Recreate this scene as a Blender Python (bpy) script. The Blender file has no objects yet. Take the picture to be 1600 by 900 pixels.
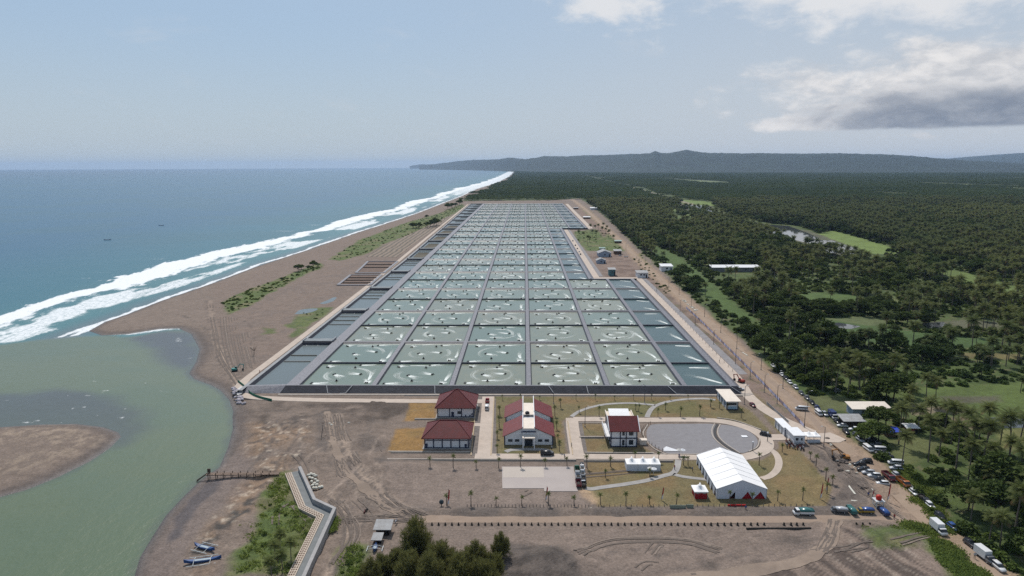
import bpy, math, random
import numpy as np
from mathutils import Vector, Matrix
random.seed(7); RNG = np.random.default_rng(7)
S = bpy.context.scene
COL = S.collection
# ---------------------------------------------------------------- camera
F = 1067.0; H = 95.0; GZ = 1.2
def _rot(ax, a):
    c, s = math.cos(a), math.sin(a)
    return np.array({'x': [[1, 0, 0], [0, c, -s], [0, s, c]], 'z': [[c, -s, 0], [s, c, 0], [0, 0, 1]]}[ax])
RC = _rot('z', math.radians(1.07)) @ _rot('x', math.radians(90 - 10.17)) @ _rot('z', math.radians(-0.26))
cam_d = bpy.data.cameras.new('camera'); cam = bpy.data.objects.new('camera', cam_d); COL.objects.link(cam)
cam.matrix_world = Matrix.Translation((0, 0, H)) @ Matrix([list(r) for r in RC]).to_4x4()
cam_d.sensor_width = 36; cam_d.lens = F / 1600 * 36; cam_d.clip_start = 1; cam_d.clip_end = 120000
S.camera = cam
def P(px, py, z=GZ):
    """survey point of the site plan: where the line of sight through this photo point meets height z"""
    d = RC @ np.array([(px - 800) / F, -(py - 450) / F, -1.0]); t = (z - H) / d[2]
    return (t * d[0], t * d[1])
# ---------------------------------------------------------------- view, world, sun
S.view_settings.view_transform = 'Standard'; S.view_settings.look = 'None'
S.view_settings.exposure = EXPOSURE = -0.05; S.view_settings.gamma = 1; S.view_settings.use_curve_mapping = False
S.cycles.max_bounces = 5; S.cycles.diffuse_bounces = 2; S.cycles.glossy_bounces = 2; S.cycles.transparent_max_bounces = 12
S.cycles.volume_bounces = 0; S.cycles.use_denoising = False; S.cycles.caustics_reflective = False
SUN_EL = math.radians(53); SUN_AZ = math.radians(-14)
W = bpy.data.worlds.new('World'); S.world = W; W.use_nodes = True
class NB:
    """small node-building helper"""
    def __init__(s, tree): s.t = tree; s.n = tree.nodes; s.l = tree.links
    def node(s, typ, **kw):
        n = s.n.new(typ)
        for k, v in kw.items(): setattr(n, k, v)
        return n
    def put(s, sock, v):
        if v is None: return
        if isinstance(v, (int, float)): sock.default_value = v
        elif isinstance(v, (tuple, list)):
            sock.default_value = (tuple(v) + (1.0,))[:4] if sock.type == 'RGBA' else tuple(v)[:3]
        else: s.l.new(v, sock)
    def m(s, op, a, b=None, c=None, clamp=False):
        n = s.node('ShaderNodeMath', operation=op, use_clamp=clamp)
        for i, v in enumerate((a, b, c)): s.put(n.inputs[i], v)
        return n.outputs[0]
    def ss(s, x, a, b):
        n = s.node('ShaderNodeMapRange', interpolation_type='SMOOTHSTEP')
        s.put(n.inputs[0], x); s.put(n.inputs[1], a); s.put(n.inputs[2], b); n.inputs[3].default_value = 0; n.inputs[4].default_value = 1
        return n.outputs[0]
    def mr(s, x, a, b, c, d):
        n = s.node('ShaderNodeMapRange')
        for i, v in enumerate((x, a, b, c, d)): s.put(n.inputs[i], v)
        return n.outputs[0]
    def mix(s, f, a, b, mode='MIX'):
        n = s.node('ShaderNodeMix', data_type='RGBA', blend_type=mode)
        s.put(n.inputs[0], f); s.put(n.inputs[6], a); s.put(n.inputs[7], b)
        return n.outputs[2]
    def noise(s, vec, scale, detail=3, rough=.55, dist=0):
        n = s.node('ShaderNodeTexNoise'); s.put(n.inputs['Vector'], vec); n.inputs['Scale'].default_value = scale
        n.inputs['Detail'].default_value = detail; n.inputs['Roughness'].default_value = rough; n.inputs['Distortion'].default_value = dist
        return n.outputs['Fac']
    def mapping(s, vec, scale=(1, 1, 1), rotz=0, loc=(0, 0, 0)):
        n = s.node('ShaderNodeMapping'); s.put(n.inputs[0], vec); n.inputs['Scale'].default_value = scale
        n.inputs['Rotation'].default_value = (0, 0, rotz); n.inputs['Location'].default_value = loc
        return n.outputs[0]
    def attr(s, name, out='Fac'):
        n = s.node('ShaderNodeAttribute', attribute_name=name); return n.outputs[out]
w = NB(W.node_tree); W.node_tree.nodes.clear()
sky = w.node('ShaderNodeTexSky', sky_type='NISHITA', sun_disc=False)
sky.sun_elevation = SUN_EL; sky.sun_rotation = SUN_AZ; sky.altitude = 90; sky.air_density = 1.0; sky.dust_density = 1.6; sky.ozone_density = 2.0
tc = w.node('ShaderNodeTexCoord').outputs['Generated']
sx = w.node('ShaderNodeSeparateXYZ'); w.l.new(tc, sx.inputs[0])
az = w.m('MULTIPLY', w.m('ARCTAN2', sx.outputs[0], sx.outputs[1]), 57.2958)
el = w.m('MULTIPLY', w.m('ARCSINE', sx.outputs[2]), 57.2958)
cv = w.node('ShaderNodeCombineXYZ'); w.l.new(az, cv.inputs[0]); w.l.new(w.m('MULTIPLY', el, 2.2), cv.inputs[1]); cv = cv.outputs[0]
n1 = w.noise(cv, .16, 9, .62, .3); n2 = w.noise(w.mapping(cv, (1, 1, 1), 0, (31, 7, 0)), .42, 7, .6, .2)
def ell(ca, ce, ra, re):
    a = w.m('DIVIDE', w.m('SUBTRACT', az, ca), ra); e = w.m('DIVIDE', w.m('SUBTRACT', el, ce), re)
    return w.m('SUBTRACT', 1.0, w.m('SQRT', w.m('ADD', w.m('MULTIPLY', a, a), w.m('MULTIPLY', e, e))))
nn = w.m('SUBTRACT', n1, .5); nf = w.m('SUBTRACT', n2, .5)
# grey cumulus bank low on the right, with a flat base
big = w.m('MAXIMUM', ell(31, 3.9, 12.5, 3.2), ell(36, 5.6, 18, 3.0))
big = w.m('MAXIMUM', big, ell(21.5, 3.0, 4.2, .75))
bigd = w.m('ADD', w.m('ADD', big, w.m('MULTIPLY', nn, 1.5)), w.m('MULTIPLY', nf, .9))
base = w.ss(w.m('ADD', el, w.m('MULTIPLY', nf, .5)), 2.3, 2.62)
bigm = w.m('MULTIPLY', w.ss(bigd, -.2, .5), base)
core = w.m('MULTIPLY', w.ss(w.m('ADD', w.m('ADD', ell(31, 3.3, 10.5, 2.3), w.m('MULTIPLY', nn, 1.2)), w.m('MULTIPLY', nf, 1.0)), .0, .6), .96)
# bright broken cloud sheet at the top right and a wisp at top centre
top = w.m('MAXIMUM', ell(31, 12.0, 23, 3.6), ell(6.4, 12.4, 5.6, 2.3))
topm = w.m('MULTIPLY', w.ss(w.m('ADD', w.m('ADD', top, w.m('MULTIPLY', nn, 2.2)), w.m('MULTIPLY', nf, 1.2)), .0, .8), .85)
vs = w.m('MULTIPLY', w.ss(el, 1.2, 2.0), w.m('SUBTRACT', 1.0, w.ss(el, 2.6, 3.4)))
low = w.m('MULTIPLY', w.m('MULTIPLY', w.ss(w.m('ADD', n2, w.m('MULTIPLY', nn, .4)), .56, .70), vs), w.mr(az, 4, 34, .1, .75))
wisp = w.m('MULTIPLY', w.ss(n1, .55, .8), .25)
hz = w.m('SUBTRACT', 1.0, w.ss(el, -1.0, 30.0))
SKYC = w.mix(w.mr(el, 0, 26, .93, .45), sky.outputs[0], w.mix(w.ss(el, 0, 12), (6.0, 7.0, 7.75), (4.6, 6.4, 8.5)))
veil = w.m('MULTIPLY', w.ss(az, -22, 30), w.mr(el, 0, 16, .8, .35))
c = w.mix(veil, SKYC, (7.1, 7.5, 8.1))
c = w.mix(w.m('MAXIMUM', wisp, low), c, (8.2, 8.2, 8.4))
c = w.mix(topm, c, (9.8, 9.8, 9.9))
cl = w.mix(w.ss(n2, .3, .7), (6.8, 7.0, 7.4), (10.2, 10.0, 9.9))
cl = w.mix(core, cl, w.mix(w.ss(n2, .35, .7), (2.6, 3.05, 3.9), (4.2, 4.6, 5.3)))
c = w.mix(bigm, c, cl)
bg = w.node('ShaderNodeBackground'); w.l.new(c, bg.inputs[0]); bg.inputs[1].default_value = 0.085
w.l.new(bg.outputs[0], w.node('ShaderNodeOutputWorld').inputs[0])
sd = bpy.data.lights.new('sun', 'SUN'); sd.energy = 3.9; sd.angle = math.radians(.5); sd.color = (1, .955, .9)
sun = bpy.data.objects.new('sun', sd); COL.objects.link(sun)
sv = Vector((math.sin(SUN_AZ) * math.cos(SUN_EL), math.cos(SUN_AZ) * math.cos(SUN_EL), math.sin(SUN_EL)))
sun.rotation_euler = sv.to_track_quat('Z', 'Y').to_euler(); sun.location = (0, 0, 400)
# ---------------------------------------------------------------- numpy noise
_T = RNG.random((256, 256)).astype(np.float64)
def vnoise(x, y):
    xi = np.floor(x).astype(np.int64); yi = np.floor(y).astype(np.int64); fx = x - xi; fy = y - yi
    fx = fx * fx * (3 - 2 * fx); fy = fy * fy * (3 - 2 * fy)
    a = _T[xi % 256, yi % 256]; b = _T[(xi + 1) % 256, yi % 256]; c_ = _T[xi % 256, (yi + 1) % 256]; d = _T[(xi + 1) % 256, (yi + 1) % 256]
    return (a * (1 - fx) + b * fx) * (1 - fy) + (c_ * (1 - fx) + d * fx) * fy
def fbm(x, y, s, o=4, seed=0):
    r = 0; a = 1; t = 0; x = x / s + seed * 17.3; y = y / s + seed * 31.7
    for i in range(o): r = r + a * vnoise(x + i * 5.2, y + i * 9.1); t += a; a *= .5; x = x * 2.03; y = y * 2.03
    return r / t
def sst(x, a, b): t = np.clip((x - a) / (b - a), 0, 1); return t * t * (3 - 2 * t)
def pw(pts, z=GZ): return np.array([P(a, b, z) for a, b in pts])
def pdist(X, Y, pl, closed=False):
    d = np.full(X.shape, 1e18); n = len(pl)
    for i in range(n if closed else n - 1):
        ax, ay = pl[i]; bx, by = pl[(i + 1) % n]; ex, ey = bx - ax, by - ay; L = ex * ex + ey * ey + 1e-12
        t = np.clip(((X - ax) * ex + (Y - ay) * ey) / L, 0, 1)
        d = np.minimum(d, (X - ax - t * ex) ** 2 + (Y - ay - t * ey) ** 2)
    return np.sqrt(d)
def inside(X, Y, pl):
    r = np.zeros(X.shape, bool); n = len(pl)
    for i in range(n):
        ax, ay = pl[i]; bx, by = pl[(i + 1) % n]
        if ay == by: continue
        r ^= ((ay > Y) != (by > Y)) & (X < (bx - ax) * (Y - ay) / (by - ay) + ax)
    return r
def sdist(X, Y, pl): d = pdist(X, Y, pl, True); return np.where(inside(X, Y, pl), d, -d)
# ---------------------------------------------------------------- materials
MATS = {}
def mat(name, col, rough=.8, var=.12, scale=1.0, bump=0.0, metal=0.0, col2=None, spec=.2, stretch=(1, 1, 1), world=False, trans=0):
    if name in MATS: return MATS[name]
    m_ = bpy.data.materials.new(name); m_.use_nodes = True; MATS[name] = m_; b = NB(m_.node_tree); p = b.n['Principled BSDF']
    if world: vec = b.node('ShaderNodeNewGeometry').outputs['Position']
    else: vec = b.node('ShaderNodeTexCoord').outputs['Object']
    vec = b.mapping(vec, stretch)
    n = b.noise(vec, scale, 5, .6)
    f = b.mr(n, .3, .7, 0, 1)
    if col2 is None: col2 = tuple(x * (1 - var * 2) for x in col)
    b.put(p.inputs['Base Color'], b.mix(f, col2, col)); p.inputs['Roughness'].default_value = rough
    p.inputs['Metallic'].default_value = metal; p.inputs['Specular IOR Level'].default_value = spec
    if bump:
        bn = b.node('ShaderNodeBump'); bn.inputs['Strength'].default_value = bump; bn.inputs['Distance'].default_value = .3
        b.put(bn.inputs['Height'], b.noise(vec, scale * 3, 4, .6)); b.l.new(bn.outputs[0], p.inputs['Normal'])
    return m_
def leafmat(name, col, col2, rough=.6, tr=.25):
    if name in MATS: return MATS[name]
    m_ = bpy.data.materials.new(name); m_.use_nodes = True; MATS[name] = m_; b = NB(m_.node_tree); p = b.n['Principled BSDF']
    oi = b.node('ShaderNodeObjectInfo'); g = b.node('ShaderNodeNewGeometry')
    f = b.m('ADD', b.m('MULTIPLY', g.outputs['Random Per Island'], .6), b.m('MULTIPLY', oi.outputs['Random'], .4))
    big = b.noise(g.outputs['Position'], .012, 3)
    c_ = b.mix(f, col, col2); c_ = b.mix(b.mr(big, .35, .65, 0, .55), c_, tuple(x * k for x, k in zip(col2, (1.25, 1.05, .8)))); c_ = b.mix(b.mr(b.noise(g.outputs['Position'], .003, 3), .4, .6, 0, .5), c_, tuple(x * .75 for x in col))
    b.put(p.inputs['Base Color'], c_); p.inputs['Roughness'].default_value = rough; p.inputs['Specular IOR Level'].default_value = .08
    t = b.node('ShaderNodeBsdfTranslucent'); b.put(t.inputs[0], c_); mx = b.node('ShaderNodeMixShader'); mx.inputs[0].default_value = tr
    b.l.new(p.outputs[0], mx.inputs[1]); b.l.new(t.outputs[0], mx.inputs[2]); b.l.new(mx.outputs[0], b.n['Material Output'].inputs[0])
    return m_
# ---------------------------------------------------------------- mesh building
class MB:
    def __init__(s): s.v = []; s.f = []
    def add(s, vs, fs):
        k = len(s.v); s.v += [tuple(map(float, q)) for q in vs]; s.f += [tuple(k + i for i in q) for q in fs]; return s
    def box(s, c_, d, rz=0, taper=1.0):
        (x, y, z), (a, b, h) = c_, d; cr, sr = math.cos(rz), math.sin(rz); vs = []
        for k, t in ((-.5, 1), (.5, taper)):
            for i, j in ((-.5, -.5), (.5, -.5), (.5, .5), (-.5, .5)):
                u, v_ = i * a * t, j * b * t; vs.append((x + u * cr - v_ * sr, y + u * sr + v_ * cr, z + k * h))
        return s.add(vs, [(3, 2, 1, 0), (4, 5, 6, 7), (0, 1, 5, 4), (1, 2, 6, 5), (2, 3, 7, 6), (3, 0, 4, 7)])
    def quad(s, *q): return s.add(q, [tuple(range(len(q)))])
    def tube(s, a, b, r, r2=None, n=6):
        r2 = r if r2 is None else r2; a = Vector(a); b = Vector(b); d = (b - a).normalized()
        u = d.cross(Vector((0, 0, 1)) if abs(d.z) < .9 else Vector((1, 0, 0))).normalized(); v_ = d.cross(u); vs = []
        for c_, rr in ((a, r), (b, r2)):
            for i in range(n): t = 2 * math.pi * i / n; vs.append(c_ + u * rr * math.cos(t) + v_ * rr * math.sin(t))
        return s.add(vs, [(i, (i + 1) % n, n + (i + 1) % n, n + i) for i in range(n)] + [tuple(range(n))[::-1], tuple(range(n, 2 * n))])
    def lathe(s, c_, prof, n=12):
        vs = []
        for r, z in prof:
            for i in range(n): t = 2 * math.pi * i / n; vs.append((c_[0] + r * math.cos(t), c_[1] + r * math.sin(t), c_[2] + z))
        fs = [(k * n + i, k * n + (i + 1) % n, (k + 1) * n + (i + 1) % n, (k + 1) * n + i) for k in range(len(prof) - 1) for i in range(n)]
        return s.add(vs, fs + [tuple(range(n))[::-1], tuple(range((len(prof) - 1) * n, len(prof) * n))])
    def blob(s, c_, r, n=7, m_=5, j=.12):
        vs = [(c_[0], c_[1], c_[2] - r[2])]
        for k in range(1, m_):
            a = -math.pi / 2 + math.pi * k / m_
            for i in range(n):
                t = 2 * math.pi * i / n + k * .4; q = 1 + random.uniform(-j, j)
                vs.append((c_[0] + r[0] * q * math.cos(a) * math.cos(t), c_[1] + r[1] * q * math.cos(a) * math.sin(t), c_[2] + r[2] * math.sin(a)))
        vs.append((c_[0], c_[1], c_[2] + r[2])); L = len(vs) - 1
        fs = [(0, 1 + (i + 1) % n, 1 + i) for i in range(n)]
        for k in range(m_ - 2): fs += [(1 + k * n + i, 1 + k * n + (i + 1) % n, 1 + (k + 1) * n + (i + 1) % n, 1 + (k + 1) * n + i) for i in range(n)]
        fs += [(1 + (m_ - 2) * n + i, 1 + (m_ - 2) * n + (i + 1) % n, L) for i in range(n)]
        return s.add(vs, fs)
    def prism(s, prof, y0, y1, axis='y'):
        """prof: closed (x,z) outline extruded from y0 to y1"""
        n = len(prof); vs = [(x, y0, z) for x, z in prof] + [(x, y1, z) for x, z in prof]
        if axis == 'x': vs = [(y, x, z) for x, y, z in vs]
        return s.add(vs, [tuple(range(n)), tuple(range(n, 2 * n))[::-1]] + [(i, n + i, n + (i + 1) % n, (i + 1) % n) for i in range(n)])
    def mesh(s, name, mats, smooth=False):
        me = bpy.data.meshes.new(name); me.from_pydata(s.v, [], s.f); me.validate()
        for m_ in (mats if isinstance(mats, (list, tuple)) else [mats]): me.materials.append(m_)
        if smooth: me.polygons.foreach_set('use_smooth', [True] * len(me.polygons))
        return me
def setp(o, label=None, cat=None, group=None, kind=None):
    for k, v in (('label', label), ('category', cat), ('group', group), ('kind', kind)):
        if v: o[k] = v
    return o
def obj(name, me, parent=None, m_=None, smooth=False, **kw):
    if isinstance(me, MB): me = me.mesh(name, m_, smooth)
    o = bpy.data.objects.new(name, me); COL.objects.link(o)
    if parent: o.parent = parent
    return setp(o, **kw)
def thing(name, label, cat, loc=(0, 0, 0), rz=0, group=None, sc=1):
    o = bpy.data.objects.new(name, None); COL.objects.link(o); o.location = loc; o.rotation_euler = (0, 0, rz); o.scale = (sc,) * 3
    o.empty_display_size = .5
    return setp(o, label, cat, group)
def dup(o, loc=None, rz=None, label=None, group=None, sc=None, name=None):
    r = o.copy(); COL.objects.link(r)
    if loc is not None: r.location = loc
    if rz is not None: r.rotation_euler = (0, 0, rz)
    if sc is not None: r.scale = (sc,) * 3 if isinstance(sc, (int, float)) else sc
    if label: r['label'] = label
    if group: r['group'] = group
    for ch in list(o.children):
        c_ = ch.copy(); COL.objects.link(c_); c_.parent = r
        for g in list(ch.children): d = g.copy(); COL.objects.link(d); d.parent = c_
    return r
class Proto:
    """first use moves the original, later uses copy it"""
    def __init__(s, o): s.o = o; s.used = False
    def put(s, loc, rz=0, label=None, group=None, sc=None):
        if not s.used:
            s.used = True; o = s.o; o.location = loc; o.rotation_euler = (0, 0, rz)
            if sc is not None: o.scale = (sc,) * 3 if isinstance(sc, (int, float)) else sc
            if label: o['label'] = label
            if group: o['group'] = group
            return o
        return dup(s.o, loc, rz, label, group, sc)
def ordinal(i): return ['first', 'second', 'third', 'fourth', 'fifth', 'sixth', 'seventh', 'eighth', 'ninth', 'tenth', 'eleventh', 'twelfth', 'thirteenth', 'fourteenth', 'fifteenth', 'sixteenth', 'seventeenth', 'eighteenth', 'nineteenth', 'twentieth', 'twenty-first', 'twenty-second', 'twenty-third', 'twenty-fourth', 'twenty-fifth', 'twenty-sixth', 'twenty-seventh', 'twenty-eighth', 'twenty-ninth', 'thirtieth', 'thirty-first', 'thirty-second', 'thirty-third', 'thirty-fourth', 'thirty-fifth', 'thirty-sixth', 'thirty-seventh', 'thirty-eighth', 'thirty-ninth', 'fortieth'][i]
def catmull(pts, n=6):
    pts = [np.array(p, float) for p in pts]; pts = [2 * pts[0] - pts[1]] + pts + [2 * pts[-1] - pts[-2]]; out = []
    for i in range(1, len(pts) - 2):
        for k in range(n):
            t = k / n; a, b, c_, d = pts[i - 1:i + 3]
            out.append(.5 * (2 * b + (c_ - a) * t + (2 * a - 5 * b + 4 * c_ - d) * t * t + (3 * b - a - 3 * c_ + d) * t ** 3))
    return np.array(out + [pts[-2]])
def ribbon(pl, w_, z=GZ, th=0.0, off=0.0):
    """flat strip along polyline; th>0 gives it side faces"""
    pl = np.asarray(pl, float); t = np.gradient(pl, axis=0); t /= np.linalg.norm(t, axis=1)[:, None] + 1e-9
    nrm = np.stack([-t[:, 1], t[:, 0]], 1); w_ = np.broadcast_to(np.asarray(w_, float), (len(pl),))
    a = pl + nrm * (off + w_ / 2)[:, None]; b = pl + nrm * (off - w_ / 2)[:, None]; mb = MB(); n = len(pl)
    if th:
        vs = [(*p, z + th) for p in a] + [(*p, z + th) for p in b] + [(*p, z - .3) for p in a] + [(*p, z - .3) for p in b]
        fs = []
        for i in range(n - 1): fs += [(n + i, n + i + 1, i + 1, i), (i, i + 1, 2 * n + i + 1, 2 * n + i), (3 * n + i, 3 * n + i + 1, n + i + 1, n + i)]
        fs += [(0, 2 * n, 3 * n, n), (n - 1, 2 * n - 1, 4 * n - 1, 3 * n - 1)]
    else:
        vs = [(*p, z) for p in a] + [(*p, z) for p in b]; fs = [(n + i, n + i + 1, i + 1, i) for i in range(n - 1)]
    return mb.add(vs, fs)
def slab(poly, z, th=.3):
    n = len(poly); poly = [tuple(p) for p in poly]
    ar = sum(poly[i][0] * poly[(i + 1) % n][1] - poly[(i + 1) % n][0] * poly[i][1] for i in range(n))
    if ar < 0: poly = poly[::-1]
    return MB().add([(x, y, z) for x, y in poly] + [(x, y, z - th) for x, y in poly], [tuple(range(n))] + [(n + i, n + (i + 1) % n, (i + 1) % n, i) for i in range(n)])
def obj_np(name, V, Fq, m_, attrs=None, smooth=True, **kw):
    me = bpy.data.meshes.new(name); nv, nf = len(V), len(Fq); k = Fq.shape[1]
    me.vertices.add(nv); me.vertices.foreach_set('co', V.astype(np.float32).ravel())
    me.loops.add(nf * k); me.loops.foreach_set('vertex_index', Fq.astype(np.int32).ravel())
    me.polygons.add(nf); me.polygons.foreach_set('loop_start', (np.arange(nf) * k).astype(np.int32))
    me.update(calc_edges=True); me.polygons.foreach_set('use_smooth', np.full(nf, smooth))
    for a, d in (attrs or {}).items():
        if d.ndim == 2:
            at = me.attributes.new(a, 'FLOAT_COLOR', 'POINT'); at.data.foreach_set('color', np.concatenate([d, np.ones((nv, 1))], 1).astype(np.float32).ravel())
        else: at = me.attributes.new(a, 'FLOAT', 'POINT'); at.data.foreach_set('value', d.astype(np.float32))
    me.materials.append(m_)
    o = bpy.data.objects.new(name, me); COL.objects.link(o); return setp(o, **kw)
# ================================================================ SETTING: land, sea, river
COAST = np.vstack([pw([(140, 517), (165, 503), (200, 491), (250, 471), (300, 454), (340, 440), (400, 417), (480, 391), (560, 363), (600, 350.5), (649, 334.5), (690, 318.5), (720, 307), (746, 295), (776.5, 285.7), (795, 276)], 0), [(-165, 12000), (-900, 17000), (-3300, 22000)]])
LAND = np.vstack([COAST, [(-3300, 45000), (90000, 45000), (90000, -80), (-60, -80)],
    pw([(190, 960), (213, 900), (222, 870), (240, 840), (262, 805), (290, 775), (318, 748), (345, 730), (358, 700), (366, 670), (367, 645), (360, 625), (345, 609), (330, 601), (305, 592), (297, 583), (308, 565), (313, 545), (300, 522), (280, 513), (250, 514), (200, 522), (160, 524)], 0)])
BAR = pw([(-260, 860), (0, 776), (40, 765), (90, 745), (140, 720), (170, 700), (187, 683), (183, 676), (160, 668), (120, 663), (60, 664), (0, 668), (-300, 690)], 0)
MOUTH = pw([(-400, 578), (-100, 545), (0, 537), (60, 531), (140, 523), (200, 524), (260, 516)], 0)
MOUTHP = np.vstack([MOUTH, [(-100, 420), (0, 300), (0, 20), (-900, 20), (-1500, 300)]])
def fan(y0, y1, ratio, t0, t1, n, off=60):
    ny = int(math.log(y1 / y0) / math.log(ratio)); ys = y0 * (y1 / y0) ** (np.arange(ny + 1) / ny)
    T, Y = np.meshgrid(np.linspace(t0, t1, n), ys); X = T * (Y + off)
    i = np.arange(ny)[:, None] * n + np.arange(n - 1)[None, :]; i = i.ravel()
    return X.ravel(), Y.ravel(), np.stack([i, i + 1, i + n + 1, i + n], 1)
def landd(X, Y): return np.maximum(sdist(X, Y, LAND), sdist(X, Y, BAR))
PX = {}   # plan polygons
def poly(X, Y, pts, soft=1.5, warp=0, ws=12, seed=1, world=False):
    """soft inclusion mask of a plan polygon, edge roughened by noise"""
    pl = np.array(pts) if world else pw(pts)
    lo = pl.min(0) - 40 - warp * 2; hi = pl.max(0) + 40 + warp * 2
    r = np.zeros(X.shape); k = (X > lo[0]) & (X < hi[0]) & (Y > lo[1]) & (Y < hi[1])
    if not k.any(): return r
    x, y = X[k], Y[k]; d = sdist(x, y, pl)
    if warp: d = d + (fbm(x, y, ws, 4, seed) - .5) * 2 * warp
    r[k] = sst(d, -soft, soft); return r
def line(X, Y, pts, w_, soft=1.0, warp=0, ws=8, seed=2):
    pl = catmull(pw(pts)) if len(pts) > 2 else pw(pts); lo = pl.min(0) - 30; hi = pl.max(0) + 30
    r = np.zeros(X.shape); k = (X > lo[0]) & (X < hi[0]) & (Y > lo[1]) & (Y < hi[1])
    if not k.any(): return r
    x, y = X[k], Y[k]; d = w_ / 2 - pdist(x, y, pl)
    if warp: d = d + (fbm(x, y, ws, 4, seed) - .5) * 2 * warp
    r[k] = sst(d, -soft, soft); return r
def mx(C, m_, col, k=1.0): m_ = (m_ * k)[:, None]; return C * (1 - m_) + np.array(col) * m_
# plan data used by ground and by tree planting
DIRT = [(895, 312), (918, 330), (945, 355), (975, 382), (1000, 408), (1050, 452), (1100, 496), (1150, 543), (1200, 592), (1250, 638), (1300, 683), (1340, 714), (1385, 752), (1430, 795), (1480, 838), (1535, 880), (1600, 935)]
FOREST = [(722, 314), (735, 306), (762, 298), (783, 287), (800, 277), (812, 268), (830, 262.2), (1900, 262.4), (2600, 300), (2600, 1000), (1640, 1000), (1600, 925), (1535, 868), (1480, 822), (1430, 775), (1385, 730), (1320, 680), (1265, 628), (1210, 578), (1165, 538), (1110, 490), (1062, 448), (1012, 402), (985, 376), (955, 347), (925, 322), (905, 310), (860, 313)]
FIELDS = [  # (polygon, colour)
    ([(1395, 612), (1450, 605), (1610, 598), (1610, 655), (1500, 657), (1440, 655), (1410, 640)], (.088, .12, .032)), ([(1470, 620), (1560, 618), (1560, 626), (1480, 628)], (.10, .095, .06)), ([(1410, 630), (1470, 636), (1520, 642), (1430, 648)], (.17, .14, .09)),
    ([(1490, 655), (1560, 652), (1570, 664), (1530, 672), (1480, 668)], (.17, .13, .08)),
    ([(1555, 670), (1610, 668), (1610, 705), (1560, 700)], (.14, .14, .05)),
    ([(1380, 690), (1420, 678), (1470, 690), (1475, 705), (1440, 715), (1420, 735), (1400, 715)], (.10, .11, .04)),
    ([(1270, 368), (1300, 360), (1345, 372), (1410, 392), (1400, 398), (1345, 396), (1310, 384)], (.14, .19, .05)),
    ([(1455, 420), (1500, 424), (1560, 440), (1610, 455), (1610, 465), (1550, 455), (1490, 438)], (.11, .15, .04)),
    ([(1062, 312), (1110, 315), (1120, 322), (1065, 320)], (.14, .19, .05)),
    ([(1050, 325), (1085, 335), (1080, 342), (1045, 328)], (.12, .16, .05)),
    ([(1200, 352), (1262, 360), (1340, 388), (1330, 400), (1260, 394), (1200, 362), (1150, 345), (1140, 340)], (.10, .10, .06)),
    ([(1062, 318), (1112, 322), (1118, 336), (1060, 326)], (.11, .10, .07)),
    ([(1290, 497), (1370, 495), (1390, 505), (1360, 510), (1290, 506)], (.10, .12, .05)),
    ([(1440, 505), (1520, 500), (1600, 508), (1600, 516), (1500, 514)], (.10, .10, .06)),
    ([(1500, 552), (1600, 552), (1600, 562), (1510, 560)], (.14, .12, .05)),
    ([(1360, 455), (1420, 470), (1400, 478), (1350, 470)], (.12, .14, .05)),
    ([(1040, 330), (1100, 350), (1060, 352)], (.10, .14, .05)),
    ([(1200, 600), (1225, 592), (1250, 598), (1270, 615), (1250, 618)], (.07, .11, .03)),
    ([(1235, 615), (1330, 622), (1345, 640), (1290, 640), (1262, 630)], (.10, .11, .045)),
    ([(1000, 372), (1060, 400), (1120, 448), (1180, 500), (1160, 505), (1080, 445), (1020, 395)], (.07, .11, .03)),
    ([(1350, 300), (1420, 303), (1440, 306), (1400, 307)], (.13, .17, .06)),
    ([(1020, 278), (1120, 283), (1160, 288), (1100, 287)], (.14, .17, .08)), ([(1400, 284), (1600, 291), (1600, 294), (1450, 289)], (.14, .17, .08)),
    ([(1230, 462), (1300, 455), (1380, 468), (1300, 478), (1240, 474)], (.075, .115, .032)),
    ([(1300, 500), (1380, 512), (1480, 525), (1560, 530), (1560, 545), (1400, 540), (1310, 530), (1280, 515)], (.06, .10, .03)),
]
WATERS = [  # flooded fields and ponds among the trees
    [(1065, 321), (1100, 321), (1114, 326), (1113, 333), (1090, 329), (1066, 325)],
    [(1188, 350), (1232, 353), (1262, 364), (1280, 372), (1262, 380), (1235, 373), (1200, 362)],
    [(1262, 374), (1300, 376), (1338, 388), (1334, 397), (1295, 395), (1266, 385)],
    [(1535, 653), (1560, 652), (1625, 653), (1625, 668), (1560, 669), (1545, 664)],
    [(1290, 505), (1310, 504), (1345, 510), (1330, 514), (1300, 513)], [(1440, 505), (1475, 503), (1480, 511), (1450, 513)],
    [(1150, 341), (1185, 348), (1196, 354), (1180, 353), (1155, 346)],
]
RIVER2 = [(913, 274), (935, 280), (960, 286), (985, 292), (1010, 299), (1035, 306), (1062, 314), (1090, 322), (1150, 342), (1200, 353)]
TREES_PX = None
X, Y, Q = fan(40, 34000, 1.0052, -1.15, 1.3, 760)
LD = landd(X, Y)
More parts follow.
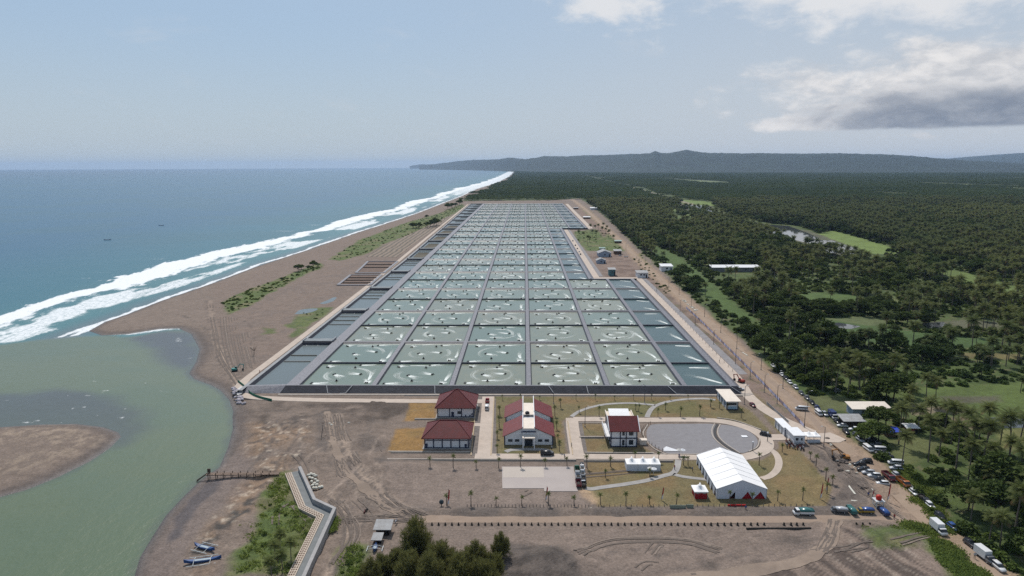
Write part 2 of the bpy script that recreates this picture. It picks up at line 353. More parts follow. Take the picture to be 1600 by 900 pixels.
# ---- heights
def terrain(X, Y, LD):
    hz_ = (sst(LD, -2, 14) * .7 + sst(LD, -1.5, 3) * .3) * GZ + np.clip(LD, -12, 0) * .18
    rough = poly(X, Y, [(370, 640), (600, 630), (640, 640), (600, 720), (640, 800), (560, 860), (540, 900), (300, 900), (380, 760), (380, 680)], 4, 4)
    rough = np.maximum(rough, poly(X, Y, [(1290, 690), (1330, 690), (1400, 780), (1380, 800), (1290, 795), (1270, 740)], 3, 2))
    rough = np.maximum(rough, .5 * poly(X, Y, [(790, 830), (900, 850), (1300, 820), (1500, 900), (780, 900)], 6, 4))
    Z = hz_ + rough * (fbm(X, Y, 7, 4, 3) - .5) * 2.3 + sst(LD, 6, 20) * (fbm(X, Y, 30, 3, 4) - .5) * .05
    for px, py, r, h in ((850, 893, 9, 2.2), (880, 880, 6, 1.2), (560, 655, 5, 1.0), (515, 700, 5, .9), (575, 690, 6, 1.2), (490, 655, 8, .9), (1340, 790, 3, .9), (1325, 750, 4, 1.2), (620, 733, 5, 1.3), (545, 720, 5, 1.1), (575, 755, 5, 1.1), (1180, 882, 3, .6), (1395, 840, 5, .8), (460, 690, 6, .8), (1330, 845, 6, .6)):
        cx, cy = P(px, py); Z += h * np.exp(-(((X - cx) / (r * 1.8)) ** 2 + ((Y - cy) / r) ** 2)) * (.7 + .6 * fbm(X, Y, 3, 3, 5))
    bank = line(X, Y, [(640, 799), (760, 799), (900, 799), (1100, 799), (1200, 799), (1290, 797)], 3.5, 1.2, .6)
    Z += bank * .5 * (.6 + .8 * fbm(X, Y, 5, 3, 6))
    return Z
Z = terrain(X, Y, LD)
# ---- colours (albedo)
N = len(X); C = np.tile(np.array([.180, .139, .112]), (N, 1))
n_a = fbm(X, Y, 60, 5, 7); n_b = fbm(X, Y, 9, 5, 8); n_c = fbm(X, Y, 2.2, 3, 9)
C *= (.86 + .30 * n_a)[:, None]
wet = 1 - sst(LD + (n_a - .5) * 5, 1, 7)
C = mx(C, wet, (.105, .085, .075), .9); C = mx(C, 1 - sst(LD + (n_b - .5) * 1.2, -.6, 1.4), (.050, .043, .042), .85)
mud = poly(X, Y, [(330, 740), (372, 700), (392, 690), (395, 740), (385, 770), (330, 800), (290, 850), (265, 910), (225, 900), (245, 850), (290, 790)], 1.5, 2)
C = mx(C, mud, (.165, .13, .112)); C = mx(C, poly(X, Y, [(318, 752), (348, 745), (340, 762), (300, 800), (285, 835), (262, 845), (270, 812), (292, 782)], 1, 1.2, 5), (.085, .076, .078), .85)
deb = poly(X, Y, [(388, 660), (480, 650), (480, 700), (455, 735), (400, 780), (360, 820), (345, 880), (330, 905), (290, 905), (300, 860), (350, 790), (388, 765), (400, 720), (385, 690)], 3, 5, 14)
C = mx(C, deb * sst(n_b, .35, .6), (.25, .165, .105), .7); C = mx(C, deb * sst(n_c, .56, .66), (.06, .05, .045), .7); C = mx(C, deb * sst(fbm(X, Y, 1.6, 2, 12), .66, .75), (.5, .42, .33), .6)
C = mx(C, line(X, Y, [(318, 860), (345, 825), (385, 790), (420, 770), (440, 750)], 5, 1, 2.4, 5) * sst(n_c, .35, .6), (.055, .05, .045), .85)
dk = poly(X, Y, [(395, 640), (430, 628), (600, 628), (640, 632), (600, 655), (560, 660), (500, 650), (440, 660), (395, 665)], 2, 4, 12)
C = mx(C, dk * sst(n_b, .3, .52), (.075, .058, .047), .9)
for pts, wd, k in (([(508, 655), (505, 690), (530, 720), (570, 760), (620, 800)], 5, .6), ([(535, 700), (545, 730), (560, 760), (590, 790)], 5, .5), ([(590, 660), (575, 690), (600, 720)], 6, .5), ([(640, 800), (700, 799), (900, 797), (1290, 797)], 7, .75), ([(590, 722), (640, 719), (900, 718)], 3.5, .55), ([(1288, 700), (1320, 730), (1345, 770), (1300, 790)], 9, .7), ([(420, 640), (470, 650), (530, 645)], 5, .6), ([(790, 870), (830, 880), (880, 890), (900, 905)], 8, .6)):
    C = mx(C, line(X, Y, pts, wd, 1.2, 2.5, 6) * sst(n_b, .3, .55), (.098, .083, .074), k)
trk = ([(512, 650), (522, 700), (545, 745), (590, 785), (640, 806)], [(528, 650), (540, 700), (575, 750), (620, 790), (660, 808)], [(480, 745), (500, 765), (530, 790), (545, 830), (530, 870), (515, 905)], [(1305, 815), (1296, 848), (1255, 877), (1150, 895), (1050, 905)], [(540, 812), (600, 812), (660, 812)], [(330, 470), (335, 520), (350, 560), (372, 600)], [(900, 880), (960, 850), (1060, 845), (1150, 870)], [(1270, 690), (1300, 712), (1345, 760), (1375, 795)])
for i, pts in enumerate(trk): C = mx(C, line(X, Y, pts, 3.4 if i != 3 else 4, .8, .4, 4), (.29, .222, .172), .9)
for pts in trk:
    for o_ in (-9, -6, -4, 3, 6, 9): C = mx(C, line(X, Y, [(a + o_ + random.uniform(-2, 2), b) for a, b in pts], .6, .3, .3, 5) * sst(fbm(X, Y, 8, 3, 15 + o_), .4, .55), (.105, .086, .075), .8)
for k in range(34):
    px = random.uniform(410, 640); py = random.uniform(650, 800); dx = random.uniform(-45, 45); q = [(px, py), (px + dx * .4 + random.uniform(-12, 12), py + 16), (px + dx, py + random.uniform(25, 55))]
    C = mx(C, line(X, Y, q, random.uniform(.5, 1.1), .35, .3, 4), (.11, .09, .078) if k % 3 else (.29, .225, .18), .6)
for k in range(16):
    px = random.uniform(820, 1240); py = random.uniform(832, 890); dx = random.uniform(-70, 70); C = mx(C, line(X, Y, [(px, py), (px + dx * .5, py + random.uniform(-8, 14)), (px + dx, py + random.uniform(-6, 20))], random.uniform(.4, .8), .3, .3, 4), (.13, .105, .09), .6)
TRK = trk
# raked and tracked sand of the open yards
rk = poly(X, Y, [(600, 727), (915, 727), (915, 790), (660, 795), (610, 770)], 2)
C = mx(C, rk, (.198, .154, .128), .8)
yd = poly(X, Y, [(680, 822), (1295, 822), (1285, 850), (1240, 875), (1000, 905), (700, 905)], 2)
C = mx(C, yd, (.190, .147, .121), .8)
scr = fbm(X * .25 + Y * .12, Y * 1.6 - X * .5, 1.6, 4, 21)
C = mx(C, poly(X, Y, [(850, 845), (1200, 838), (1290, 830), (1260, 880), (1050, 900), (900, 870)], 5, 4) * sst(scr, .56, .68), (.13, .105, .09), .7)
plo = poly(X, Y, [(1310, 822), (1400, 820), (1500, 905), (1140, 905), (1260, 882), (1300, 855)], 2, 1.5)
C = mx(C, plo, (.20, .15, .12), .8); C = mx(C, plo * sst(fbm((X + Y * .35) * 1.3, Y * .12, 2.6, 4, 22), .44, .56), (.070, .054, .046), .85); C = mx(C, plo * sst(fbm((X + Y * .35) * 1.3, Y * .12, 1.6, 3, 25), .64, .7), (.33, .27, .22), .5)
C = mx(C, poly(X, Y, [(1285, 815), (1310, 815), (1302, 848), (1285, 850)], 1, .5), (.26, .195, .155), .8)
rp = poly(X, Y, [(782, 842), (820, 852), (862, 866), (896, 884), (905, 912), (770, 912)], 1.2, 2, 6); C = mx(C, rp, (.10, .083, .072), .85); C = mx(C, rp * sst(n_c, .5, .62), (.055, .047, .042), .7)
for px, py, rx, ry in ((772, 0, 0, 0), (855, 872, 14, 5), (1185, 880, 4, 3), (1110, 883, 4, 3), (1240, 845, 9, 4), (1390, 832, 12, 5)):
    if rx: cx, cy = P(px, py); C = mx(C, np.exp(-(((X - cx) / (rx * .45)) ** 2 + ((Y - cy) / (ry * .6)) ** 2)), (.085, .07, .06), .8)
# beach tone and drift lines
C = mx(C, poly(X, Y, [(330, 445), (560, 365), (700, 316), (735, 312), (727, 322), (520, 480), (400, 590), (380, 560), (330, 520)], 6, 8, 30), (.182, .135, .108), .7)
C = mx(C, poly(X, Y, [(340, 490), (540, 415), (620, 395), (560, 450), (470, 530), (400, 590), (350, 560)], 6, 8, 30) * sst(n_b, .45, .65), (.15, .118, .1), .5)
for pts in ([(280, 490), (320, 512), (340, 540), (345, 575)], [(330, 480), (345, 510), (365, 540)], [(380, 500), (400, 520), (390, 540)]): C = mx(C, line(X, Y, pts, 1.2, .5, 2.2, 3) * sst(n_c, .5, .6), (.08, .066, .056), .7)
C = mx(C, line(X, Y, [(0, 735), (60, 715), (110, 700), (120, 685), (60, 675), (0, 678)], 14, 5, 4) * sst(n_c, .45, .62), (.30, .235, .175), .5)
# rows of young planting left of the ponds
pr = poly(X, Y, [(575, 402), (640, 366), (702, 336), (712, 338), (622, 405)], 2, 1)
#C = mx(C, pr * (np.sin((Y + X * .3) * 2 * np.pi / 11) > .15), (.085, .085, .055), .75)
# grass
GR = [([(345, 474), (372, 459), (430, 437), (500, 411), (506, 417), (470, 432), (425, 457), (390, 478), (358, 491)], 1), ([(515, 405), (560, 376), (640, 346), (685, 334), (722, 318), (728, 323), (690, 345), (650, 363), (600, 381), (575, 396), (530, 408)], 1),
      ([(445, 508), (480, 482), (520, 480), (510, 492), (455, 530), (462, 515)], .9), ([(410, 512), (430, 514), (432, 520), (412, 522)], .8),
      ([(428, 748), (446, 738), (463, 755), (480, 800), (505, 816), (462, 902), (360, 902), (385, 850), (405, 800)], 1), ([(499, 790), (520, 800), (528, 812), (515, 830), (508, 815)], .9), ([(545, 845), (570, 850), (560, 905), (520, 905)], .8),
      ([(1425, 818), (1460, 836), (1500, 868), (1550, 905), (1500, 905), (1450, 850), (1415, 825)], 1), ([(1360, 830), (1415, 825), (1420, 850), (1370, 858)], .8), ([(1395, 720), (1430, 730), (1470, 800), (1500, 830), (1480, 832), (1430, 780), (1395, 745)], 1),
      ([(897, 362), (930, 358), (955, 362), (972, 385), (975, 392), (920, 392), (900, 378)], 1), ([(1000, 395), (1030, 432), (1060, 462), (1040, 460), (1010, 432), (985, 405)], .9), ([(905, 320), (925, 332), (950, 358), (940, 356), (918, 338)], .9)]
gmask = np.zeros(N)
for pts, k in GR: gmask = np.maximum(gmask, k * poly(X, Y, pts, 1.5, 4, 10))
C = mx(C, gmask, (.072, .105, .026), .95); C = mx(C, gmask * sst(n_c, .5, .7), (.13, .15, .045), .6); C = mx(C, gmask * sst(n_b, .52, .68), (.19, .15, .09), .55)
C = mx(C, poly(X, Y, [(470, 800), (505, 816), (470, 885), (450, 850), (460, 820)], 4, 3) * gmask, (.105, .1, .045), .7)
# lawns of the compound
olive = (.150, .122, .060)
LAWN = [[(771, 620), (1128, 621), (1170, 640), (1214, 684), (1190, 680), (1150, 660), (1100, 652), (892, 650), (878, 658), (886, 711), (771, 711)],
        [(905, 662), (944, 662), (944, 681), (908, 681)], [(908, 685), (950, 685), (1000, 695), (1022, 708), (914, 708)], [(1172, 612), (1186, 616), (1238, 664), (1232, 680), (1216, 677), (1196, 652), (1184, 632)],
        [(918, 720), (1192, 719), (1217, 700), (1216, 690), (1240, 694), (1268, 722), (1300, 762), (1290, 791), (935, 791), (915, 762)]]
lm = np.zeros(N)
for pts in LAWN: lm = np.maximum(lm, poly(X, Y, pts, .5, .5, 5))
C = mx(C, lm, olive); C = mx(C, lm * sst(n_b, .45, .65), (.20, .128, .062), .55); C = mx(C, lm * sst(fbm(X, Y, 14, 4, 31), .5, .66), (.105, .11, .042), .6)
C = mx(C, lm * poly(X, Y, [(1215, 700), (1300, 760), (1290, 791), (1200, 791), (1210, 750)], 6, 6), (.20, .14, .07), .6)
C = mx(C, lm * line(X, Y, [(885, 626), (1000, 624), (1130, 622)], 4, 2, 2), (.20, .125, .06), .6)
om = np.maximum(poly(X, Y, [(642, 624), (682, 624), (682, 656), (633, 657)], .6, .8, 5), poly(X, Y, [(618, 669), (664, 669), (664, 706), (605, 706)], .6, .8, 5))
C = mx(C, om, (.245, .143, .052)); C = mx(C, om * sst(n_b, .5, .7), (.175, .12, .05), .5)
C = mx(C, poly(X, Y, [(735, 624), (745, 624), (742, 706), (735, 706)], .4), (.2, .14, .06), .8)
C = mx(C, poly(X, Y, [(905, 764), (926, 764), (933, 790), (910, 775)], 1, 1.5, 3), (.42, .29, .18), .7)
# dirt yard of the farm sheds, bare verge between ponds and road
vg = poly(X, Y, [(930, 395), (985, 398), (1030, 440), (1100, 505), (1180, 580), (1240, 640), (1280, 685), (1240, 668), (1160, 600), (1100, 530), (1010, 442), (945, 432), (918, 398)], 3, 3)
C = mx(C, vg, (.20, .142, .112), .9); C = mx(C, vg * sst(n_b, .52, .62), (.10, .065, .05), .6); C = mx(C, vg * line(X, Y, [(1020, 447), (1100, 520), (1180, 592), (1240, 650)], 5, 2, 3) * sst(n_c, .45, .6), (.09, .095, .04), .6)
C = mx(C, poly(X, Y, [(896, 322), (903, 322), (950, 362), (945, 372), (930, 356), (915, 345)], 3, 3), (.19, .13, .1), .9)
# forest floor
ff = poly(X, Y, FOREST, 2, 3, 10)
far_ = sst(Y, 1500, 5000)
C = mx(C, ff, (.052, .075, .022)); C = mx(C, ff * sst(n_b, .4, .65), (.08, .11, .03), .7); C = mx(C, ff * sst(n_c, .62, .75) * (1 - far_), (.16, .12, .075), .5)
C = mx(C, ff * far_, (.035, .045, .02), .8)
for pts, col in FIELDS: m_ = poly(X, Y, pts, 2, 3, 15); C = mx(C, m_ * ff, col); C = mx(C, m_ * ff * sst(n_b, .5, .65), tuple(v * .7 for v in col), .6)
C = mx(C, line(X, Y, RIVER2, 16, 3, 3, 30), (.24, .2, .15), .9)
C = mx(C, line(X, Y, [(1336, 275), (1348, 273), (1348, 270)], 40, 10, 15, 60), (.45, .42, .36), .9)
# dirt road and its worn shoulders
C = mx(C, line(X, Y, DIRT, 11, 1.5, 1.5, 8), (.30, .212, .145), .85)
ap = poly(X, Y, [(1285, 690), (1320, 690), (1400, 760), (1440, 800), (1460, 835), (1420, 818), (1380, 815), (1385, 800), (1350, 745), (1310, 712)], 2, 1.5)
C = mx(C, ap, (.25, .185, .14), .6)
C = mx(C, sst(LD, 20, 60) * sst(fbm(X, Y, 1.1, 2, 40), .72, .8) * (1 - ff) * (1 - lm), (.12, .1, .085), .3)
C = np.clip(C * (.9 + .2 * n_c)[:, None], .01, .8)
# ---- ground material
gm = bpy.data.materials.new('ground_surface'); gm.use_nodes = True; b = NB(gm.node_tree); p = b.n['Principled BSDF']
pos = b.node('ShaderNodeNewGeometry').outputs['Position']
f1 = b.noise(pos, 1.6, 6, .7); f2 = b.noise(pos, .35, 5, .65)
k_ = b.m('MULTIPLY', b.mr(f1, .25, .75, .58, 1.42), b.mr(f2, .25, .75, .78, 1.22))
cc = b.node('ShaderNodeCombineXYZ'); [b.l.new(k_, cc.inputs[i]) for i in range(3)]
b.put(p.inputs['Base Color'], b.mix(1.0, b.attr('albedo', 'Color'), cc.outputs[0], 'MULTIPLY'))
b.put(p.inputs['Roughness'], b.attr('rough')); p.inputs['Specular IOR Level'].default_value = .25
bn = b.node('ShaderNodeBump'); bn.inputs['Strength'].default_value = .55; bn.inputs['Distance'].default_value = .5
b.put(bn.inputs['Height'], b.m('ADD', b.noise(pos, 1.1, 6, .7), b.m('MULTIPLY', b.noise(pos, .2, 4), 1.5))); b.l.new(bn.outputs[0], p.inputs['Normal'])
keep = (LD[Q] > -60).any(1)
obj_np('ground', np.stack([X, Y, Z], 1), Q[keep], gm, {'albedo': C, 'rough': .95 - .55 * np.clip(wet, 0, 1) * sst(-Z, -.6, 0)}, kind='structure')
# ================================================================ water: sea and river as one continuous surface, split at the mouth
X, Y, Q = fan(50, 33000, 1.0075, -1.25, .35, 620); LD = landd(X, Y)
keep = (LD[Q] < 4).any(1)
CO2 = np.vstack([[(-330, 250)], [(-262, 350)], COAST[1:]])
s_ = pdist(X, Y, CO2); lo_ = fbm(X, Y, 45, 4, 50); al = fbm(X * .35 + 40, Y * .12, 9, 4, 51); fine = fbm(X * .7, Y * .25, 2.6, 4, 52)
wv = (lo_ - .5) * 34; bo = 96 + wv * .6 + 10 * np.sin(Y / 90.)
side = sdist(X, Y, MOUTHP)    # >0 inside the river
sea_ = 1 - sst(side, -3, 3)
main = sst(s_ + (fine - .5) * 22, 52 + wv, 68 + wv) * (1 - sst(s_ + (fine - .5) * 16, bo - 5, bo + 2))
inner = sst(al, .42, .56) * sst(s_, 14, 24) * (1 - sst(s_, 50 + wv, 66 + wv))
l2 = (1 - sst(abs(s_ - 36 - wv * .5 + (fine - .5) * 9), 1.5, 5)) * sst(al, .35, .5)
l3 = (1 - sst(abs(s_ - 22 - wv * .3 + (fine - .5) * 8), .8, 4)) * sst(al, .4, .55)
swash = 1 - sst(abs(s_ - 3.0 - (lo_ - .5) * 7 + (fine - .5) * 5), 1.2, 4.0)
off = .8 * sst(fbm(X * .3, Y * .9, 14, 4, 55), .63, .72) * (1 - sst(s_, 110, 170)) * sst(s_, 95, 105)
farf = sst(Y, 1200, 3000) * (1 - sst(s_, 70, 110)) * sst(s_, 0, 10) * .8
foam = np.clip(np.maximum.reduce([main * 1.05, inner * .8, l2 * .8, l3 * .7, swash * .9, off * .55, farf]), 0, 1) * sea_ * (Y < 16000)
BARD = sdist(X, Y, BAR)
RL = pdist(X, Y, LAND[len(COAST):], False)
rfoam = .55 * sst(fbm(X * .6 + Y * .3, Y * 1.2 - X * .6, 5, 4, 56), .70, .78) * poly(X, Y, [(0, 590), (100, 580), (230, 590), (260, 620), (230, 660), (0, 665)], 8, 5)
rfoam = np.maximum(rfoam, .45 * line(X, Y, [(275, 522), (285, 535), (297, 556)], 2.5, 1, 2.4, 3) * sst(fine, .35, .6))
foam = np.maximum(foam, rfoam)
deep = np.array((.006, .082, .150)); shal = np.array((.055, .17, .17)); C = np.tile(deep, (len(X), 1))
C = mx(C, 1 - sst(s_, 60, 420), (.014, .112, .142)); C = mx(C, 1 - sst(s_ + wv, 30, 120), shal, .8); C = mx(C, 1 - sst(s_, 0, 22), (.13, .135, .14), .8)
C = mx(C, sst(s_, 1500, 9000), (.012, .055, .10))
rv = sst(side + (fbm(X, Y, 14, 4, 60) - .5) * 8, -1, 7)
C = mx(C, rv, (.118, .145, .088)); C = mx(C, rv * sst(fbm(X * .5 + Y * .5, Y, 22, 4, 61), .4, .7), (.105, .140, .092), .8)
sl = np.maximum(poly(X, Y, [(-200, 612), (0, 615), (100, 600), (150, 610), (215, 640), (228, 665), (190, 690), (120, 665), (-200, 690)], 7, 8, 20), poly(X, Y, [(250, 512), (300, 515), (316, 548), (300, 580), (270, 570), (240, 540), (200, 525)], 7, 5, 14))
sl = np.maximum(sl, .7 * (1 - sst(-LD + (fbm(X, Y, 6, 3, 62) - .5) * 3, .5, 3.5)))
C = mx(C, sl * rv, (.072, .077, .085), .9); C = mx(C, rv * (1 - sst(Y, 130, 330)), (.080, .115, .055), .6)
C = mx(C, sst(fbm(X, Y, 120, 4, 63), .4, .7) * sea_, (.018, .085, .10), .35)
def water_mat(name, colour=None, rough=.16, bs=.35, foam_=False, wscale=.35):
    m_ = bpy.data.materials.new(name); m_.use_nodes = True; MATS[name] = m_; b = NB(m_.node_tree); p = b.n['Principled BSDF']
    pos = b.node('ShaderNodeNewGeometry').outputs['Position']
    base = b.attr('albedo', 'Color') if colour is None else colour
    if foam_:
        fa = b.attr('foam'); ns = b.noise(b.mapping(pos, (1, .45, 1), -.35), .5, 7, .72); nl = b.noise(pos, 2.2, 5, .7)
        fm = b.ss(b.m('ADD', b.m('ADD', fa, b.m('MULTIPLY', b.m('SUBTRACT', ns, .5), 1.5)), b.m('MULTIPLY', b.m('SUBTRACT', nl, .5), 1.1)), .30, .98)
        fm = b.m('MULTIPLY', fm, b.ss(fa, .04, .3))
        b.put(p.inputs['Base Color'], b.mix(fm, base, (.74, .76, .77))); b.put(p.inputs['Roughness'], b.mr(fm, 0, 1, rough, .8))
    else: b.put(p.inputs['Base Color'], base); p.inputs['Roughness'].default_value = rough
    p.inputs['IOR'].default_value = 1.33; p.inputs['Specular IOR Level'].default_value = .5
    bn = b.node('ShaderNodeBump'); bn.inputs['Strength'].default_value = bs; bn.inputs['Distance'].default_value = 1
    h = b.m('ADD', b.noise(b.mapping(pos, (1, .6, 1), -.4), wscale, 5, .62), b.m('MULTIPLY', b.noise(b.mapping(pos, (1, .5, 1), -.3), .035, 3), 4))
    b.put(bn.inputs['Height'], h); b.l.new(bn.outputs[0], p.inputs['Normal']); return m_
wm = water_mat('sea_water', rough=.28, bs=.26, foam_=True, wscale=.5)
Fr = (side[Q].mean(1) > 0); V = np.stack([X, Y, np.zeros(len(X))], 1)
for nm, kk in (('sea', ~Fr), ('river', Fr)):
    q = Q[keep & kk]; u_, inv = np.unique(q, return_inverse=True)
    obj_np(nm, V[u_], inv.reshape(q.shape), wm, {'albedo': C[u_], 'foam': foam[u_]}, kind='structure')
# ================================================================ hills
SIL = [(655, 258.6), (668, 257.4), (680, 256.6), (692, 254.5), (700, 254), (715, 252), (740, 250), (765, 249.5), (780, 249), (795, 246.5), (803, 247), (820, 249), (838, 247), (850, 244), (862, 244.5), (880, 245), (905, 243.5), (930, 243), (960, 242), (990, 241), (1015, 240), (1024, 236), (1033, 239.5), (1050, 239), (1060, 237), (1072, 235), (1085, 237.5), (1100, 239.5), (1200, 240), (1300, 240), (1380, 241.5), (1430, 244.5), (1480, 249), (1550, 253), (1600, 256), (1700, 259), (1800, 262)]
def ridge(name, sil, Dk, depth, amp, seed, base_off=0):
    n = 700; xs = np.linspace(sil[0][0], sil[-1][0], n); ys = np.interp(xs, [a for a, _ in sil], [b_ for _, b_ in sil])
    D = np.interp(xs, [a for a, _ in Dk], [b_ for _, b_ in Dk]); hgt = np.array([H - 0 for _ in xs], float)
    dirs = np.array([RC @ np.array([(x - 800) / F, -(y - 450) / F, -1.0]) for x, y in zip(xs, ys)])
    hz = np.hypot(dirs[:, 0], dirs[:, 1]); hgt = H + dirs[:, 2] / hz * D; ux = dirs[:, 0] / hz; uy = dirs[:, 1] / hz
    V = []; m_ = 34
    for k in range(m_):
        t = k / (m_ - 1); r = D - depth * (1 - t * 1.5); prof = np.sin(min(1, t / .667) * math.pi / 2) ** 1.3 if t < .667 else np.cos((t - .667) / .333 * math.pi / 2)
        x = ux * r; y = uy * r; rn = 1 - abs(2 * fbm(x, y, 700, 5, seed) - 1)
        z = (hgt + 3) * prof * (1 - (1 - abs(2 * t / 1.334 - 1)) * .0) - 3
        z = z * (1 - amp * (1 - prof) * rn * 1.2) + (rn - .5) * amp * hgt * .35 * np.sin(min(1, t / .667) * math.pi) + (fbm(x, y, 60, 3, seed + 1) - .5) * 16 * prof
        V.append(np.stack([x, y, np.maximum(z, -4)], 1))
    V = np.concatenate(V); i = (np.arange(m_ - 1)[:, None] * n + np.arange(n - 1)[None]).ravel()
    obj_np(name, V, np.stack([i, i + 1, i + n + 1, i + n], 1), mat('hill_forest', (.020, .036, .026), .9, .25, .004, col2=(.009, .018, .015), world=True), kind='structure')
ridge('hills', SIL, [(655, 21000), (740, 17000), (830, 11500), (1000, 10000), (1800, 10000)], 2600, .8, 70)
ridge('mountain', [(1350, 256), (1420, 252), (1480, 248), (1540, 243), (1600, 239), (1700, 235), (1850, 232), (2000, 236)], [(1350, 19000), (2000, 19000)], 5000, .3, 75)
ridge('hills', [(640, 259.5), (650, 257.8), (658, 256.8), (668, 256.9), (690, 256.6), (710, 257.5)], [(640, 27000), (710, 26000)], 1500, .3, 78)
# haze: one closed box of even thin air
hb = MB().box((0, 0, 166), (76000, 76000, 345)); hm = bpy.data.materials.new('haze_air'); hm.use_nodes = True; b = NB(hm.node_tree); b.n.remove(b.n['Principled BSDF'])
pv = b.node('ShaderNodeVolumePrincipled'); pv.inputs['Density'].default_value = 3.2e-5; pv.inputs['Color'].default_value = (.50, .69, .97, 1); pv.inputs['Anisotropy'].default_value = .2
b.l.new(pv.outputs[0], b.n['Material Output'].inputs['Volume'])
obj('haze', hb, None, hm, kind='stuff')
# ================================================================ ROADS, PATHS, PAVED AREAS
conc = mat('pale_concrete', (.50, .415, .345), .85, .1, .35, .2, world=True)
conc2 = mat('grey_concrete', (.36, .34, .32), .85, .14, .5, .2, world=True)
sandroad = mat('sandy_track', (.30, .225, .172), .95, .12, .4, .3, world=True, col2=(.25, .185, .14))
liner_top = mat('liner_top_sheet', (.195, .193, .215), .5, .2, 1.1, .3, world=True, col2=(.075, .076, .092), spec=.35)
liner_dark = mat('black_liner', (.016, .018, .026), .55, .2, .4, .3, world=True, col2=(.034, .036, .046), spec=.1)
liner_in = mat('inner_liner', (.030, .032, .042), .5, .2, .4, .3, world=True, col2=(.06, .063, .075), spec=.3)
kerbm = mat('kerb_concrete', (.42, .37, .32), .85, .12, .8, .1, world=True)
grit = mat('grey_gravel', (.235, .225, .23), .95, .12, .6, .3, world=True, col2=(.20, .19, .195))
verge = mat('drain_bed', (.20, .17, .15), .95, .2, .6, .3, world=True, col2=(.12, .105, .095))
XL, XR1, XR2 = -124.3, 94.5, 60.0
def road(name, pts, w_, m_=conc, z=GZ, th=.12, curve=True, world=False):
    pl = np.array(pts, float) if world else pw(pts)
    if curve and len(pl) > 2: pl = catmull(pl, 8)
    return obj(name, ribbon(pl, w_, z, th), None, m_, kind='structure')
road('perimeter_road', [(-139, 1690), (-134.5, 1300), (-129.5, 900), (XL - .5, 560), (XL, 440), (XL - .2, 330), (XL - .4, 292), (-121.5, 276), (-114, 268.6), (-100, 265.8), (-80, 264.3), (-50, 263.5), (-14, 263.2)], [3.8] * 49 + [4.4] * 48, world=True)
road('perimeter_road', [(104, 1696), (101.5, 1400), (100.5, 1200), (99.5, 1030)], 7, world=True)
road('perimeter_road', [(99.5, 1026), (XR2, 1026)], 7, world=True, z=GZ + .004)
road('perimeter_road', [(XR2, 1022), (60.2, 800), (60, 573)], 7, world=True)
road('perimeter_road', [(57, 569.5), (99, 569.5)], 6, world=True, z=GZ + .004)
road('perimeter_road', [(XR1 + 1.2, 566), (XR1 + .8, 440), (XR1, 330), (XR1, 300), (93.5, 284), (92.2, 272), (92.5, 262), (93.8, 252), (96.5, 243), (100, 235.5), (102, 231.5)], 4.9, world=True)
road('gate_road', [(1203, 683.5), (1228, 683.5), (1262, 684)], 5.2, z=GZ + .008)
obj('gate_forecourt', slab(pw([(1260, 678), (1290, 677), (1297, 676), (1322, 687), (1312, 692), (1285, 691), (1262, 688)]), GZ + .13, .3), None, conc, kind='structure')
road('ring_road', [(896, 655.3), (950, 655.3), (1000, 656.5), (1060, 656), (1100, 656.6), (1130, 659), (1155, 664.5), (1178, 673), (1194, 684), (1199, 693), (1196, 702), (1184, 709), (1165, 714), (1150, 716)], 4.3, z=GZ + .004)
road('service_road', [(893.5, 653.5), (894.5, 668), (898, 690), (902.5, 715)], 4.6, z=GZ + .008, curve=False)
road('main_road', [(742, 713), (900, 713.5), (1060, 714.5), (1155, 716)], 3.9, z=GZ + .012, curve=False)
road('service_road', [(763, 620), (761.5, 650), (759.5, 680), (757, 712)], 4.9, z=GZ + .008, curve=False)
road('service_road', [(738, 664), (760, 664)], 3.0, z=GZ + .012, curve=False)
road('front_road', [(640, 811), (700, 811), (900, 811.3), (1100, 811.6), (1300, 811), (1420, 813)], 4.0, sandroad, z=GZ - .05, th=.1)
road('dirt_road', DIRT, 5.2, mat('road_earth', (.33, .245, .18), .95, .1, .2, .3, world=True), z=GZ - .06, th=.08)
road('dirt_road', [(1090, 505), (1150, 552), (1200, 592), (1250, 634), (1300, 688)], 2.4, sandroad, z=GZ - .055, th=.08)
for pts, w_ in (([(893, 651), (905, 643), (925, 636), (950, 631.5), (985, 630), (1012, 632), (1024, 633)], 1.7), ([(1011, 652), (1013, 647), (1018, 639), (1027, 633), (1045, 627.5), (1070, 624), (1100, 623), (1118, 625)], 1.9), ([(915, 763), (925, 764), (945, 761), (975, 757), (1010, 751), (1035, 744), (1052, 739), (1058, 730), (1060, 719)], 2.0),
               ([(1052, 741), (1068, 745), (1100, 749), (1118, 752)], 1.7), ([(1203, 702), (1212, 709), (1217, 721), (1214, 734), (1203, 744), (1190, 748)], 2.2), ([(790, 706), (800, 703), (826, 702), (850, 703), (862, 707)], 2.0)):
    road('garden_path', pts, w_, conc2 if w_ < 2.1 else conc, z=GZ + .004, th=.08)
for pts in ([(750, 620), (742, 712)], [(771, 622), (771, 712)], [(885, 660), (893, 711)], [(905, 660), (914, 711)]): road('drain', pts, 2.0, verge, z=GZ - .07, th=.1, curve=False)
for i, pts in enumerate(([(887, 658), (895, 711)], [(772, 622), (767, 712)], [(745, 622), (736, 712)], [(905, 661), (946, 661)], [(612, 707), (734, 707)], [(1020, 710), (1140, 710)])):
    road('kerb', pts, .35, mat('tan_kerb', (.46, .36, .24), .9, .1, world=True) if i < 3 else kerbm, z=GZ + .1, th=.12, curve=False)
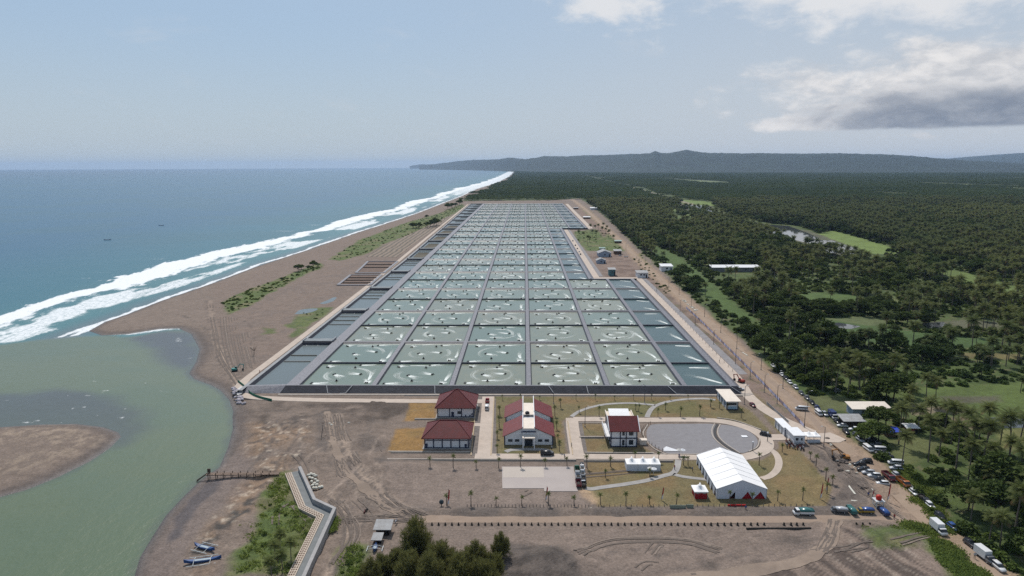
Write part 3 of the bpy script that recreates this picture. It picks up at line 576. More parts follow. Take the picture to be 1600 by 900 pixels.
for k, pts in enumerate(([(600, 718.2), (900, 719.2)], [(912, 720), (1052, 720.6)], [(605, 706.2), (735, 706.8)], [(914, 708), (1022, 708.6)], [(905, 683.5), (944, 683.5)], [(648, 655), (682, 655)])):
    road('drain_wall', pts, .5, kerbm, z=GZ + .25, th=.1, curve=False)
    pl = pw(pts); pl[:, 1] -= .75; obj('drain', ribbon(pl, .8, GZ + .02, .05), None, mat('drain_water', (.05, .045, .042), .4, .1, world=True), kind='structure')
obj('paved_yard', slab(pw([(784, 729.5), (896, 729.5), (903, 768), (850.5, 768), (850, 763.5), (785, 763.5)]), GZ + .12, .3), None, mat('slab_concrete', (.40, .35, .32), .85, .08, .12, .1, world=True, col2=(.345, .30, .28)), kind='structure')
obj('paved_yard', slab(pw([(786, 730.5), (849, 730.5), (850, 746.5), (786, 746.5)]), GZ + .13, .1), None, mat('slab_pale', (.47, .41, .35), .85, .08, .12, .1, world=True, col2=(.42, .365, .32)), kind='structure')
PL1 = catmull(pw([(1012, 690), (1010, 676), (1014, 667), (1024, 663), (1070, 662.5), (1117, 663), (1114.5, 672), (1116, 682), (1122, 690), (1135, 700), (1150, 708.5), (1100, 709.5), (1048, 709), (1032, 703), (1020, 697)]), 4)
PL2 = catmull(pw([(1124, 663.5), (1140, 665), (1160, 670), (1177, 679), (1184, 689), (1181, 698), (1172, 704), (1158, 708), (1140, 699), (1127, 689), (1121, 680), (1120, 671)]), 4)
obj('gravel_plaza', slab(PL1, GZ + .06, .2), None, grit, kind='structure')
obj('gravel_plaza', slab(PL2, GZ + .065, .2), None, grit, kind='structure')
road('drain', [(1121, 663), (1117, 672), (1119, 683), (1131, 695), (1152, 709)], .9, mat('drain_water', (.05, .045, .042)), z=GZ + .03, th=.1)
for o_ in (-1.0, 1.0):
    pl = catmull(pw([(1121, 663), (1117, 672), (1119, 683), (1131, 695), (1152, 709)]), 8); obj('kerb', ribbon(pl, .4, GZ + .06, .14, off=o_), None, kerbm, kind='structure')
for pts in ([(1012, 664), (1005, 680), (1020, 700), (1042, 711)], [(1120, 653), (1150, 658), (1190, 672)], [(1187, 687), (1183, 699), (1170, 706)]): road('kerb', pts, .4, kerbm, z=GZ + .1, th=.16)
def drape(pl, w_):
    LDt = np.maximum(landd(pl[:, 0], pl[:, 1]), 0); z = terrain(pl[:, 0], pl[:, 1], LDt) + .10; t = np.gradient(pl, axis=0); t /= np.linalg.norm(t, axis=1)[:, None] + 1e-9; nn_ = np.stack([-t[:, 1], t[:, 0]], 1)
    k = (.4 + .8 * fbm(pl[:, 0], pl[:, 1], 5, 2, 97))[:, None] * w_ / 2; a = pl + nn_ * k; b_ = pl - nn_ * k; n = len(pl)
    keep_ = (fbm(pl[:, 0], pl[:, 1], 26, 2, 98) > .36) & ~inside(pl[:, 0], pl[:, 1], pw([(600, 618), (1000, 618), (1000, 727), (595, 727)]))
    return [(*p_, zz) for p_, zz in zip(a, z)] + [(*p_, zz) for p_, zz in zip(b_, z)], [(n + i, n + i + 1, i + 1, i) for i in range(n - 1) if keep_[i]]
def resample(pl, s_):
    d = np.r_[0, np.cumsum(np.linalg.norm(np.diff(pl, axis=0), axis=1))]; u_ = np.arange(0, d[-1], s_); return np.stack([np.interp(u_, d, pl[:, i]) for i in (0, 1)], 1)
tk1, tk2 = MB(), MB(); runs = []
for i, pts in enumerate(TRK):
    for k in range(3 if i < 5 else 2): runs.append([(a + random.uniform(-9, 9) * (0 if k == 0 else 1), b_ + random.uniform(-3, 3)) for a, b_ in pts])
for k in range(9): px, py = random.uniform(430, 600), random.uniform(655, 780); dx = random.uniform(-50, 50); runs.append([(px, py), (px + dx * .5 + random.uniform(-15, 15), py + 18), (px + dx, py + 45)])
for k in range(3): px, py = random.uniform(1000, 1230), random.uniform(850, 885); dx = random.uniform(-60, 60); runs.append([(px, py), (px + dx * .5, py + random.uniform(-8, 10)), (px + dx, py + random.uniform(-4, 16))])
for k in range(2): px, py = random.uniform(640, 880), random.uniform(735, 785); runs.append([(px, py), (px + 60, py + random.uniform(-5, 5)), (px + random.uniform(90, 160), py + random.uniform(-10, 10))])
for k in range(3): px, py = random.uniform(1150, 1280), random.uniform(850, 890); runs.append([(px + 180, py - 28), (px + 120, py - 12), (px, py)])
for k in range(7): px, py = 1290 + k * 7, 700 + k * 9; runs.append([(px, py), (px + 28, py + 25), (px + 60 + k * 3, py + 60)])
for k in range(5): px = 345 + k * 9; runs.append([(px, 480 + k * 5), (px + 5, 530), (px + 16, 575)])
for q in runs:
    pl = resample(catmull(pw(q), 8), 1.3)
    if len(pl) < 4: continue
    t_ = np.gradient(pl, axis=0); t_ /= np.linalg.norm(t_, axis=1)[:, None] + 1e-9; nn_ = np.stack([-t_[:, 1], t_[:, 0]], 1)
    for s_i in (-.85, .85): tk1.add(*drape(pl + nn_ * s_i, .6))
    if random.random() < .45: tk2.add(*drape(pl + nn_ * 1.6, .5))
for pts, w_ in (([(1306, 812), (1303, 826), (1297, 846), (1278, 864), (1248, 879), (1195, 890), (1140, 897), (1060, 905), (990, 915)], 3.6), ([(512, 646), (520, 690), (540, 735), (575, 770), (610, 797), (655, 808)], 2.6)):
    pl = resample(catmull(pw(pts), 8), 1.2); z = terrain(pl[:, 0], pl[:, 1], np.full(len(pl), 99.)) + .07; t_ = np.gradient(pl, axis=0); t_ /= np.linalg.norm(t_, axis=1)[:, None]; nn_ = np.stack([-t_[:, 1], t_[:, 0]], 1); vs_, fs_ = [], []
    for q in range(5):
        o_ = (q / 4 - .5) * w_; pq = pl + nn_ * (o_ + (fbm(pl[:, 0], pl[:, 1], 4, 3, 99 + q) - .5)[:, None] * 1.6 * (abs(q - 2) == 2)); zq = terrain(pq[:, 0], pq[:, 1], np.full(len(pl), 99.)) + .09; vs_ += [(*p_, zz) for p_, zz in zip(pq, zq)]
    n = len(pl); fs_ = [(q * n + i + n, q * n + i + n + 1, q * n + i + 1, q * n + i)[::-1] for q in range(4) for i in range(n - 1)]
    obj('dirt_track', MB().add(vs_, fs_), None, mat('track_pale', (.27, .208, .162), .95, .1, .5, .3, world=True, col2=(.215, .165, .13)), kind='structure', smooth=True)
obj('tyre_tracks', tk1, None, mat('rut_earth', (.158, .127, .106), .95, .2, .8, .3, world=True, col2=(.118, .095, .08)), kind='structure'); obj('tyre_tracks', tk2, None, mat('rut_ridge', (.245, .195, .16), .95, .15, .8, .3, world=True), kind='structure')
# ================================================================ POND FIELD
ZT = 3.5; ZW = 2.7
YS = [276.5, 311.5, 350.0, 389.0, 428.5, 468.5, 510, 551.5, 593]; YS += [593 + 41.9 * k for k in range(1, 11)]   # ... 1012
YS += [1012 + 41.6 * k for k in range(1, 17)]; NR = len(YS) - 1
COLX = [-97.0, -64.2, -31.0, 1.7, 35.0, 67.5]
def row_cols(r):
    y = YS[r]
    if r < 7 or r >= 18: return [(COLX[k], COLX[k + 1]) for k in range(5)] + [(67.5, 87.5 if r < 7 else 91)]
    return [(COLX[k], COLX[k + 1]) for k in range(4)] + [(35.0, 53.5)]
wcol = bpy.data.materials.new('pond_water'); wcol.use_nodes = True; b = NB(wcol.node_tree); p = b.n['Principled BSDF']
oi = b.node('ShaderNodeObjectInfo'); pos = b.node('ShaderNodeNewGeometry').outputs['Position']
cr = b.node('ShaderNodeValToRGB'); b.l.new(oi.outputs['Random'], cr.inputs[0]); cr.color_ramp.elements[0].color = (.225, .22, .16, 1); cr.color_ramp.elements[1].color = (.135, .185, .155, 1)
e = cr.color_ramp.elements.new(.5); e.color = (.185, .215, .16, 1)
swirl = b.noise(b.mapping(pos, (1, .6, 1)), .16, 4, .6, 1.5)
b.put(p.inputs['Base Color'], b.mix(b.mr(swirl, .3, .7, 0, .6), cr.outputs[0], (.14, .18, .15))); p.inputs['Roughness'].default_value = .18; p.inputs['IOR'].default_value = 1.33
bn = b.node('ShaderNodeBump'); bn.inputs['Strength'].default_value = .25; b.put(bn.inputs['Height'], b.noise(pos, 1.2, 4, .6)); b.l.new(bn.outputs[0], p.inputs['Normal'])
wres = water_mat('reservoir_water', (.055, .092, .090), .15, .15, wscale=.8)
wcan = water_mat('canal_water', (.12, .142, .14), .2, .15, wscale=.8)
fmat = bpy.data.materials.new('aerator_foam'); fmat.use_nodes = True; b = NB(fmat.node_tree); p = b.n['Principled BSDF']; p.inputs['Base Color'].default_value = (.72, .76, .72, 1); p.inputs['Roughness'].default_value = .8
uv = b.node('ShaderNodeUVMap').outputs[0]; su = b.node('ShaderNodeSeparateXYZ'); b.l.new(uv, su.inputs[0]); u, v_ = su.outputs[0], su.outputs[1]
rr = b.node('ShaderNodeObjectInfo').outputs['Random']; ofs = b.node('ShaderNodeCombineXYZ'); b.l.new(b.m('MULTIPLY', rr, 50), ofs.inputs[0]); b.l.new(b.m('MULTIPLY', rr, 31), ofs.inputs[1])
vv = b.node('ShaderNodeVectorMath', operation='ADD'); b.l.new(b.mapping(uv, (1.2, 3.2, 1)), vv.inputs[0]); b.l.new(ofs.outputs[0], vv.inputs[1])
nz = b.noise(vv.outputs[0], 2.6, 8, .78, 1.2)
edge = b.m('SUBTRACT', 1.0, b.m('ABSOLUTE', b.m('SUBTRACT', b.m('MULTIPLY', b.m('FRACT', v_), 2), 1.0)))
fade = b.m('MULTIPLY', b.m('MULTIPLY', b.m('POWER', b.m('SUBTRACT', 1.0, b.m('FRACT', u), clamp=True), .8), b.ss(edge, 0, .55)), 1.0)
al_ = b.ss(b.m('ADD', b.m('MULTIPLY', fade, .95), b.m('MULTIPLY', b.m('SUBTRACT', nz, .61), 2.3)), .0, .72); b.l.new(al_, p.inputs['Alpha'])
def foam_mesh(W_, D_, kind, seed):
    """plumes thrown by the paddlewheels: strips that start at a wheel, widen and curl; uv runs along and across"""
    rnd = random.Random(seed); vs = []; fs = []; uvs = []
    src = []
    if kind == 'pond':
        src = [(.10, .10, 0, .30, 4.2), (.90, .10, 70, .24, 5.0), (.33, .47, -35, .26, 3.8), (.70, .52, 155, .30, 3.6), (.14, .84, 68, .20, 4.5), (.62, .92, 2, .32, 2.6)]
        if rnd.random() < .5: src += [(.30, .90, 5, .5, 1.6)]
        if rnd.random() < .85: src += [(.93, .25, 92, .55, 2.2)]
        if rnd.random() < .4: src += [(.35, .25, 12, .45, 2.4), (.65, .78, 185, .4, 2.0)]
    else: src = [(.9, .12, 120, .55, 2.8)] + ([(.5, .92, -20, .5, 3.0)] if rnd.random() < .5 else [(.4, .85, 10, .4, 2.6)])
    pos_ = []
    if kind == 'pond':
        for a0, sw_, ww_, ur in ((rnd.uniform(2.2, 3.4), 1.9, 3.4, .52), (rnd.uniform(-.8, .6), 1.8, 3.0, .52), (rnd.uniform(0, 6), 2.4, 2.2, .58)):
            if rnd.random() < .4: continue
            n = 12; st = len(vs); ea, eb = W_ * rnd.uniform(.26, .36), D_ * rnd.uniform(.24, .34)
            for i in range(n + 1):
                t = i / n; a = a0 + sw_ * t
                for s_i in (-1, 1): q = 1 + s_i * ww_ / (2 * ea); vs.append((ea * q * math.cos(a), eb * q * math.sin(a), .004)); uvs.append((ur + (.95 - ur) * abs(2 * t - 1) ** 2 * .6, .999 if s_i > 0 else 0.0))
            for i in range(n): q = st + 2 * i; fs.append((q, q + 1, q + 3, q + 2))
    for k, (a, b_, ang, L, wd) in enumerate(src):
        a += rnd.uniform(-.03, .03); b_ += rnd.uniform(-.03, .03); ang = math.radians(ang + rnd.uniform(-12, 12)); cur = rnd.uniform(-.5, .5); L *= 30 * rnd.uniform(.7, 1.25); n = 8
        x, y = (a - .5) * W_, (b_ - .5) * D_
        if k < 6: pos_.append((x, y, ang))
        st = len(vs)
        for i in range(n + 1):
            t = i / n; an = ang + cur * t; ww = wd * (1.5 if seed >= 77 else 1.05) * (.55 + 1.6 * t) * rnd.uniform(.9, 1.1)
            cx, cy = np.clip(x, -W_ / 2 + .4, W_ / 2 - .4), np.clip(y, -D_ / 2 + .4, D_ / 2 - .4)
            for s_i in (-1, 1):
                px, py = cx - math.sin(an) * ww * s_i * .5, cy + math.cos(an) * ww * s_i * .5
                vs.append((float(np.clip(px, -W_ / 2 + .2, W_ / 2 - .2)), float(np.clip(py, -D_ / 2 + .2, D_ / 2 - .2)), .006 * (k + 1))); uvs.append((t * .999, .999 if s_i > 0 else 0.0))
            x += math.cos(an) * L / n; y += math.sin(an) * L / n
        for i in range(n): q = st + 2 * i; fs.append((q, q + 2, q + 3, q + 1))
    me = bpy.data.meshes.new('foam'); me.from_pydata(vs, [], fs); ul = me.uv_layers.new(name='UVMap')
    for l in me.loops: ul.data[l.index].uv = uvs[l.vertex_index]
    me.materials.append(fmat); return me, pos_
# aerator and feeder prototypes (one mesh each, a few pixels in the picture)
am = MB()
for s_i in (-1, 1):
    am.tube((-.9, s_i * .75, .12), (.9, s_i * .75, .12), .16, n=6)
    am.tube((0, s_i * .35, .35), (0, s_i * .95, .35), .06, n=5)
    for k in range(6): t = k * math.pi / 3; am.box((.32 * math.cos(t), s_i * .65, .35 + .32 * math.sin(t)), (.12, .5, .26))
am.box((0, 0, .45), (.5, .35, .35)).box((0, 0, .22), (.2, 1.5, .08))
am_me = am.mesh('paddlewheel_aerator', mat('aerator_dark', (.05, .055, .06), .6))
fd = MB().lathe((0, 0, 0), [(.42, .35), (.42, .75), (.2, 1.05)], 8).box((0, 0, .12), (1.6, 1.2, .22)).tube((0, 0, 1.0), (0, 0, 1.6), .05)
fd_me = fd.mesh('automatic_feeder', mat('feeder_black', (.025, .025, .03), .6))
ponds_dike = MB(); facing = MB(); walls = MB(); n_aer = 0; far_aer = []; n_fd = 0; far_fd = []
def place_name(c_, n): return 'leftmost' if c_ == 0 else (ordinal(c_) + ' from the left')
def rowname(r):
    if r == 0: return 'in the front row'
    if r == NR - 1: return 'in the farthest row'
    return f'in the {ordinal(r)} row back'
RES_N = 0
for r in range(NR):
    y0, y1 = YS[r], YS[r + 1]; wide0 = .7 if r % 2 == 0 else .2; wide1 = .7 if r % 2 == 1 else .2
    if r == 0: wide0 = .9
    cols = row_cols(r); far_row = r >= 10
    for c_, (xa, xb) in enumerate(cols):
        x0, x1 = xa + 1.0, xb - 1.0; ya, yb = y0 + wide0, y1 - wide1; res = c_ == len(cols) - 1
        cx, cy = (x0 + x1) / 2, (ya + yb) / 2; W_, D_ = x1 - x0, yb - ya; nm = place_name(c_, len(cols))
        short = ['leftmost', 'second', 'third', 'fourth', 'fifth'][min(c_, 4)]; tone = 'dark still' if res else ['green', 'grey-green', 'blue-green'][(r * 3 + c_ * 7) % 3]
        lab = (f'dark narrow reservoir pond at the right end {rowname(r)[3:]}' if res else f'aerated shrimp pond, {nm} {rowname(r)}')
        lab = lab.replace('right end the', 'right end of the')
        t = thing('reservoir_pond' if res else 'shrimp_pond', lab, 'pond', (cx, cy, 0), 0, 'reservoir ponds along the right edge' if res else 'aerated ponds in the grid')
        s0 = 1.5 if wide0 > .5 else .25; s1 = 3.6 if wide1 > .5 else .5; sx_ = 1.2; zb = 1.5
        zt = ZT; A = [(-W_ / 2, -D_ / 2), (W_ / 2, -D_ / 2), (W_ / 2, D_ / 2), (-W_ / 2, D_ / 2)]
        B_ = [(-W_ / 2 + sx_, -D_ / 2 + s0), (W_ / 2 - sx_, -D_ / 2 + s0), (W_ / 2 - sx_, D_ / 2 - s1), (-W_ / 2 + sx_, D_ / 2 - s1)]
        lm_ = MB().add([(x, y, zt) for x, y in A] + [(x, y, zb) for x, y in B_], [(i, (i + 1) % 4, 4 + (i + 1) % 4, 4 + i) for i in range(4)])
        obj('liner', lm_, t, liner_in)
        k = (ZT - ZW) / (ZT - zb); Wi, Di0, Di1 = W_ / 2 - sx_ * k, -D_ / 2 + s0 * k, D_ / 2 - s1 * k
        obj('water_surface', MB().quad((-Wi, Di0, ZW), (Wi, Di0, ZW), (Wi, Di1, ZW), (-Wi, Di1, ZW)), t, wres if res else wcol)
        fme, pos_ = foam_mesh(2 * Wi, Di1 - Di0, 'res' if res else 'pond', r * 11 + c_)
        fo = obj('foam', fme, t, kind='stuff'); fo.location = (0, (Di0 + Di1) / 2, ZW + .01)
        if not res:
            for q, (ax, ay, an) in enumerate(pos_):
                L3 = (cx + ax, cy + ay + (Di0 + Di1) / 2, ZW - .05)
                if n_aer < 300:
                    where = ['near left corner', 'near right corner', 'left middle', 'right middle', 'far left corner', 'far side'][q]
                    o = obj('paddlewheel_aerator', am_me); o.location = L3; o.rotation_euler = (0, 0, an); o.scale = (.75,) * 3; n_aer += 1
                    setp(o, f'paddlewheel aerator, {where} of the {short} pond, {rowname(r)[3:]}', 'aerator', 'paddlewheel aerators in the ponds')
                else: far_aer.append((L3, an))
            for q, fy in enumerate((-.28, .30)):
                L3 = (cx + (.06 if q else -.05) * W_, cy + fy * D_, ZW - .05)
                if n_fd < 160: o = obj('automatic_feeder', fd_me); o.location = L3; o.scale = (.8,) * 3; n_fd += 1; setp(o, f'black floating feeder, {["near", "far"][q]} half of the {short} pond, {rowname(r)[3:]}', 'feeder', 'floating feeders in the ponds')
                else: far_fd.append((L3, 0))
        # flat tops between the ponds
        for q in ([(xa, y0), (xb, y0), (x1, ya), (x0, ya)], [(xb, y0), (xb, y1), (x1, yb), (x1, ya)], [(xb, y1), (xa, y1), (x0, yb), (x1, yb)], [(xa, y1), (xa, y0), (x0, ya), (x0, yb)]): ponds_dike.quad(*[(x, y, ZT) for x, y in q])
def merged(nm, me, L, m_, **kw):
    V0 = np.array([v.co[:] for v in me.vertices]); F0 = [tuple(p_.vertices) for p_ in me.polygons]; mb = MB()
    for (x, y, z), an in L:
        c_, s_ = math.cos(an), math.sin(an); k = len(mb.v)
        mb.v += [(x + a * c_ - b_ * s_, y + a * s_ + b_ * c_, z + d) for a, b_, d in V0.tolist()]; mb.f += [tuple(k + i for i in f) for f in F0]
    return obj(nm, mb, None, m_, **kw)
merged('paddlewheel_aerator', am_me, far_aer, MATS['aerator_dark'], kind='stuff', label='many tiny paddlewheel aerators in the far ponds')
merged('automatic_feeder', fd_me, far_fd, MATS['feeder_black'], kind='stuff', label='many tiny black feeders in the far ponds')
YE = YS[-1]
def right_edge(y): return 87.5 if y < 552 else (53.5 if y < 1012 else 91)
em = ponds_dike
em.quad((-101.5, 276.5, ZT), (-97, 276.5, ZT), (-97, YE, ZT), (-101.5, YE, ZT))
for ya, yb, xe in ((276.5, 551.5, 87.5), (551.5, 1012, 53.5), (1012, YE, 91)):
    em.quad((xe, ya, ZT), (xe + 1.5, ya, ZT), (xe + 1.5, yb, ZT), (xe, yb, ZT)); em.quad((xe + 1.5, ya, ZT), (xe + 5, ya, GZ - .1), (xe + 5, yb, GZ - .1), (xe + 1.5, yb, ZT))
em.quad((53.5, 551.5, ZT), (89, 551.5, ZT), (89, 553.5, ZT), (53.5, 553.5, ZT)); em.quad((53.5, 553.5, ZT), (92, 553.5, ZT), (92, 556, GZ), (53.5, 556, GZ))
em.quad((-118, YE, ZT), (95, YE, ZT), (95, YE + 4, ZT), (-118, YE + 4, ZT)); em.quad((95, YE + 4, ZT), (95, YE + 9, GZ), (-118, YE + 9, GZ), (-118, YE + 4, ZT))
obj('embankment', em, None, liner_top, kind='structure')
# front black slope of the embankment with its pale toe ledge
fb = MB(); fb.quad((-101.5, 276.5, ZT), (89, 276.5, ZT), (90.5, 272.6, GZ - .1), (-103, 272.6, GZ - .1)); fb.quad((53.5, 1012, GZ), (91, 1012, GZ), (91, 1012, ZT), (53.5, 1012, ZT))
obj('embankment', fb, None, liner_dark, kind='structure')
obj('embankment_toe', ribbon([(-103, 271.2), (93, 271.2)], 1.2, GZ, .22), None, kerbm, kind='structure')
obj('drain', ribbon([(-50, 270.1), (93, 270.1)], .7, GZ, .03), None, MATS['drain_water'], kind='structure')
# pale sheets and sacks dragged over the slopes, one at a time
pale = mat('pale_sheet', (.5, .5, .5), .6)
for k, (x, y0_, dx) in enumerate(((-84, 276, 1.5), (-73, 276, -2), (-38, 276, .5), (10, 276, 2.2), (26, 276, .5), (60, 276, 3), (86, 276, 4))):
    o = obj('hose', MB().tube((x, y0_ + .3, ZT + .08), (x + dx, 272.4, GZ + .35), .12, n=5).tube((x + dx, 272.4, GZ + .35), (x + dx * 2.2, 271.9, GZ + .3), .1, n=5), None, pale)
    setp(o, f'pale hose lying over the black front slope, {ordinal(k)} from the left', 'hose', 'hoses on the front slope')
# right hand strip: dark gutter and grey sheet beside the perimeter road
for nm, x, wd, m_, ya, yb in (('drain', 92.6, 1.0, liner_dark, 300, 566), ('embankment_apron', 99.2, 4.0, mat('grey_apron', (.27, .255, .255), .9, .15, .4, .3, world=True), 300, 566), ('drain', 57.2, 1.0, liner_dark, 575, 1020), ('embankment_apron', 65.5, 3.4, MATS['grey_apron'], 578, 1020)):
    o_ = ribbon([(x, ya), (x + (.8 if x > 90 else 0), yb)], wd, GZ, .05); obj(nm, o_, None, m_, kind='structure')
# left canal with weirs
cw = MB()
def lx(y): return -118 - max(0, y - 700) * .0135   # the left bank drifts outward with distance
segs = list(range(0, NR, 2)) + [NR]
for k in range(len(segs) - 1):
    ya, yb = YS[segs[k]] + (1.5 if k == 0 else 5.5), YS[segs[k + 1]] - 1.5
    xa0, xa1 = lx(ya), lx(yb); brown = k in (5, 6, 7, 8, 9) 
    t = thing('canal_basin', f'long narrow basin of the left canal, {ordinal(k)} section from the front', 'canal', (-109, (ya + yb) / 2, 0), 0, 'sections of the left canal')
    h = (yb - ya) / 2; L0, L1 = xa0 + 109, xa1 + 109
    obj('liner', MB().quad((L0, -h, ZT - .4), (L0 + 2, -h, 1.5), (L1 + 2, h, 1.5), (L1, h, ZT - .4)).quad((7.5, h, ZT), (6, h, 1.5), (6, -h, 1.5), (7.5, -h, ZT)).quad((L0, -h, ZT - .4), (7.5, -h, ZT), (6, -h + 1.5, 1.5), (L0 + 2, -h + 1.5, 1.5)).quad((L1 + 2, h - 1.5, 1.5), (6, h - 1.5, 1.5), (7.5, h, ZT), (L1, h, ZT - .4)), t, liner_dark)
    zz = 2.1; obj('water_surface', MB().quad((L0 + 1.1, -h + 1, zz), (6.6, -h + 1, zz), (6.6, h - 1, zz), (L1 + 1.1, h - 1, zz)), t, wcan)
    for q in range(2 + k % 3):
        yy = h * (.1 + .3 * q); bb = MB().box((-1, yy, 2.25), (13, .25, .5)); obj('baffle', bb, t, mat('tan_baffle', (.24, .2, .15), .8) if q % 2 or k > 1 else kerbm)
    if brown: obj('sludge', MB().add([(L0 + 2, -h * .6, zz + .08), (5.5, -h * .7, zz + .08), (5.8, h * .3, zz + .08), (L0 + 3, h * .4, zz + .08)], [(0, 1, 2, 3)]), t, mat('brown_sludge', (.10, .085, .055), .8, .2, .3, .3))
    cw.quad((xa0 - 1.6, ya - 7, ZT - .4), (xa0, ya - 7, ZT - .4), (xa1, yb, ZT - .4), (xa1 - 1.6, yb, ZT - .4))
    cw.quad((xa0 - 4.3, ya - 7, GZ - .1), (xa0 - 1.6, ya - 7, ZT - .4), (xa1 - 1.6, yb, ZT - .4), (xa1 - 4.3, yb, GZ - .1))
    # weir box at the far end of the section
    yw = yb + 3.5
    t = thing('weir', f'lined cross weir closing the {ordinal(k)} section of the left canal', 'weir', (-109.5, yw, 0), 0, 'weirs across the left canal')
    Lw = lx(yw) + 109.5
    obj('cross_wall', MB().quad((Lw - .1, -2, ZT + .3), (7.8, -2, ZT + .3), (7.8, 3.4, ZT + .3), (Lw - .1, 3.4, ZT + .3)).quad((Lw, 3.4, ZT + .3), (8, 3.4, ZT + .3), (8, 3.6, 1.6), (Lw, 3.6, 1.6)), t, mat('weir_sheet', (.20, .225, .235), .5, .2, .3, .3, world=True))
    obj('apron', MB().quad((Lw, -2, ZT + .3), (Lw + 1, -4.8, 1.7), (6, -4.8, 1.7), (8, -2, ZT + .3)), t, liner_dark)
    obj('parapet', MB().box((7.9, .6, ZT + .7), (.5, 6.5, .9)).box((Lw + .4, .6, ZT + .5), (.4, 5.5, .5)), t, mat('sheet_grey', (.28, .29, .31), .6))
    for q in (0, 1): obj('pipe', MB().tube((Lw + 3 + q * 6, -4.4, 2.0), (Lw + 3 + q * 6, -5.8, 2.1), .22, n=8), t, pale)
obj('canal_bank', cw, None, mat('bank_sheet', (.30, .305, .31), .7, .15, .5, .3, world=True), kind='structure')
obj('canal_bank', MB().quad((-118, 276.5, ZT - .4), (-101.5, 276.5, ZT), (-101.5, 278.2, ZT), (-118, 278, ZT - .4)).quad((-119, 272.8, GZ), (-101.5, 272.8, GZ), (-101.5, 276.5, ZT), (-118, 276.5, ZT - .4)), None, liner_top, kind='structure')
# pipes and brackets along the top of the front dikes: service catwalk rails
# small drying basins on the sand left of the canal
bw = mat('basin_floor', (.165, .115, .09), .9, .15, .2, .2, world=True)
for k, (pts, lab) in enumerate((([(575, 409), (621, 409), (600, 427), (556, 427)], 'far brown drying basin with a grey rim beside the left canal'), ([(548, 430), (596, 430), (578, 446), (528, 446)], 'near brown drying basin with dark cross walls beside the left canal'))):
    pl = pw(pts); t = thing('drying_basin', lab, 'basin', (pl[:, 0].mean(), pl[:, 1].mean(), 0)); q = pl - pl.mean(0)
    obj('floor', slab(q, GZ + .06, .2), t, bw)
    ro = MB()
    for i in range(4):
        a, b_ = q[i], q[(i + 1) % 4]; r_ = ribbon([a, b_], 2.2 if i != 0 else 1.5, GZ - .1, .75); ro.add(r_.v, r_.f)
    obj('rim', ro, t, liner_top)
    for j in range(2 + k):
        f = .3 + .25 * j; a = q[0] * (1 - f) + q[3] * f; b_ = q[1] * (1 - f) + q[2] * f; obj('cross_wall', ribbon([a * .94 + b_ * .06, b_ * .94 + a * .06], .9, GZ - .1, .9), t, mat('dark_timber', (.09, .065, .05), .8))
for k, pts in enumerate(([(460, 491), (470, 484), (495, 482), (492, 486), (476, 490)], [(499, 474), (512, 469), (520, 465), (526, 465), (520, 471), (506, 475)])):
    obj('puddle', slab(catmull(pw(pts + pts[:1]), 4)[:-1], GZ + .03, .04), None, wcan, kind='structure')
fm_ = bpy.data.materials.new('planted_rows'); fm_.use_nodes = True; MATS['planted_rows'] = fm_; b = NB(fm_.node_tree); p = b.n['Principled BSDF']; pos = b.node('ShaderNodeNewGeometry').outputs['Position']
(xa_, ya_), (xb_, yb_) = P(579, 391), P(632, 361); ang_ = math.atan2(yb_ - ya_, xb_ - xa_)
sq = b.node('ShaderNodeSeparateXYZ'); b.l.new(pos, sq.inputs[0]); dperp = b.m('ADD', b.m('MULTIPLY', sq.outputs[0], -math.sin(ang_) / 5.6), b.m('MULTIPLY', sq.outputs[1], math.cos(ang_) / 5.6))
dperp = b.m('ADD', dperp, b.m('MULTIPLY', b.noise(pos, .03, 3), 1.0)); tri_ = b.m('ABSOLUTE', b.m('SUBTRACT', b.m('FRACT', dperp), .5)); cc_ = b.mix(b.ss(tri_, .12, .3), (.075, .062, .045), (.235, .175, .13))
b.put(p.inputs['Base Color'], b.mix(b.mr(b.noise(pos, .12, 4), .35, .65, 0, .6), cc_, (.15, .12, .085))); p.inputs['Roughness'].default_value = .95
obj('planted_field', slab(pw([(572, 401), (598, 385), (640, 366), (700, 338), (708, 337), (688, 352), (640, 386), (620, 402)]), GZ + .1, .1), None, fm_, kind='structure')
for pts in WATERS: obj('flooded_field', slab(pw(pts), GZ + .05, .1), None, water_mat('field_water', (.06, .065, .07), .04, .02, wscale=.3) if 'field_water' not in MATS else MATS['field_water'], kind='structure')
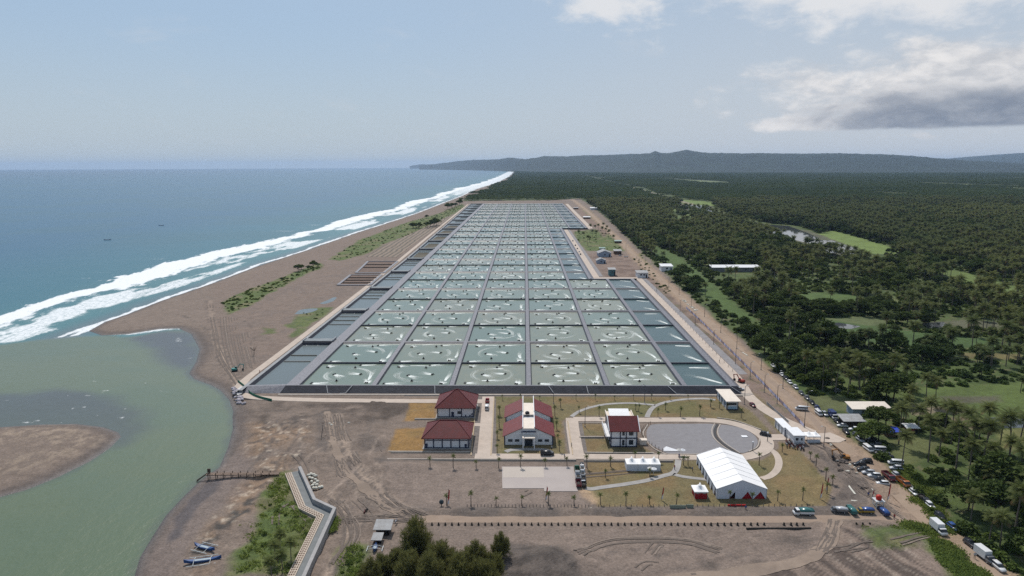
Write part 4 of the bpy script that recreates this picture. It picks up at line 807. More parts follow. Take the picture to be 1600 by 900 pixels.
# ================================================================ BUILDINGS
white = mat('white_wall', (.74, .74, .75), .75, .06, .6)
offw = mat('cream_roof', (.72, .64, .55), .7, .06, .4, col2=(.62, .54, .46))
navy = mat('navy_trim', (.035, .045, .085), .5)
glass = mat('window_glass', (.03, .04, .055), .15, spec=.5)
dark = mat('dark_opening', (.012, .012, .015), .6)
tent_w = mat('tent_fabric', (.80, .79, .78), .55, .03, .3)
tent_g = mat('tent_wall', (.60, .63, .68), .6, .05, .5)
redcloth = mat('red_cloth', (.32, .012, .02), .7)
def corrug(name, col, col2, freq=2.2, ax='X', rough=.5):
    m_ = bpy.data.materials.new(name); m_.use_nodes = True; MATS[name] = m_; b = NB(m_.node_tree); p = b.n['Principled BSDF']
    oc = b.node('ShaderNodeTexCoord').outputs['Object']; wv_ = b.node('ShaderNodeTexWave', wave_type='BANDS', bands_direction=ax, wave_profile='SAW'); b.l.new(oc, wv_.inputs[0]); wv_.inputs['Scale'].default_value = freq / 3.14; wv_.inputs['Distortion'].default_value = 0
    n = b.noise(oc, .5, 5, .65); cc = b.mix(b.mr(n, .3, .7, 0, 1), col2, col); cc = b.mix(b.m('MULTIPLY', b.ss(wv_.outputs['Fac'], .75, .95), .45), cc, tuple(v * .5 for v in col2)); b.put(p.inputs['Base Color'], cc)
    p.inputs['Roughness'].default_value = rough; p.inputs['Specular IOR Level'].default_value = .3
    bn = b.node('ShaderNodeBump'); bn.inputs['Strength'].default_value = .5; bn.inputs['Distance'].default_value = .08; b.l.new(wv_.outputs['Fac'], bn.inputs['Height']); b.l.new(bn.outputs[0], p.inputs['Normal']); return m_
redroof = corrug('red_tile_roof', (.135, .015, .015), (.085, .011, .011), 6, 'Z')
redsheet = corrug('red_sheet_roof', (.18, .032, .032), (.13, .023, .024), 5, 'Y')
greysheet = corrug('grey_sheet_roof', (.34, .345, .35), (.22, .21, .20), 5, 'X')
whitesheet = corrug('white_sheet_roof', (.74, .74, .74), (.62, .62, .62), 3, 'X')
def win(mb_list, parent, x, y, z, w_, h, d=.06, n=1, name='window'):
    """window on a front (-y) wall: dark pane, frame and mullions a few centimetres proud of it"""
    f = obj(name, MB().box((x, y - d / 2, z), (w_ + .24, d, h + .24)), parent, white)
    obj('pane', MB().box((x, y - d - .02, z), (w_, .05, h)), f, glass)
    return f
def hip(t, W_, D_, ze, zr, ridge, over, m_):
    a, b_ = W_ / 2 + over, D_ / 2 + over
    mb = MB().add([(-a, -b_, ze), (a, -b_, ze), (a, b_, ze), (-a, b_, ze), (-ridge / 2, 0, zr), (ridge / 2, 0, zr), (-a, -b_, ze - .25), (a, -b_, ze - .25), (a, b_, ze - .25), (-a, b_, ze - .25)],
                  [(0, 1, 5, 4), (2, 3, 4, 5), (1, 2, 5), (3, 0, 4), (0, 6, 7, 1), (1, 7, 8, 2), (2, 8, 9, 3), (3, 9, 6, 0), (6, 9, 8, 7)])
    r = obj('roof', mb, t, m_)
    rc = MB(); rc.tube((-ridge / 2, 0, zr + .05), (ridge / 2, 0, zr + .05), .16)
    for sx in (-1, 1):
        for sy in (-1, 1): rc.tube((sx * ridge / 2, 0, zr + .05), (sx * a, sy * b_, ze + .05), .13)
    obj('ridge_cap', rc, r, mat('ridge_red', (.13, .02, .022), .6)); return r
def frontpos(pxl, pxr, py): (x0, y0), (x1, y1) = P(pxl, py), P(pxr, py); return (x0 + x1) / 2, (y0 + y1) / 2, x1 - x0
# two storehouses
def storehouse(pxl, pxr, py, D_, hw, hr, rl, bays, label, doors):
    x, y, W_ = frontpos(pxl, pxr, py); t = thing('storehouse', label, 'warehouse', (x, y + D_ / 2, GZ))
    obj('wall', MB().box((0, 0, hw / 2), (W_, D_, hw)), t, white); hip(t, W_, D_, hw, hr, rl, 1.0, redroof)
    yf = -D_ / 2
    pl = MB()
    for k in range(bays + 1): pl.box((-W_ / 2 + W_ * k / bays, yf - .03, hw / 2), (.32, .3, hw))
    pl.box((0, yf - .02, .2), (W_ + .2, .24, .4))
    if bays > 3: pl.box((0, yf - .02, hw * .74), (W_, .22, .25))
    obj('pilasters', pl, t, navy)
    sd_ = MB()
    for k in range(5): sd_.box((W_ / 2 + .03, yf + D_ * k / 4, hw / 2), (.3, .32, hw)).box((-W_ / 2 - .03, yf + D_ * k / 4, hw / 2), (.3, .32, hw))
    obj('side_pilasters', sd_, t, navy)
    if bays > 3:
        for k in range(bays): f = win(None, t, -W_ / 2 + W_ * (k + .5) / bays, yf, hw * .87, 1.1, .35)
    for dx, w_, h in doors:
        d = obj('door', MB().box((dx * W_, yf - .06, h / 2), (w_, .12, h)), t, navy); obj('handle', MB().box((dx * W_ + w_ * .3, yf - .15, h / 2), (.08, .08, .25)), d, white)
    obj('plinth', slab([(-W_ / 2 - .8, -D_ / 2 - .9), (W_ / 2 + .8, -D_ / 2 - .9), (W_ / 2 + .8, D_ / 2 + .9), (-W_ / 2 - .8, D_ / 2 + .9)], .12, .3), t, conc2)
    return t
storehouse(664, 732, 700.5, 12.5, 3.9, 7.6, 6.0, 5, 'nearer red-roofed white storehouse with five bays and a row of small high windows', ((-.46, .7, 1.7), (.44, .8, 1.6)))
h2 = storehouse(684, 740, 652, 13.5, 4.0, 8.8, 1.0, 3, 'farther red-roofed white storehouse with three bays beside the pond bank', ((-.08, 1.0, 2.2), (.28, .5, 1.0), (.40, .5, 1.0), (.46, .4, 1.6)))
win(None, h2, -.2 + 1.6, -13.5 / 2, 1.9, 1.4, 1.1)
# twin-gabled hall with cream spine
x, y, W_ = frontpos(788.5, 863.5, 695); t = thing('hall', 'white hall with two red roof blocks split by a cream flat-roofed spine', 'building', (x, y, GZ))
cw_ = 4.2; he, hc = 3.2, 6.0
for blk, (ya, nm) in enumerate(((0, 'near'), (17.5, 'far'))):
    D_ = 10.5
    for s_i in (-1, 1):
        xo, xi = s_i * W_ / 2, s_i * cw_ / 2
        v = [(xo, 0), (xi, 0), (xi, hc), (xo, he)]
        obj('wing_wall', MB().prism(v if s_i < 0 else v[::-1], ya, ya + D_), t, white)
        ov = .7; sl_ = (hc - he) / (W_ / 2 - cw_ / 2)
        xe = xo + s_i * ov; ze = he - sl_ * ov
        rf = [(xe, ze + .12), (xi, hc + .12), (xi, hc + .32), (xe, ze + .32)]
        obj('roof', MB().prism(rf if s_i < 0 else rf[::-1], ya - .5, ya + D_ + 1.2), t, redsheet)
        obj('eave_trim', MB().box((xo + s_i * .03, ya - .02, he / 2), (.35, .3, he)), t, navy)
        for q, xx in enumerate((.24, .38)):
            if blk == 0: win(None, t, s_i * W_ * xx * 1.0, ya, 1.6, 1.5, .9)
        if blk == 1 and s_i > 0:
            obj('vent', MB().box((W_ * .30, ya - .05, 1.9), (.5, .1, .4)).box((W_ * .42, ya - .05, 1.7), (.4, .1, .4)), t, glass)
for s_i in (-1, 1):
    obj('link_wall', MB().box((s_i * (W_ / 2 - 1.2), 14, 1.2), (.3, 6.8, 2.4)), t, white)
obj('link_roof', MB().box((-W_ / 4 - 1, 14, 1.6), (W_ / 2 - cw_ + 2, 6.9, .2)).box((W_ / 4 + 1, 14, 1.6), (W_ / 2 - cw_ + 2, 6.9, .2)), t, mat('pale_roof', (.5, .51, .53), .6, .1, .4))
sp = MB(); sp.box((0, 3.6, 3.1), (cw_ - .04, 9.0, 6.2)).box((0, 19.5, 3.1), (cw_ - .04, 10, 6.2)); obj('spine_wall', sp, t, white)
obj('spine_roof', MB().box((0, 3.4, 6.35), (cw_ - .5, 9.6, .25)).box((0, 17.6, 6.35), (cw_ - .5, 12, .25)), t, offw)
obj('spine_roof', MB().box((0, 10.3, 5.6), (cw_ - .5, 4.2, .25)), t, mat('pale_roof', (.5, .51, .53)))
for s_i in (-1, 1): obj('parapet', MB().box((s_i * (cw_ / 2 - .12), 5.8, 6.6), (.26, 14.4, .9)).box((s_i * (cw_ / 2 - .12), 22, 6.6), (.26, 16.4, .9)), t, white)
tk = obj('water_tank', MB().lathe((-.4, 12.5, 5.75), [(.75, 0), (.8, .7), (.78, 1.3), (.35, 1.6)], 12), t, mat('black_tank', (.02, .018, .022), .4))
obj('canopy', MB().box((0, -2.2, 3.9), (cw_, 3.4, .3)), t, offw)
obj('beam', MB().box((0, -1.2, 5.2), (cw_ + .9, .5, .3)), t, navy)
for s_i in (-1, 1):
    obj('column', MB().box((s_i * (cw_ / 2 - .2), -3.7, 1.9), (.3, .3, 3.8)), t, white)
obj('doorway', MB().box((0, -.12 - .9, 1.5), (2.6, .2, 2.8)), t, glass)
# two-storey office
x, y, W_ = frontpos(954.5, 994.5, 698.3); t = thing('office_building', 'two-storey white office with a red mono roof and navy bands beside the gravel plaza', 'building', (x, y, GZ))
Do = 15
obj('wall', MB().prism([(0, 0), (0, 6.3), (3.9, 8.6), (8.6, 6.6), (Do, 6.6), (Do, 0)], -W_ / 2, W_ / 2, 'x'), t, white)
rf = [(-1.1, 5.75), (-1.1, 5.95), (4.6, 9.35), (4.6, 9.15)]
obj('roof', MB().prism(rf, -W_ / 2 - .7, W_ / 2 + .7, 'x'), t, redroof)
obj('roof', MB().prism([(4.62, 9.1), (4.62, 9.3), (7.4, 7.7), (7.4, 7.5)], -W_ / 2 - .7, W_ / 2 + .7, 'x'), t, redroof)
for s_i in (-1, 1): obj('barge_board', MB().prism([(-1.2, 5.7), (-1.2, 6.1), (4.6, 9.55), (4.6, 9.1)], s_i * (W_ / 2 + .85) - .12, s_i * (W_ / 2 + .85) + .12, 'x'), t, white)
bb = MB().box((0, -.03, 3.15), (W_ + .1, .3, .35)).box((0, -.03, .2), (W_ + .1, .3, .3))
for f in (-.5, -.14, .09, .5): bb.box((f * W_, -.03, 3.1), (.3, .3, 6.2))
for yy in (0, 3.8, 7.6, 11.4, 15): bb.box((-W_ / 2 - .03, yy, 3.2), (.3, .3, 6.4)).box((W_ / 2 + .03, yy, 3.2), (.3, .3, 6.4))
bb.box((-W_ / 2 - .03, Do / 2, 3.15), (.3, Do, .35)).box((W_ / 2 + .03, Do / 2, 3.15), (.3, Do, .35)); obj('frame_band', bb, t, navy)
win(None, t, -.02 * W_, 0, 4.9, .8, 1.6); win(None, t, .28 * W_, 0, 4.7, 1.5, 1.2); win(None, t, -.02 * W_, 0, 1.6, .8, 2.0); win(None, t, .28 * W_, 0, 1.7, 1.5, 1.7)
for yy in (2, 5.8, 9.5, 13):
    for zz in (1.7, 4.8):
        f = obj('window', MB().box((-W_ / 2 - .04, yy, zz), (.08, 1.6, 1.5)), t, white); obj('pane', MB().box((-W_ / 2 - .1, yy, zz), (.06, 1.3, 1.2)), f, glass)
obj('flat_roof', MB().box((0, 11.8, 6.75), (W_ + .6, 7.6, .25)), t, offw)
obj('parapet', MB().box((-W_ / 2 - .25, 10.5, 7.1), (.3, 10, .7)).box((W_ / 2 + .25, 10.5, 7.1), (.3, 10, .7)), t, offw)
obj('roof_panel', MB().prism([(9.5, 7.2), (9.5, 7.35), (14.5, 8.3), (14.5, 8.15)], -W_ / 2 + .6, W_ / 2 - .9, 'x'), t, whitesheet)
obj('balcony', MB().box((-W_ / 2 - .9, 7, 3.2), (1.6, 12, .2)).box((-W_ / 2 - 1.6, 7, 3.8), (.12, 12, .9)), t, white)
x2 = W_ / 2
obj('side_porch', MB().box((x2 + 2.6, 2.6, 1.6), (2.6, 2.0, .25)).box((x2 + 2.6, 2.6, .7), (2.2, 1.6, 1.5)), t, offw)
# long white pump house at the top right corner of the lawn
x, y, W_ = frontpos(1135.5, 1152.5, 640.4); t = thing('pump_house', 'small white pump house with cream flat roof and blue windows near the pond corner', 'building', (x, y, GZ)); Dp = 13.5
obj('wall', MB().box((0, Dp / 2, 1.75), (W_, Dp, 3.5)), t, white); obj('roof', MB().box((.2, Dp / 2 - .3, 3.65), (W_ + 1.6, Dp + 1.4, .25)), t, offw)
fb_ = MB()
for f in (-.5, .5): fb_.box((f * W_, 0, 1.75), (.28, .28, 3.5))
for k in range(5): fb_.box((-W_ / 2 - .02, Dp * k / 4, 1.75), (.28, .28, 3.5))
fb_.box((0, -.02, .2), (W_, .2, .3)); obj('frame_band', fb_, t, navy)
blueg = mat('blue_glass', (.10, .22, .36), .2)
f = win(None, t, 0, 0, 2.4, W_ * .75, .9); f2 = obj('tank_panel', MB().box((0, -.12, .9), (W_ * .75, .15, 1.0)), t, mat('pale_blue', (.35, .5, .62), .5))
for k in range(3): f = obj('window', MB().box((-W_ / 2 - .05, 2.5 + k * 4, 2.0), (.1, 2.2, 1.2)), t, blueg)
# gate house, long and stepped
x, y, W_ = frontpos(1240, 1257, 694); t = thing('gate_house', 'white box-like gate house with a long stepped roof beside the gate tents', 'building', (x, y, GZ))
obj('wall', MB().box((0, 3.5, 1.5), (W_, 7, 3.0)).box((-1.2, 11.5, 1.4), (2.6, 9, 2.8)), t, white); obj('roof', MB().box((0, 3.5, 3.1), (W_ + .6, 7.6, .22)).box((-1.3, 11.8, 2.95), (3.0, 9.2, .2)), t, white)
win(None, t, -.8, 0, 1.8, .9, .9); win(None, t, .8, 0, 1.8, .5, .9)
for k in range(4): obj('column', MB().box((-W_ / 2 - .7, 6 + k * 3, 1.4), (.2, .2, 2.8)), t, navy)
# ---- tents
x, y, W_ = frontpos(1119.5, 1197.5, 779.5); t = thing('marquee', 'big white gabled event marquee with red cloth in its front openings', 'tent', (x, y, GZ)); Dm = 23; he, hr = 3.0, 5.7
obj('roof', MB().add([(-W_ / 2 - .15, -.15, he), (0, -.15, hr), (0, -.15, hr + .12), (-W_ / 2 - .15, -.15, he + .12), (-W_ / 2 - .15, Dm, he), (0, Dm, hr), (0, Dm, hr + .12), (-W_ / 2 - .15, Dm, he + .12)], [(3, 2, 6, 7), (0, 4, 5, 1), (0, 1, 2, 3), (4, 7, 6, 5), (0, 3, 7, 4)])
    .add([(W_ / 2 + .15, -.15, he), (0, -.15, hr), (0, -.15, hr + .12), (W_ / 2 + .15, -.15, he + .12), (W_ / 2 + .15, Dm, he), (0, Dm, hr), (0, Dm, hr + .12), (W_ / 2 + .15, Dm, he + .12)], [(2, 3, 7, 6), (1, 5, 4, 0), (3, 2, 1, 0), (5, 6, 7, 4), (0, 4, 7, 3)]), t, tent_w)
sm = MB()
for k in range(6): yy = 3.8 * (k + 1); sm.box((-W_ / 4, yy, (he + hr) / 2 + .14), (.1, .12, .1)); sm.tube((-W_ / 2, yy, he + .15), (0, yy, hr + .15), .06, n=4).tube((W_ / 2, yy, he + .15), (0, yy, hr + .15), .06, n=4)
obj('roof_seam', sm, t, mat('seam_grey', (.55, .55, .56), .6))
# front wall cut by triangular drapes
fr = MB(); yw = 0
def tri(mb, xs, top, nxt): pass
fr.add([(-W_ / 2, yw, 0), (-W_ / 2, yw, he), (0, yw, hr), (W_ / 2, yw, he), (W_ / 2, yw, 0), (W_ / 2 - .3, yw, 0), (W_ * .375, yw, 2.2), (W_ * .24, yw, 0), (W_ * .22, yw, 0), (W_ * .12, yw, 2.2), (0, yw, 0), (-W_ * .13, yw, 0), (-W_ * .13, yw, 2.2), (-W_ * .26, yw, 0)], [(0, 13, 12, 1), (1, 12, 2), (12, 11, 10, 2), (10, 9, 2), (9, 6, 3, 2), (9, 8, 7, 6), (6, 5, 4, 3)])
obj('front_wall', fr, t, tent_g)
obj('drape', MB().quad((0, .12, 0), (W_ * .23, .12, 0), (W_ * .12, .12, 2.25)), t, redcloth); obj('drape', MB().quad((W_ * .24, .12, 0), (W_ / 2 - .2, .12, 0), (W_ * .375, .12, 2.25)), t, redcloth)
for s_i in (-1, 1):
    sw = MB(); n = 7
    for k in range(n):
        a = Dm * k / n; b_ = Dm * (k + 1) / n; m_ = (a + b_) / 2
        sw.add([(s_i * W_ / 2, a, he), (s_i * W_ / 2, b_, he), (s_i * W_ / 2, b_, .0), (s_i * W_ / 2, b_ - .7, 0), (s_i * W_ / 2, m_ + .2, he - .3), (s_i * W_ / 2, m_ - .2, he - .3), (s_i * W_ / 2, a + .7, 0), (s_i * W_ / 2, a, 0)], [(0, 5, 6, 7), (0, 1, 4, 5), (1, 2, 3, 4)])
    obj('side_curtain', sw, t, tent_g)
po = MB()
for k in range(8):
    for s_i in (-1, 1): po.box((s_i * (W_ / 2 - .1), Dm * k / 7, he / 2), (.15, .15, he))
obj('pole_frame', po, t, mat('alu', (.5, .5, .52), .4)); obj('floor', slab([(-W_ / 2 + .2, .3), (W_ / 2 - .2, .3), (W_ / 2 - .2, Dm - .3), (-W_ / 2 + .2, Dm - .3)], .1, .2), t, mat('tent_floor', (.10, .02, .02), .9)); obj('rear_wall', MB().quad((-W_ / 2, Dm - .1, 0), (W_ / 2, Dm - .1, 0), (W_ / 2, Dm - .1, he), (0, Dm - .1, hr), (-W_ / 2, Dm - .1, he)), t, tent_g)
def peak_tent(parent, cx, cy, W_, D_, h, hp):
    n = 9; mb = MB(); g = []
    for j in range(n):
        for i in range(n):
            u_, v_ = i / (n - 1) * 2 - 1, j / (n - 1) * 2 - 1; q = max(abs(u_), abs(v_)); z = h + (hp - h) * (1 - q) ** 2.6
            g.append((cx + u_ * W_ / 2, cy + v_ * D_ / 2, z))
    r = obj('canopy', mb.add(g, [(j * n + i, j * n + i + 1, (j + 1) * n + i + 1, (j + 1) * n + i) for j in range(n - 1) for i in range(n - 1)]), parent, tent_w, True)
    obj('valance', MB().box((cx, cy - D_ / 2, h - .15), (W_, .04, .35)).box((cx, cy + D_ / 2, h - .15), (W_, .04, .35)).box((cx - W_ / 2, cy, h - .15), (.04, D_, .35)).box((cx + W_ / 2, cy, h - .15), (.04, D_, .35)), r, tent_w)
    for sx in (-1, 1):
        for sy in (-1, 1): obj('leg', MB().tube((cx + sx * (W_ / 2 - .08), cy + sy * (D_ / 2 - .08), 0), (cx + sx * (W_ / 2 - .08), cy + sy * (D_ / 2 - .08), h), .05, n=6), parent, mat('alu', (.5, .5, .52)))
x, y, W_ = frontpos(979, 1032, 736); t = thing('event_tent', 'white event tent with three pointed peaks and closed walls on the lawn', 'tent', (x, y, GZ))
for k in range(3): peak_tent(t, (k - 1) * W_ / 3, 2.0, W_ / 3 - .02, 4.2, 2.3, 4.2)
for k in range(3): obj('side_wall', MB().box(((k - 1) * W_ / 3, -.06, 1.1), (W_ / 3 - .1, .05, 2.2)), t, tent_g)
obj('side_wall', MB().box((-W_ / 2 + .03, 2.0, 1.1), (.05, 4.0, 2.2)).box((W_ / 2 - .03, 2.0, 1.1), (.05, 4.0, 2.2)), t, tent_g)
x, y, W_ = frontpos(1086, 1105, 780); t = thing('event_tent', 'small single-peak white tent with red cloth walls left of the big marquee', 'tent', (x, y, GZ)); peak_tent(t, 0, 2.0, W_ + .5, 4.2, 2.3, 4.3)
obj('side_wall', MB().box((0, .05, 1.0), (W_ - .1, .05, 2.0)).box((-W_ / 2 + .1, 2, 1.0), (.05, 3.9, 2.0)).box((W_ / 2 - .1, 2, 1.0), (.05, 3.9, 2.0)), t, redcloth); obj('swag', MB().add([(-W_ / 2, -.03, 2.15), (W_ / 2, -.03, 2.15), (W_ * .3, -.03, 1.5), (0, -.03, 2.0), (-W_ * .3, -.03, 1.5)], [(0, 4, 3), (3, 2, 1), (0, 3, 1)]), t, mat('grey_swag', (.3, .27, .27), .7))
x, y, W_ = frontpos(1261, 1282, 692); t = thing('event_tent', 'pair of joined small white peaked tents right of the gate house', 'tent', (x, y, GZ))
for k in range(2): peak_tent(t, (k - .5) * W_ / 2, 2.0, W_ / 2, 4, 2.3, 3.6)
obj('counter', MB().box((0, .3, .5), (W_ - .4, .5, 1.0)), t, tent_g)
# ---- farm sheds right of the ponds and roofs among the trees
def shed(px, py, W_, D_, h, hr, label, roofm, wallm, kind='gable', rz=0, nm='farm_shed', z=GZ, wins=1):
    x, y = P(px, py); t = thing(nm, label, 'shed', (x, y + D_ / 2, z), rz)
    if kind == 'gable':
        obj('wall', MB().prism([(-W_ / 2, 0), (W_ / 2, 0), (W_ / 2, h), (0, hr), (-W_ / 2, h)], -D_ / 2, D_ / 2), t, wallm)
        for s_i in (-1, 1):
            e = s_i * (W_ / 2 + .6); ze = h - (hr - h) / (W_ / 2) * .6; q = [(e, ze), (0, hr + .02), (0, hr + .17), (e, ze + .15)]
            obj('roof', MB().prism(q, -D_ / 2 - .5, D_ / 2 + .5), t, roofm)
    else:
        obj('wall', MB().prism([(-D_ / 2, 0), (-D_ / 2, h), (D_ / 2, hr), (D_ / 2, 0)], -W_ / 2, W_ / 2, 'x'), t, wallm)
        obj('roof', MB().prism([(-D_ / 2 - .7, h - .02), (-D_ / 2 - .7, h + .15), (D_ / 2 + .7, hr + .17), (D_ / 2 + .7, hr)], -W_ / 2 - .6, W_ / 2 + .6, 'x'), t, roofm)
    for k in range(wins): obj('window', MB().box((-W_ * .3 + W_ * .6 * (k + .5) / wins, -D_ / 2 - .04, h * .6), (min(1.6, W_ * .2), .08, h * .3)), t, glass)
    obj('door', MB().box((W_ * .36, -D_ / 2 - .05, h * .35), (1.0, .1, h * .7)), t, dark)
    return t
bluew = mat('blue_grey_wall', (.33, .38, .46), .7); brownw = mat('brown_wall', (.15, .09, .06), .85); teal = mat('teal_wall', (.10, .20, .21), .6)
shed(945, 401.5, 13, 16, 4.0, 6.5, 'largest shed right of the ponds, half white roof half blue-grey', greysheet, bluew)
shed(939.5, 412, 8.5, 9, 3.2, 5, 'small gabled blue-grey shed just in front of the largest shed', greysheet, bluew)
shed(965.5, 397.5, 7.5, 8, 3.6, 4.4, 'small flat-roofed shed behind and right of the largest shed', greysheet, brownw, 'mono')
shed(956.5, 431, 5.5, 7, 5.4, 6, 'tall narrow teal shed beside the pond road corner', greysheet, teal, 'mono', nm='pump_house')
shed(1004, 434, 9, 9, 4.2, 4.8, 'white flat-roofed shed at the outer corner of the pond road', greysheet, white, 'mono', wins=2)
shed(941, 391, 6, 3, 2.2, 2.8, 'low greenish canopy on the grass behind the sheds', mat('green_sheet', (.28, .38, .34), .6), teal, 'mono', wins=0)
shed(966, 380, 8, 5, 2.5, 3.2, 'small pale-green roof beside the dirt road beyond the sheds', mat('green_sheet', (.28, .38, .34)), brownw, 'mono')
shed(917, 342, 12, 8, 3, 3.8, 'white-roofed cabin on the bare strip near the far pond corner', whitesheet, brownw, 'mono')
shed(900, 327, 10, 8, 3, 3.8, 'tiny grey-roofed cabin at the farthest bare strip', greysheet, brownw, 'mono')
shed(931, 328, 22, 14, 4, 5, 'white roof among the palms beyond the far end of the road', whitesheet, white, 'mono')
shed(1150, 425, 42, 9, 4, 5, 'very long narrow white roof among the trees on the right', whitesheet, mat('shade_wall', (.2, .2, .2), .9), 'mono', wins=3)
shed(1042, 424, 10, 9, 4.5, 5.5, 'small white roof among the palms right of the dirt road', whitesheet, white, 'mono')
shed(1361, 650, 14, 5, 2.8, 3.6, 'long cream-roofed warehouse behind the parked cars', offw, bluew, 'mono', nm='warehouse', wins=3)
shed(1334, 667, 7, 4.5, 2.2, 2.9, 'open roadside shack with patched grey sheet roof among parked cars', greysheet, mat('dark_shack', (.05, .035, .03), .9), 'mono', nm='roadside_shack', wins=0)
shed(1395, 683, 4.2, 2.6, 2.0, 2.4, 'roadside stall with bright blue tarpaulin roof under the trees', mat('blue_tarp', (.035, .07, .45), .5), brownw, 'mono', nm='market_stall', wins=0)
shed(1425, 677, 3.6, 2.4, 2, 2.4, 'small white roofed stall under the trees right of the blue stall', whitesheet, mat('rust_wall', (.3, .1, .06), .8), 'mono', nm='market_stall', wins=0)
shed(598, 837, 3.4, 2.8, 1.9, 2.5, 'weathered hut with patched grey sheet roof beside the foreground trees', greysheet, mat('dark_shack', (.05, .035, .03)), 'mono', nm='hut', wins=0)
shed(589, 850, 1.5, 1.8, 1.3, 1.6, 'tiny lean-to hut just in front of the weathered hut', greysheet, brownw, 'mono', nm='hut', wins=0)
for k, (px, py) in enumerate(((1090, 268), (1205, 318), (1240, 330), (1340, 275), (1480, 270), (1496, 268), (970, 272), (1290, 332), (1580, 328))):
    shed(px, py, 18 + 6 * (k % 3), 12, 5, 6, ['pale roof of a distant house far off below the middle hills', 'white roof of a far house left of the flooded fields', 'white roof of a far house above the flooded fields', 'bright roof beside the distant road bend', 'pale roof in the distance under the right hills', 'pale roof right of another under the right hills', 'pale roof near the far end of the pale track', 'small pale roof in the middle distance on the right', 'small bright roof in the forest at the right edge'][k], whitesheet, white, 'mono', nm='farmhouse')
# ---- flood wall with stepped apron, bottom left
FW = np.array([P(471, 738), P(494, 789), P(526, 804), P(484, 900), P(462, 950)]); t = thing('flood_wall', 'zigzag concrete flood wall with pierced block apron on the river bank', 'wall', (FW[2][0], FW[2][1], GZ)); rel = FW - FW[2]
def offl(pl, d):
    pl = np.array(pl); out = []
    for i in range(len(pl)):
        a = pl[i] - pl[i - 1] if i else pl[1] - pl[0]; b_ = pl[i + 1] - pl[i] if i < len(pl) - 1 else a
        n1_ = np.array([-a[1], a[0]]) / np.linalg.norm(a); n2_ = np.array([-b_[1], b_[0]]) / np.linalg.norm(b_); n_ = n1_ + n2_; n_ /= np.linalg.norm(n_); out.append(pl[i] + n_ * d / max(.5, n_ @ n1_))
    return np.array(out)
wallc = mat('wall_concrete', (.36, .345, .335), .85, .12, .6, .2, world=True)
side = -1 if offl(rel, 1)[2][0] > rel[2][0] else 1
def strip(d0, d1, z0, z1, base=-.6):
    a, b_ = offl(rel, side * d0), offl(rel, side * d1); n = len(a); mb = MB()
    mb.v = [(*p, z0) for p in a] + [(*p, z1) for p in b_] + [(*p, base) for p in a] + [(*p, base) for p in b_]
    for i in range(n - 1): mb.f += [(i, i + 1, n + i + 1, n + i), (2 * n + i, 2 * n + i + 1, i + 1, i), (n + i, n + i + 1, 3 * n + i + 1, 3 * n + i)]
    mb.f += [(0, n, 3 * n, 2 * n), (n - 1, 3 * n - 1, 4 * n - 1, 2 * n - 1)]
    return mb
obj('parapet', strip(0, .9, 2.1, 2.1), t, wallc); obj('channel_floor', strip(.9, 3.0, .7, .65), t, mat('channel_grey', (.19, .20, .20), .8, .12, .5, .2, world=True)); obj('apron', strip(3.0, 4.9, .85, .75), t, mat('apron_cream', (.50, .42, .34), .8, .1, 1, .2, world=True))
hl = MB()
for d in (3.45, 4.0, 4.5):
    a = offl(rel, side * d)
    for i in range(len(a) - 1):
        L = np.linalg.norm(a[i + 1] - a[i]); n = int(L / .95); an = math.atan2(*(a[i + 1] - a[i])[::-1])
        for k in range(n): q = a[i] + (a[i + 1] - a[i]) * (k + .5) / n; hl.box((q[0], q[1], (.80 - (d - 3) * .03)), (.5, .3, .16), an)
obj('apron_holes', hl, t, mat('hole_brown', (.13, .075, .05), .9), kind='stuff')
# ---- jetty
a = np.array(P(323, 741, 2.2)); b_ = np.array(P(437, 740, GZ + .6)); m_ = (a + b_) / 2; L = np.linalg.norm(b_ - a); an = math.atan2(*(b_ - a)[::-1])
t = thing('jetty', 'rickety timber jetty on posts reaching over the mudflat to the river', 'jetty', (m_[0], m_[1], 0), an)
wood = mat('grey_timber', (.24, .175, .135), .9, .2, 2, .3); wd2 = mat('dark_timber', (.09, .065, .05), .8)
dk_ = MB()
for k in range(int(L / .3)): dk_.box((-L / 2 + .15 + k * .3, random.uniform(-.05, .05), 2.3 - .4 * k * .3 / L), (.26, 1.7 + random.uniform(-.1, .1), .07))
obj('deck', dk_, t, wood, kind='stuff')
for s_i in (-1, 1): obj('beam', MB().tube((-L / 2, s_i * .7, 2.15), (L / 2, s_i * .7, 1.75), .1), t, wd2)
for k in range(9):
    xx = -L / 2 + .6 + k * L * .105
    for s_i in (-1, 1): obj('pile', MB().tube((xx, s_i * .8, -.8), (xx + random.uniform(-.2, .2), s_i * .75, 2.9 - k * .05), .11), t, wd2)
obj('pier_head', MB().tube((-L / 2, 0, 2.3), (-L / 2 - 3.0, -.6, .2), .16).tube((-L / 2, .6, 2.3), (-L / 2 - 3.2, .2, .2), .14).box((-L / 2 + .5, .6, 3.1), (.9, .3, 1.2)), t, wd2)
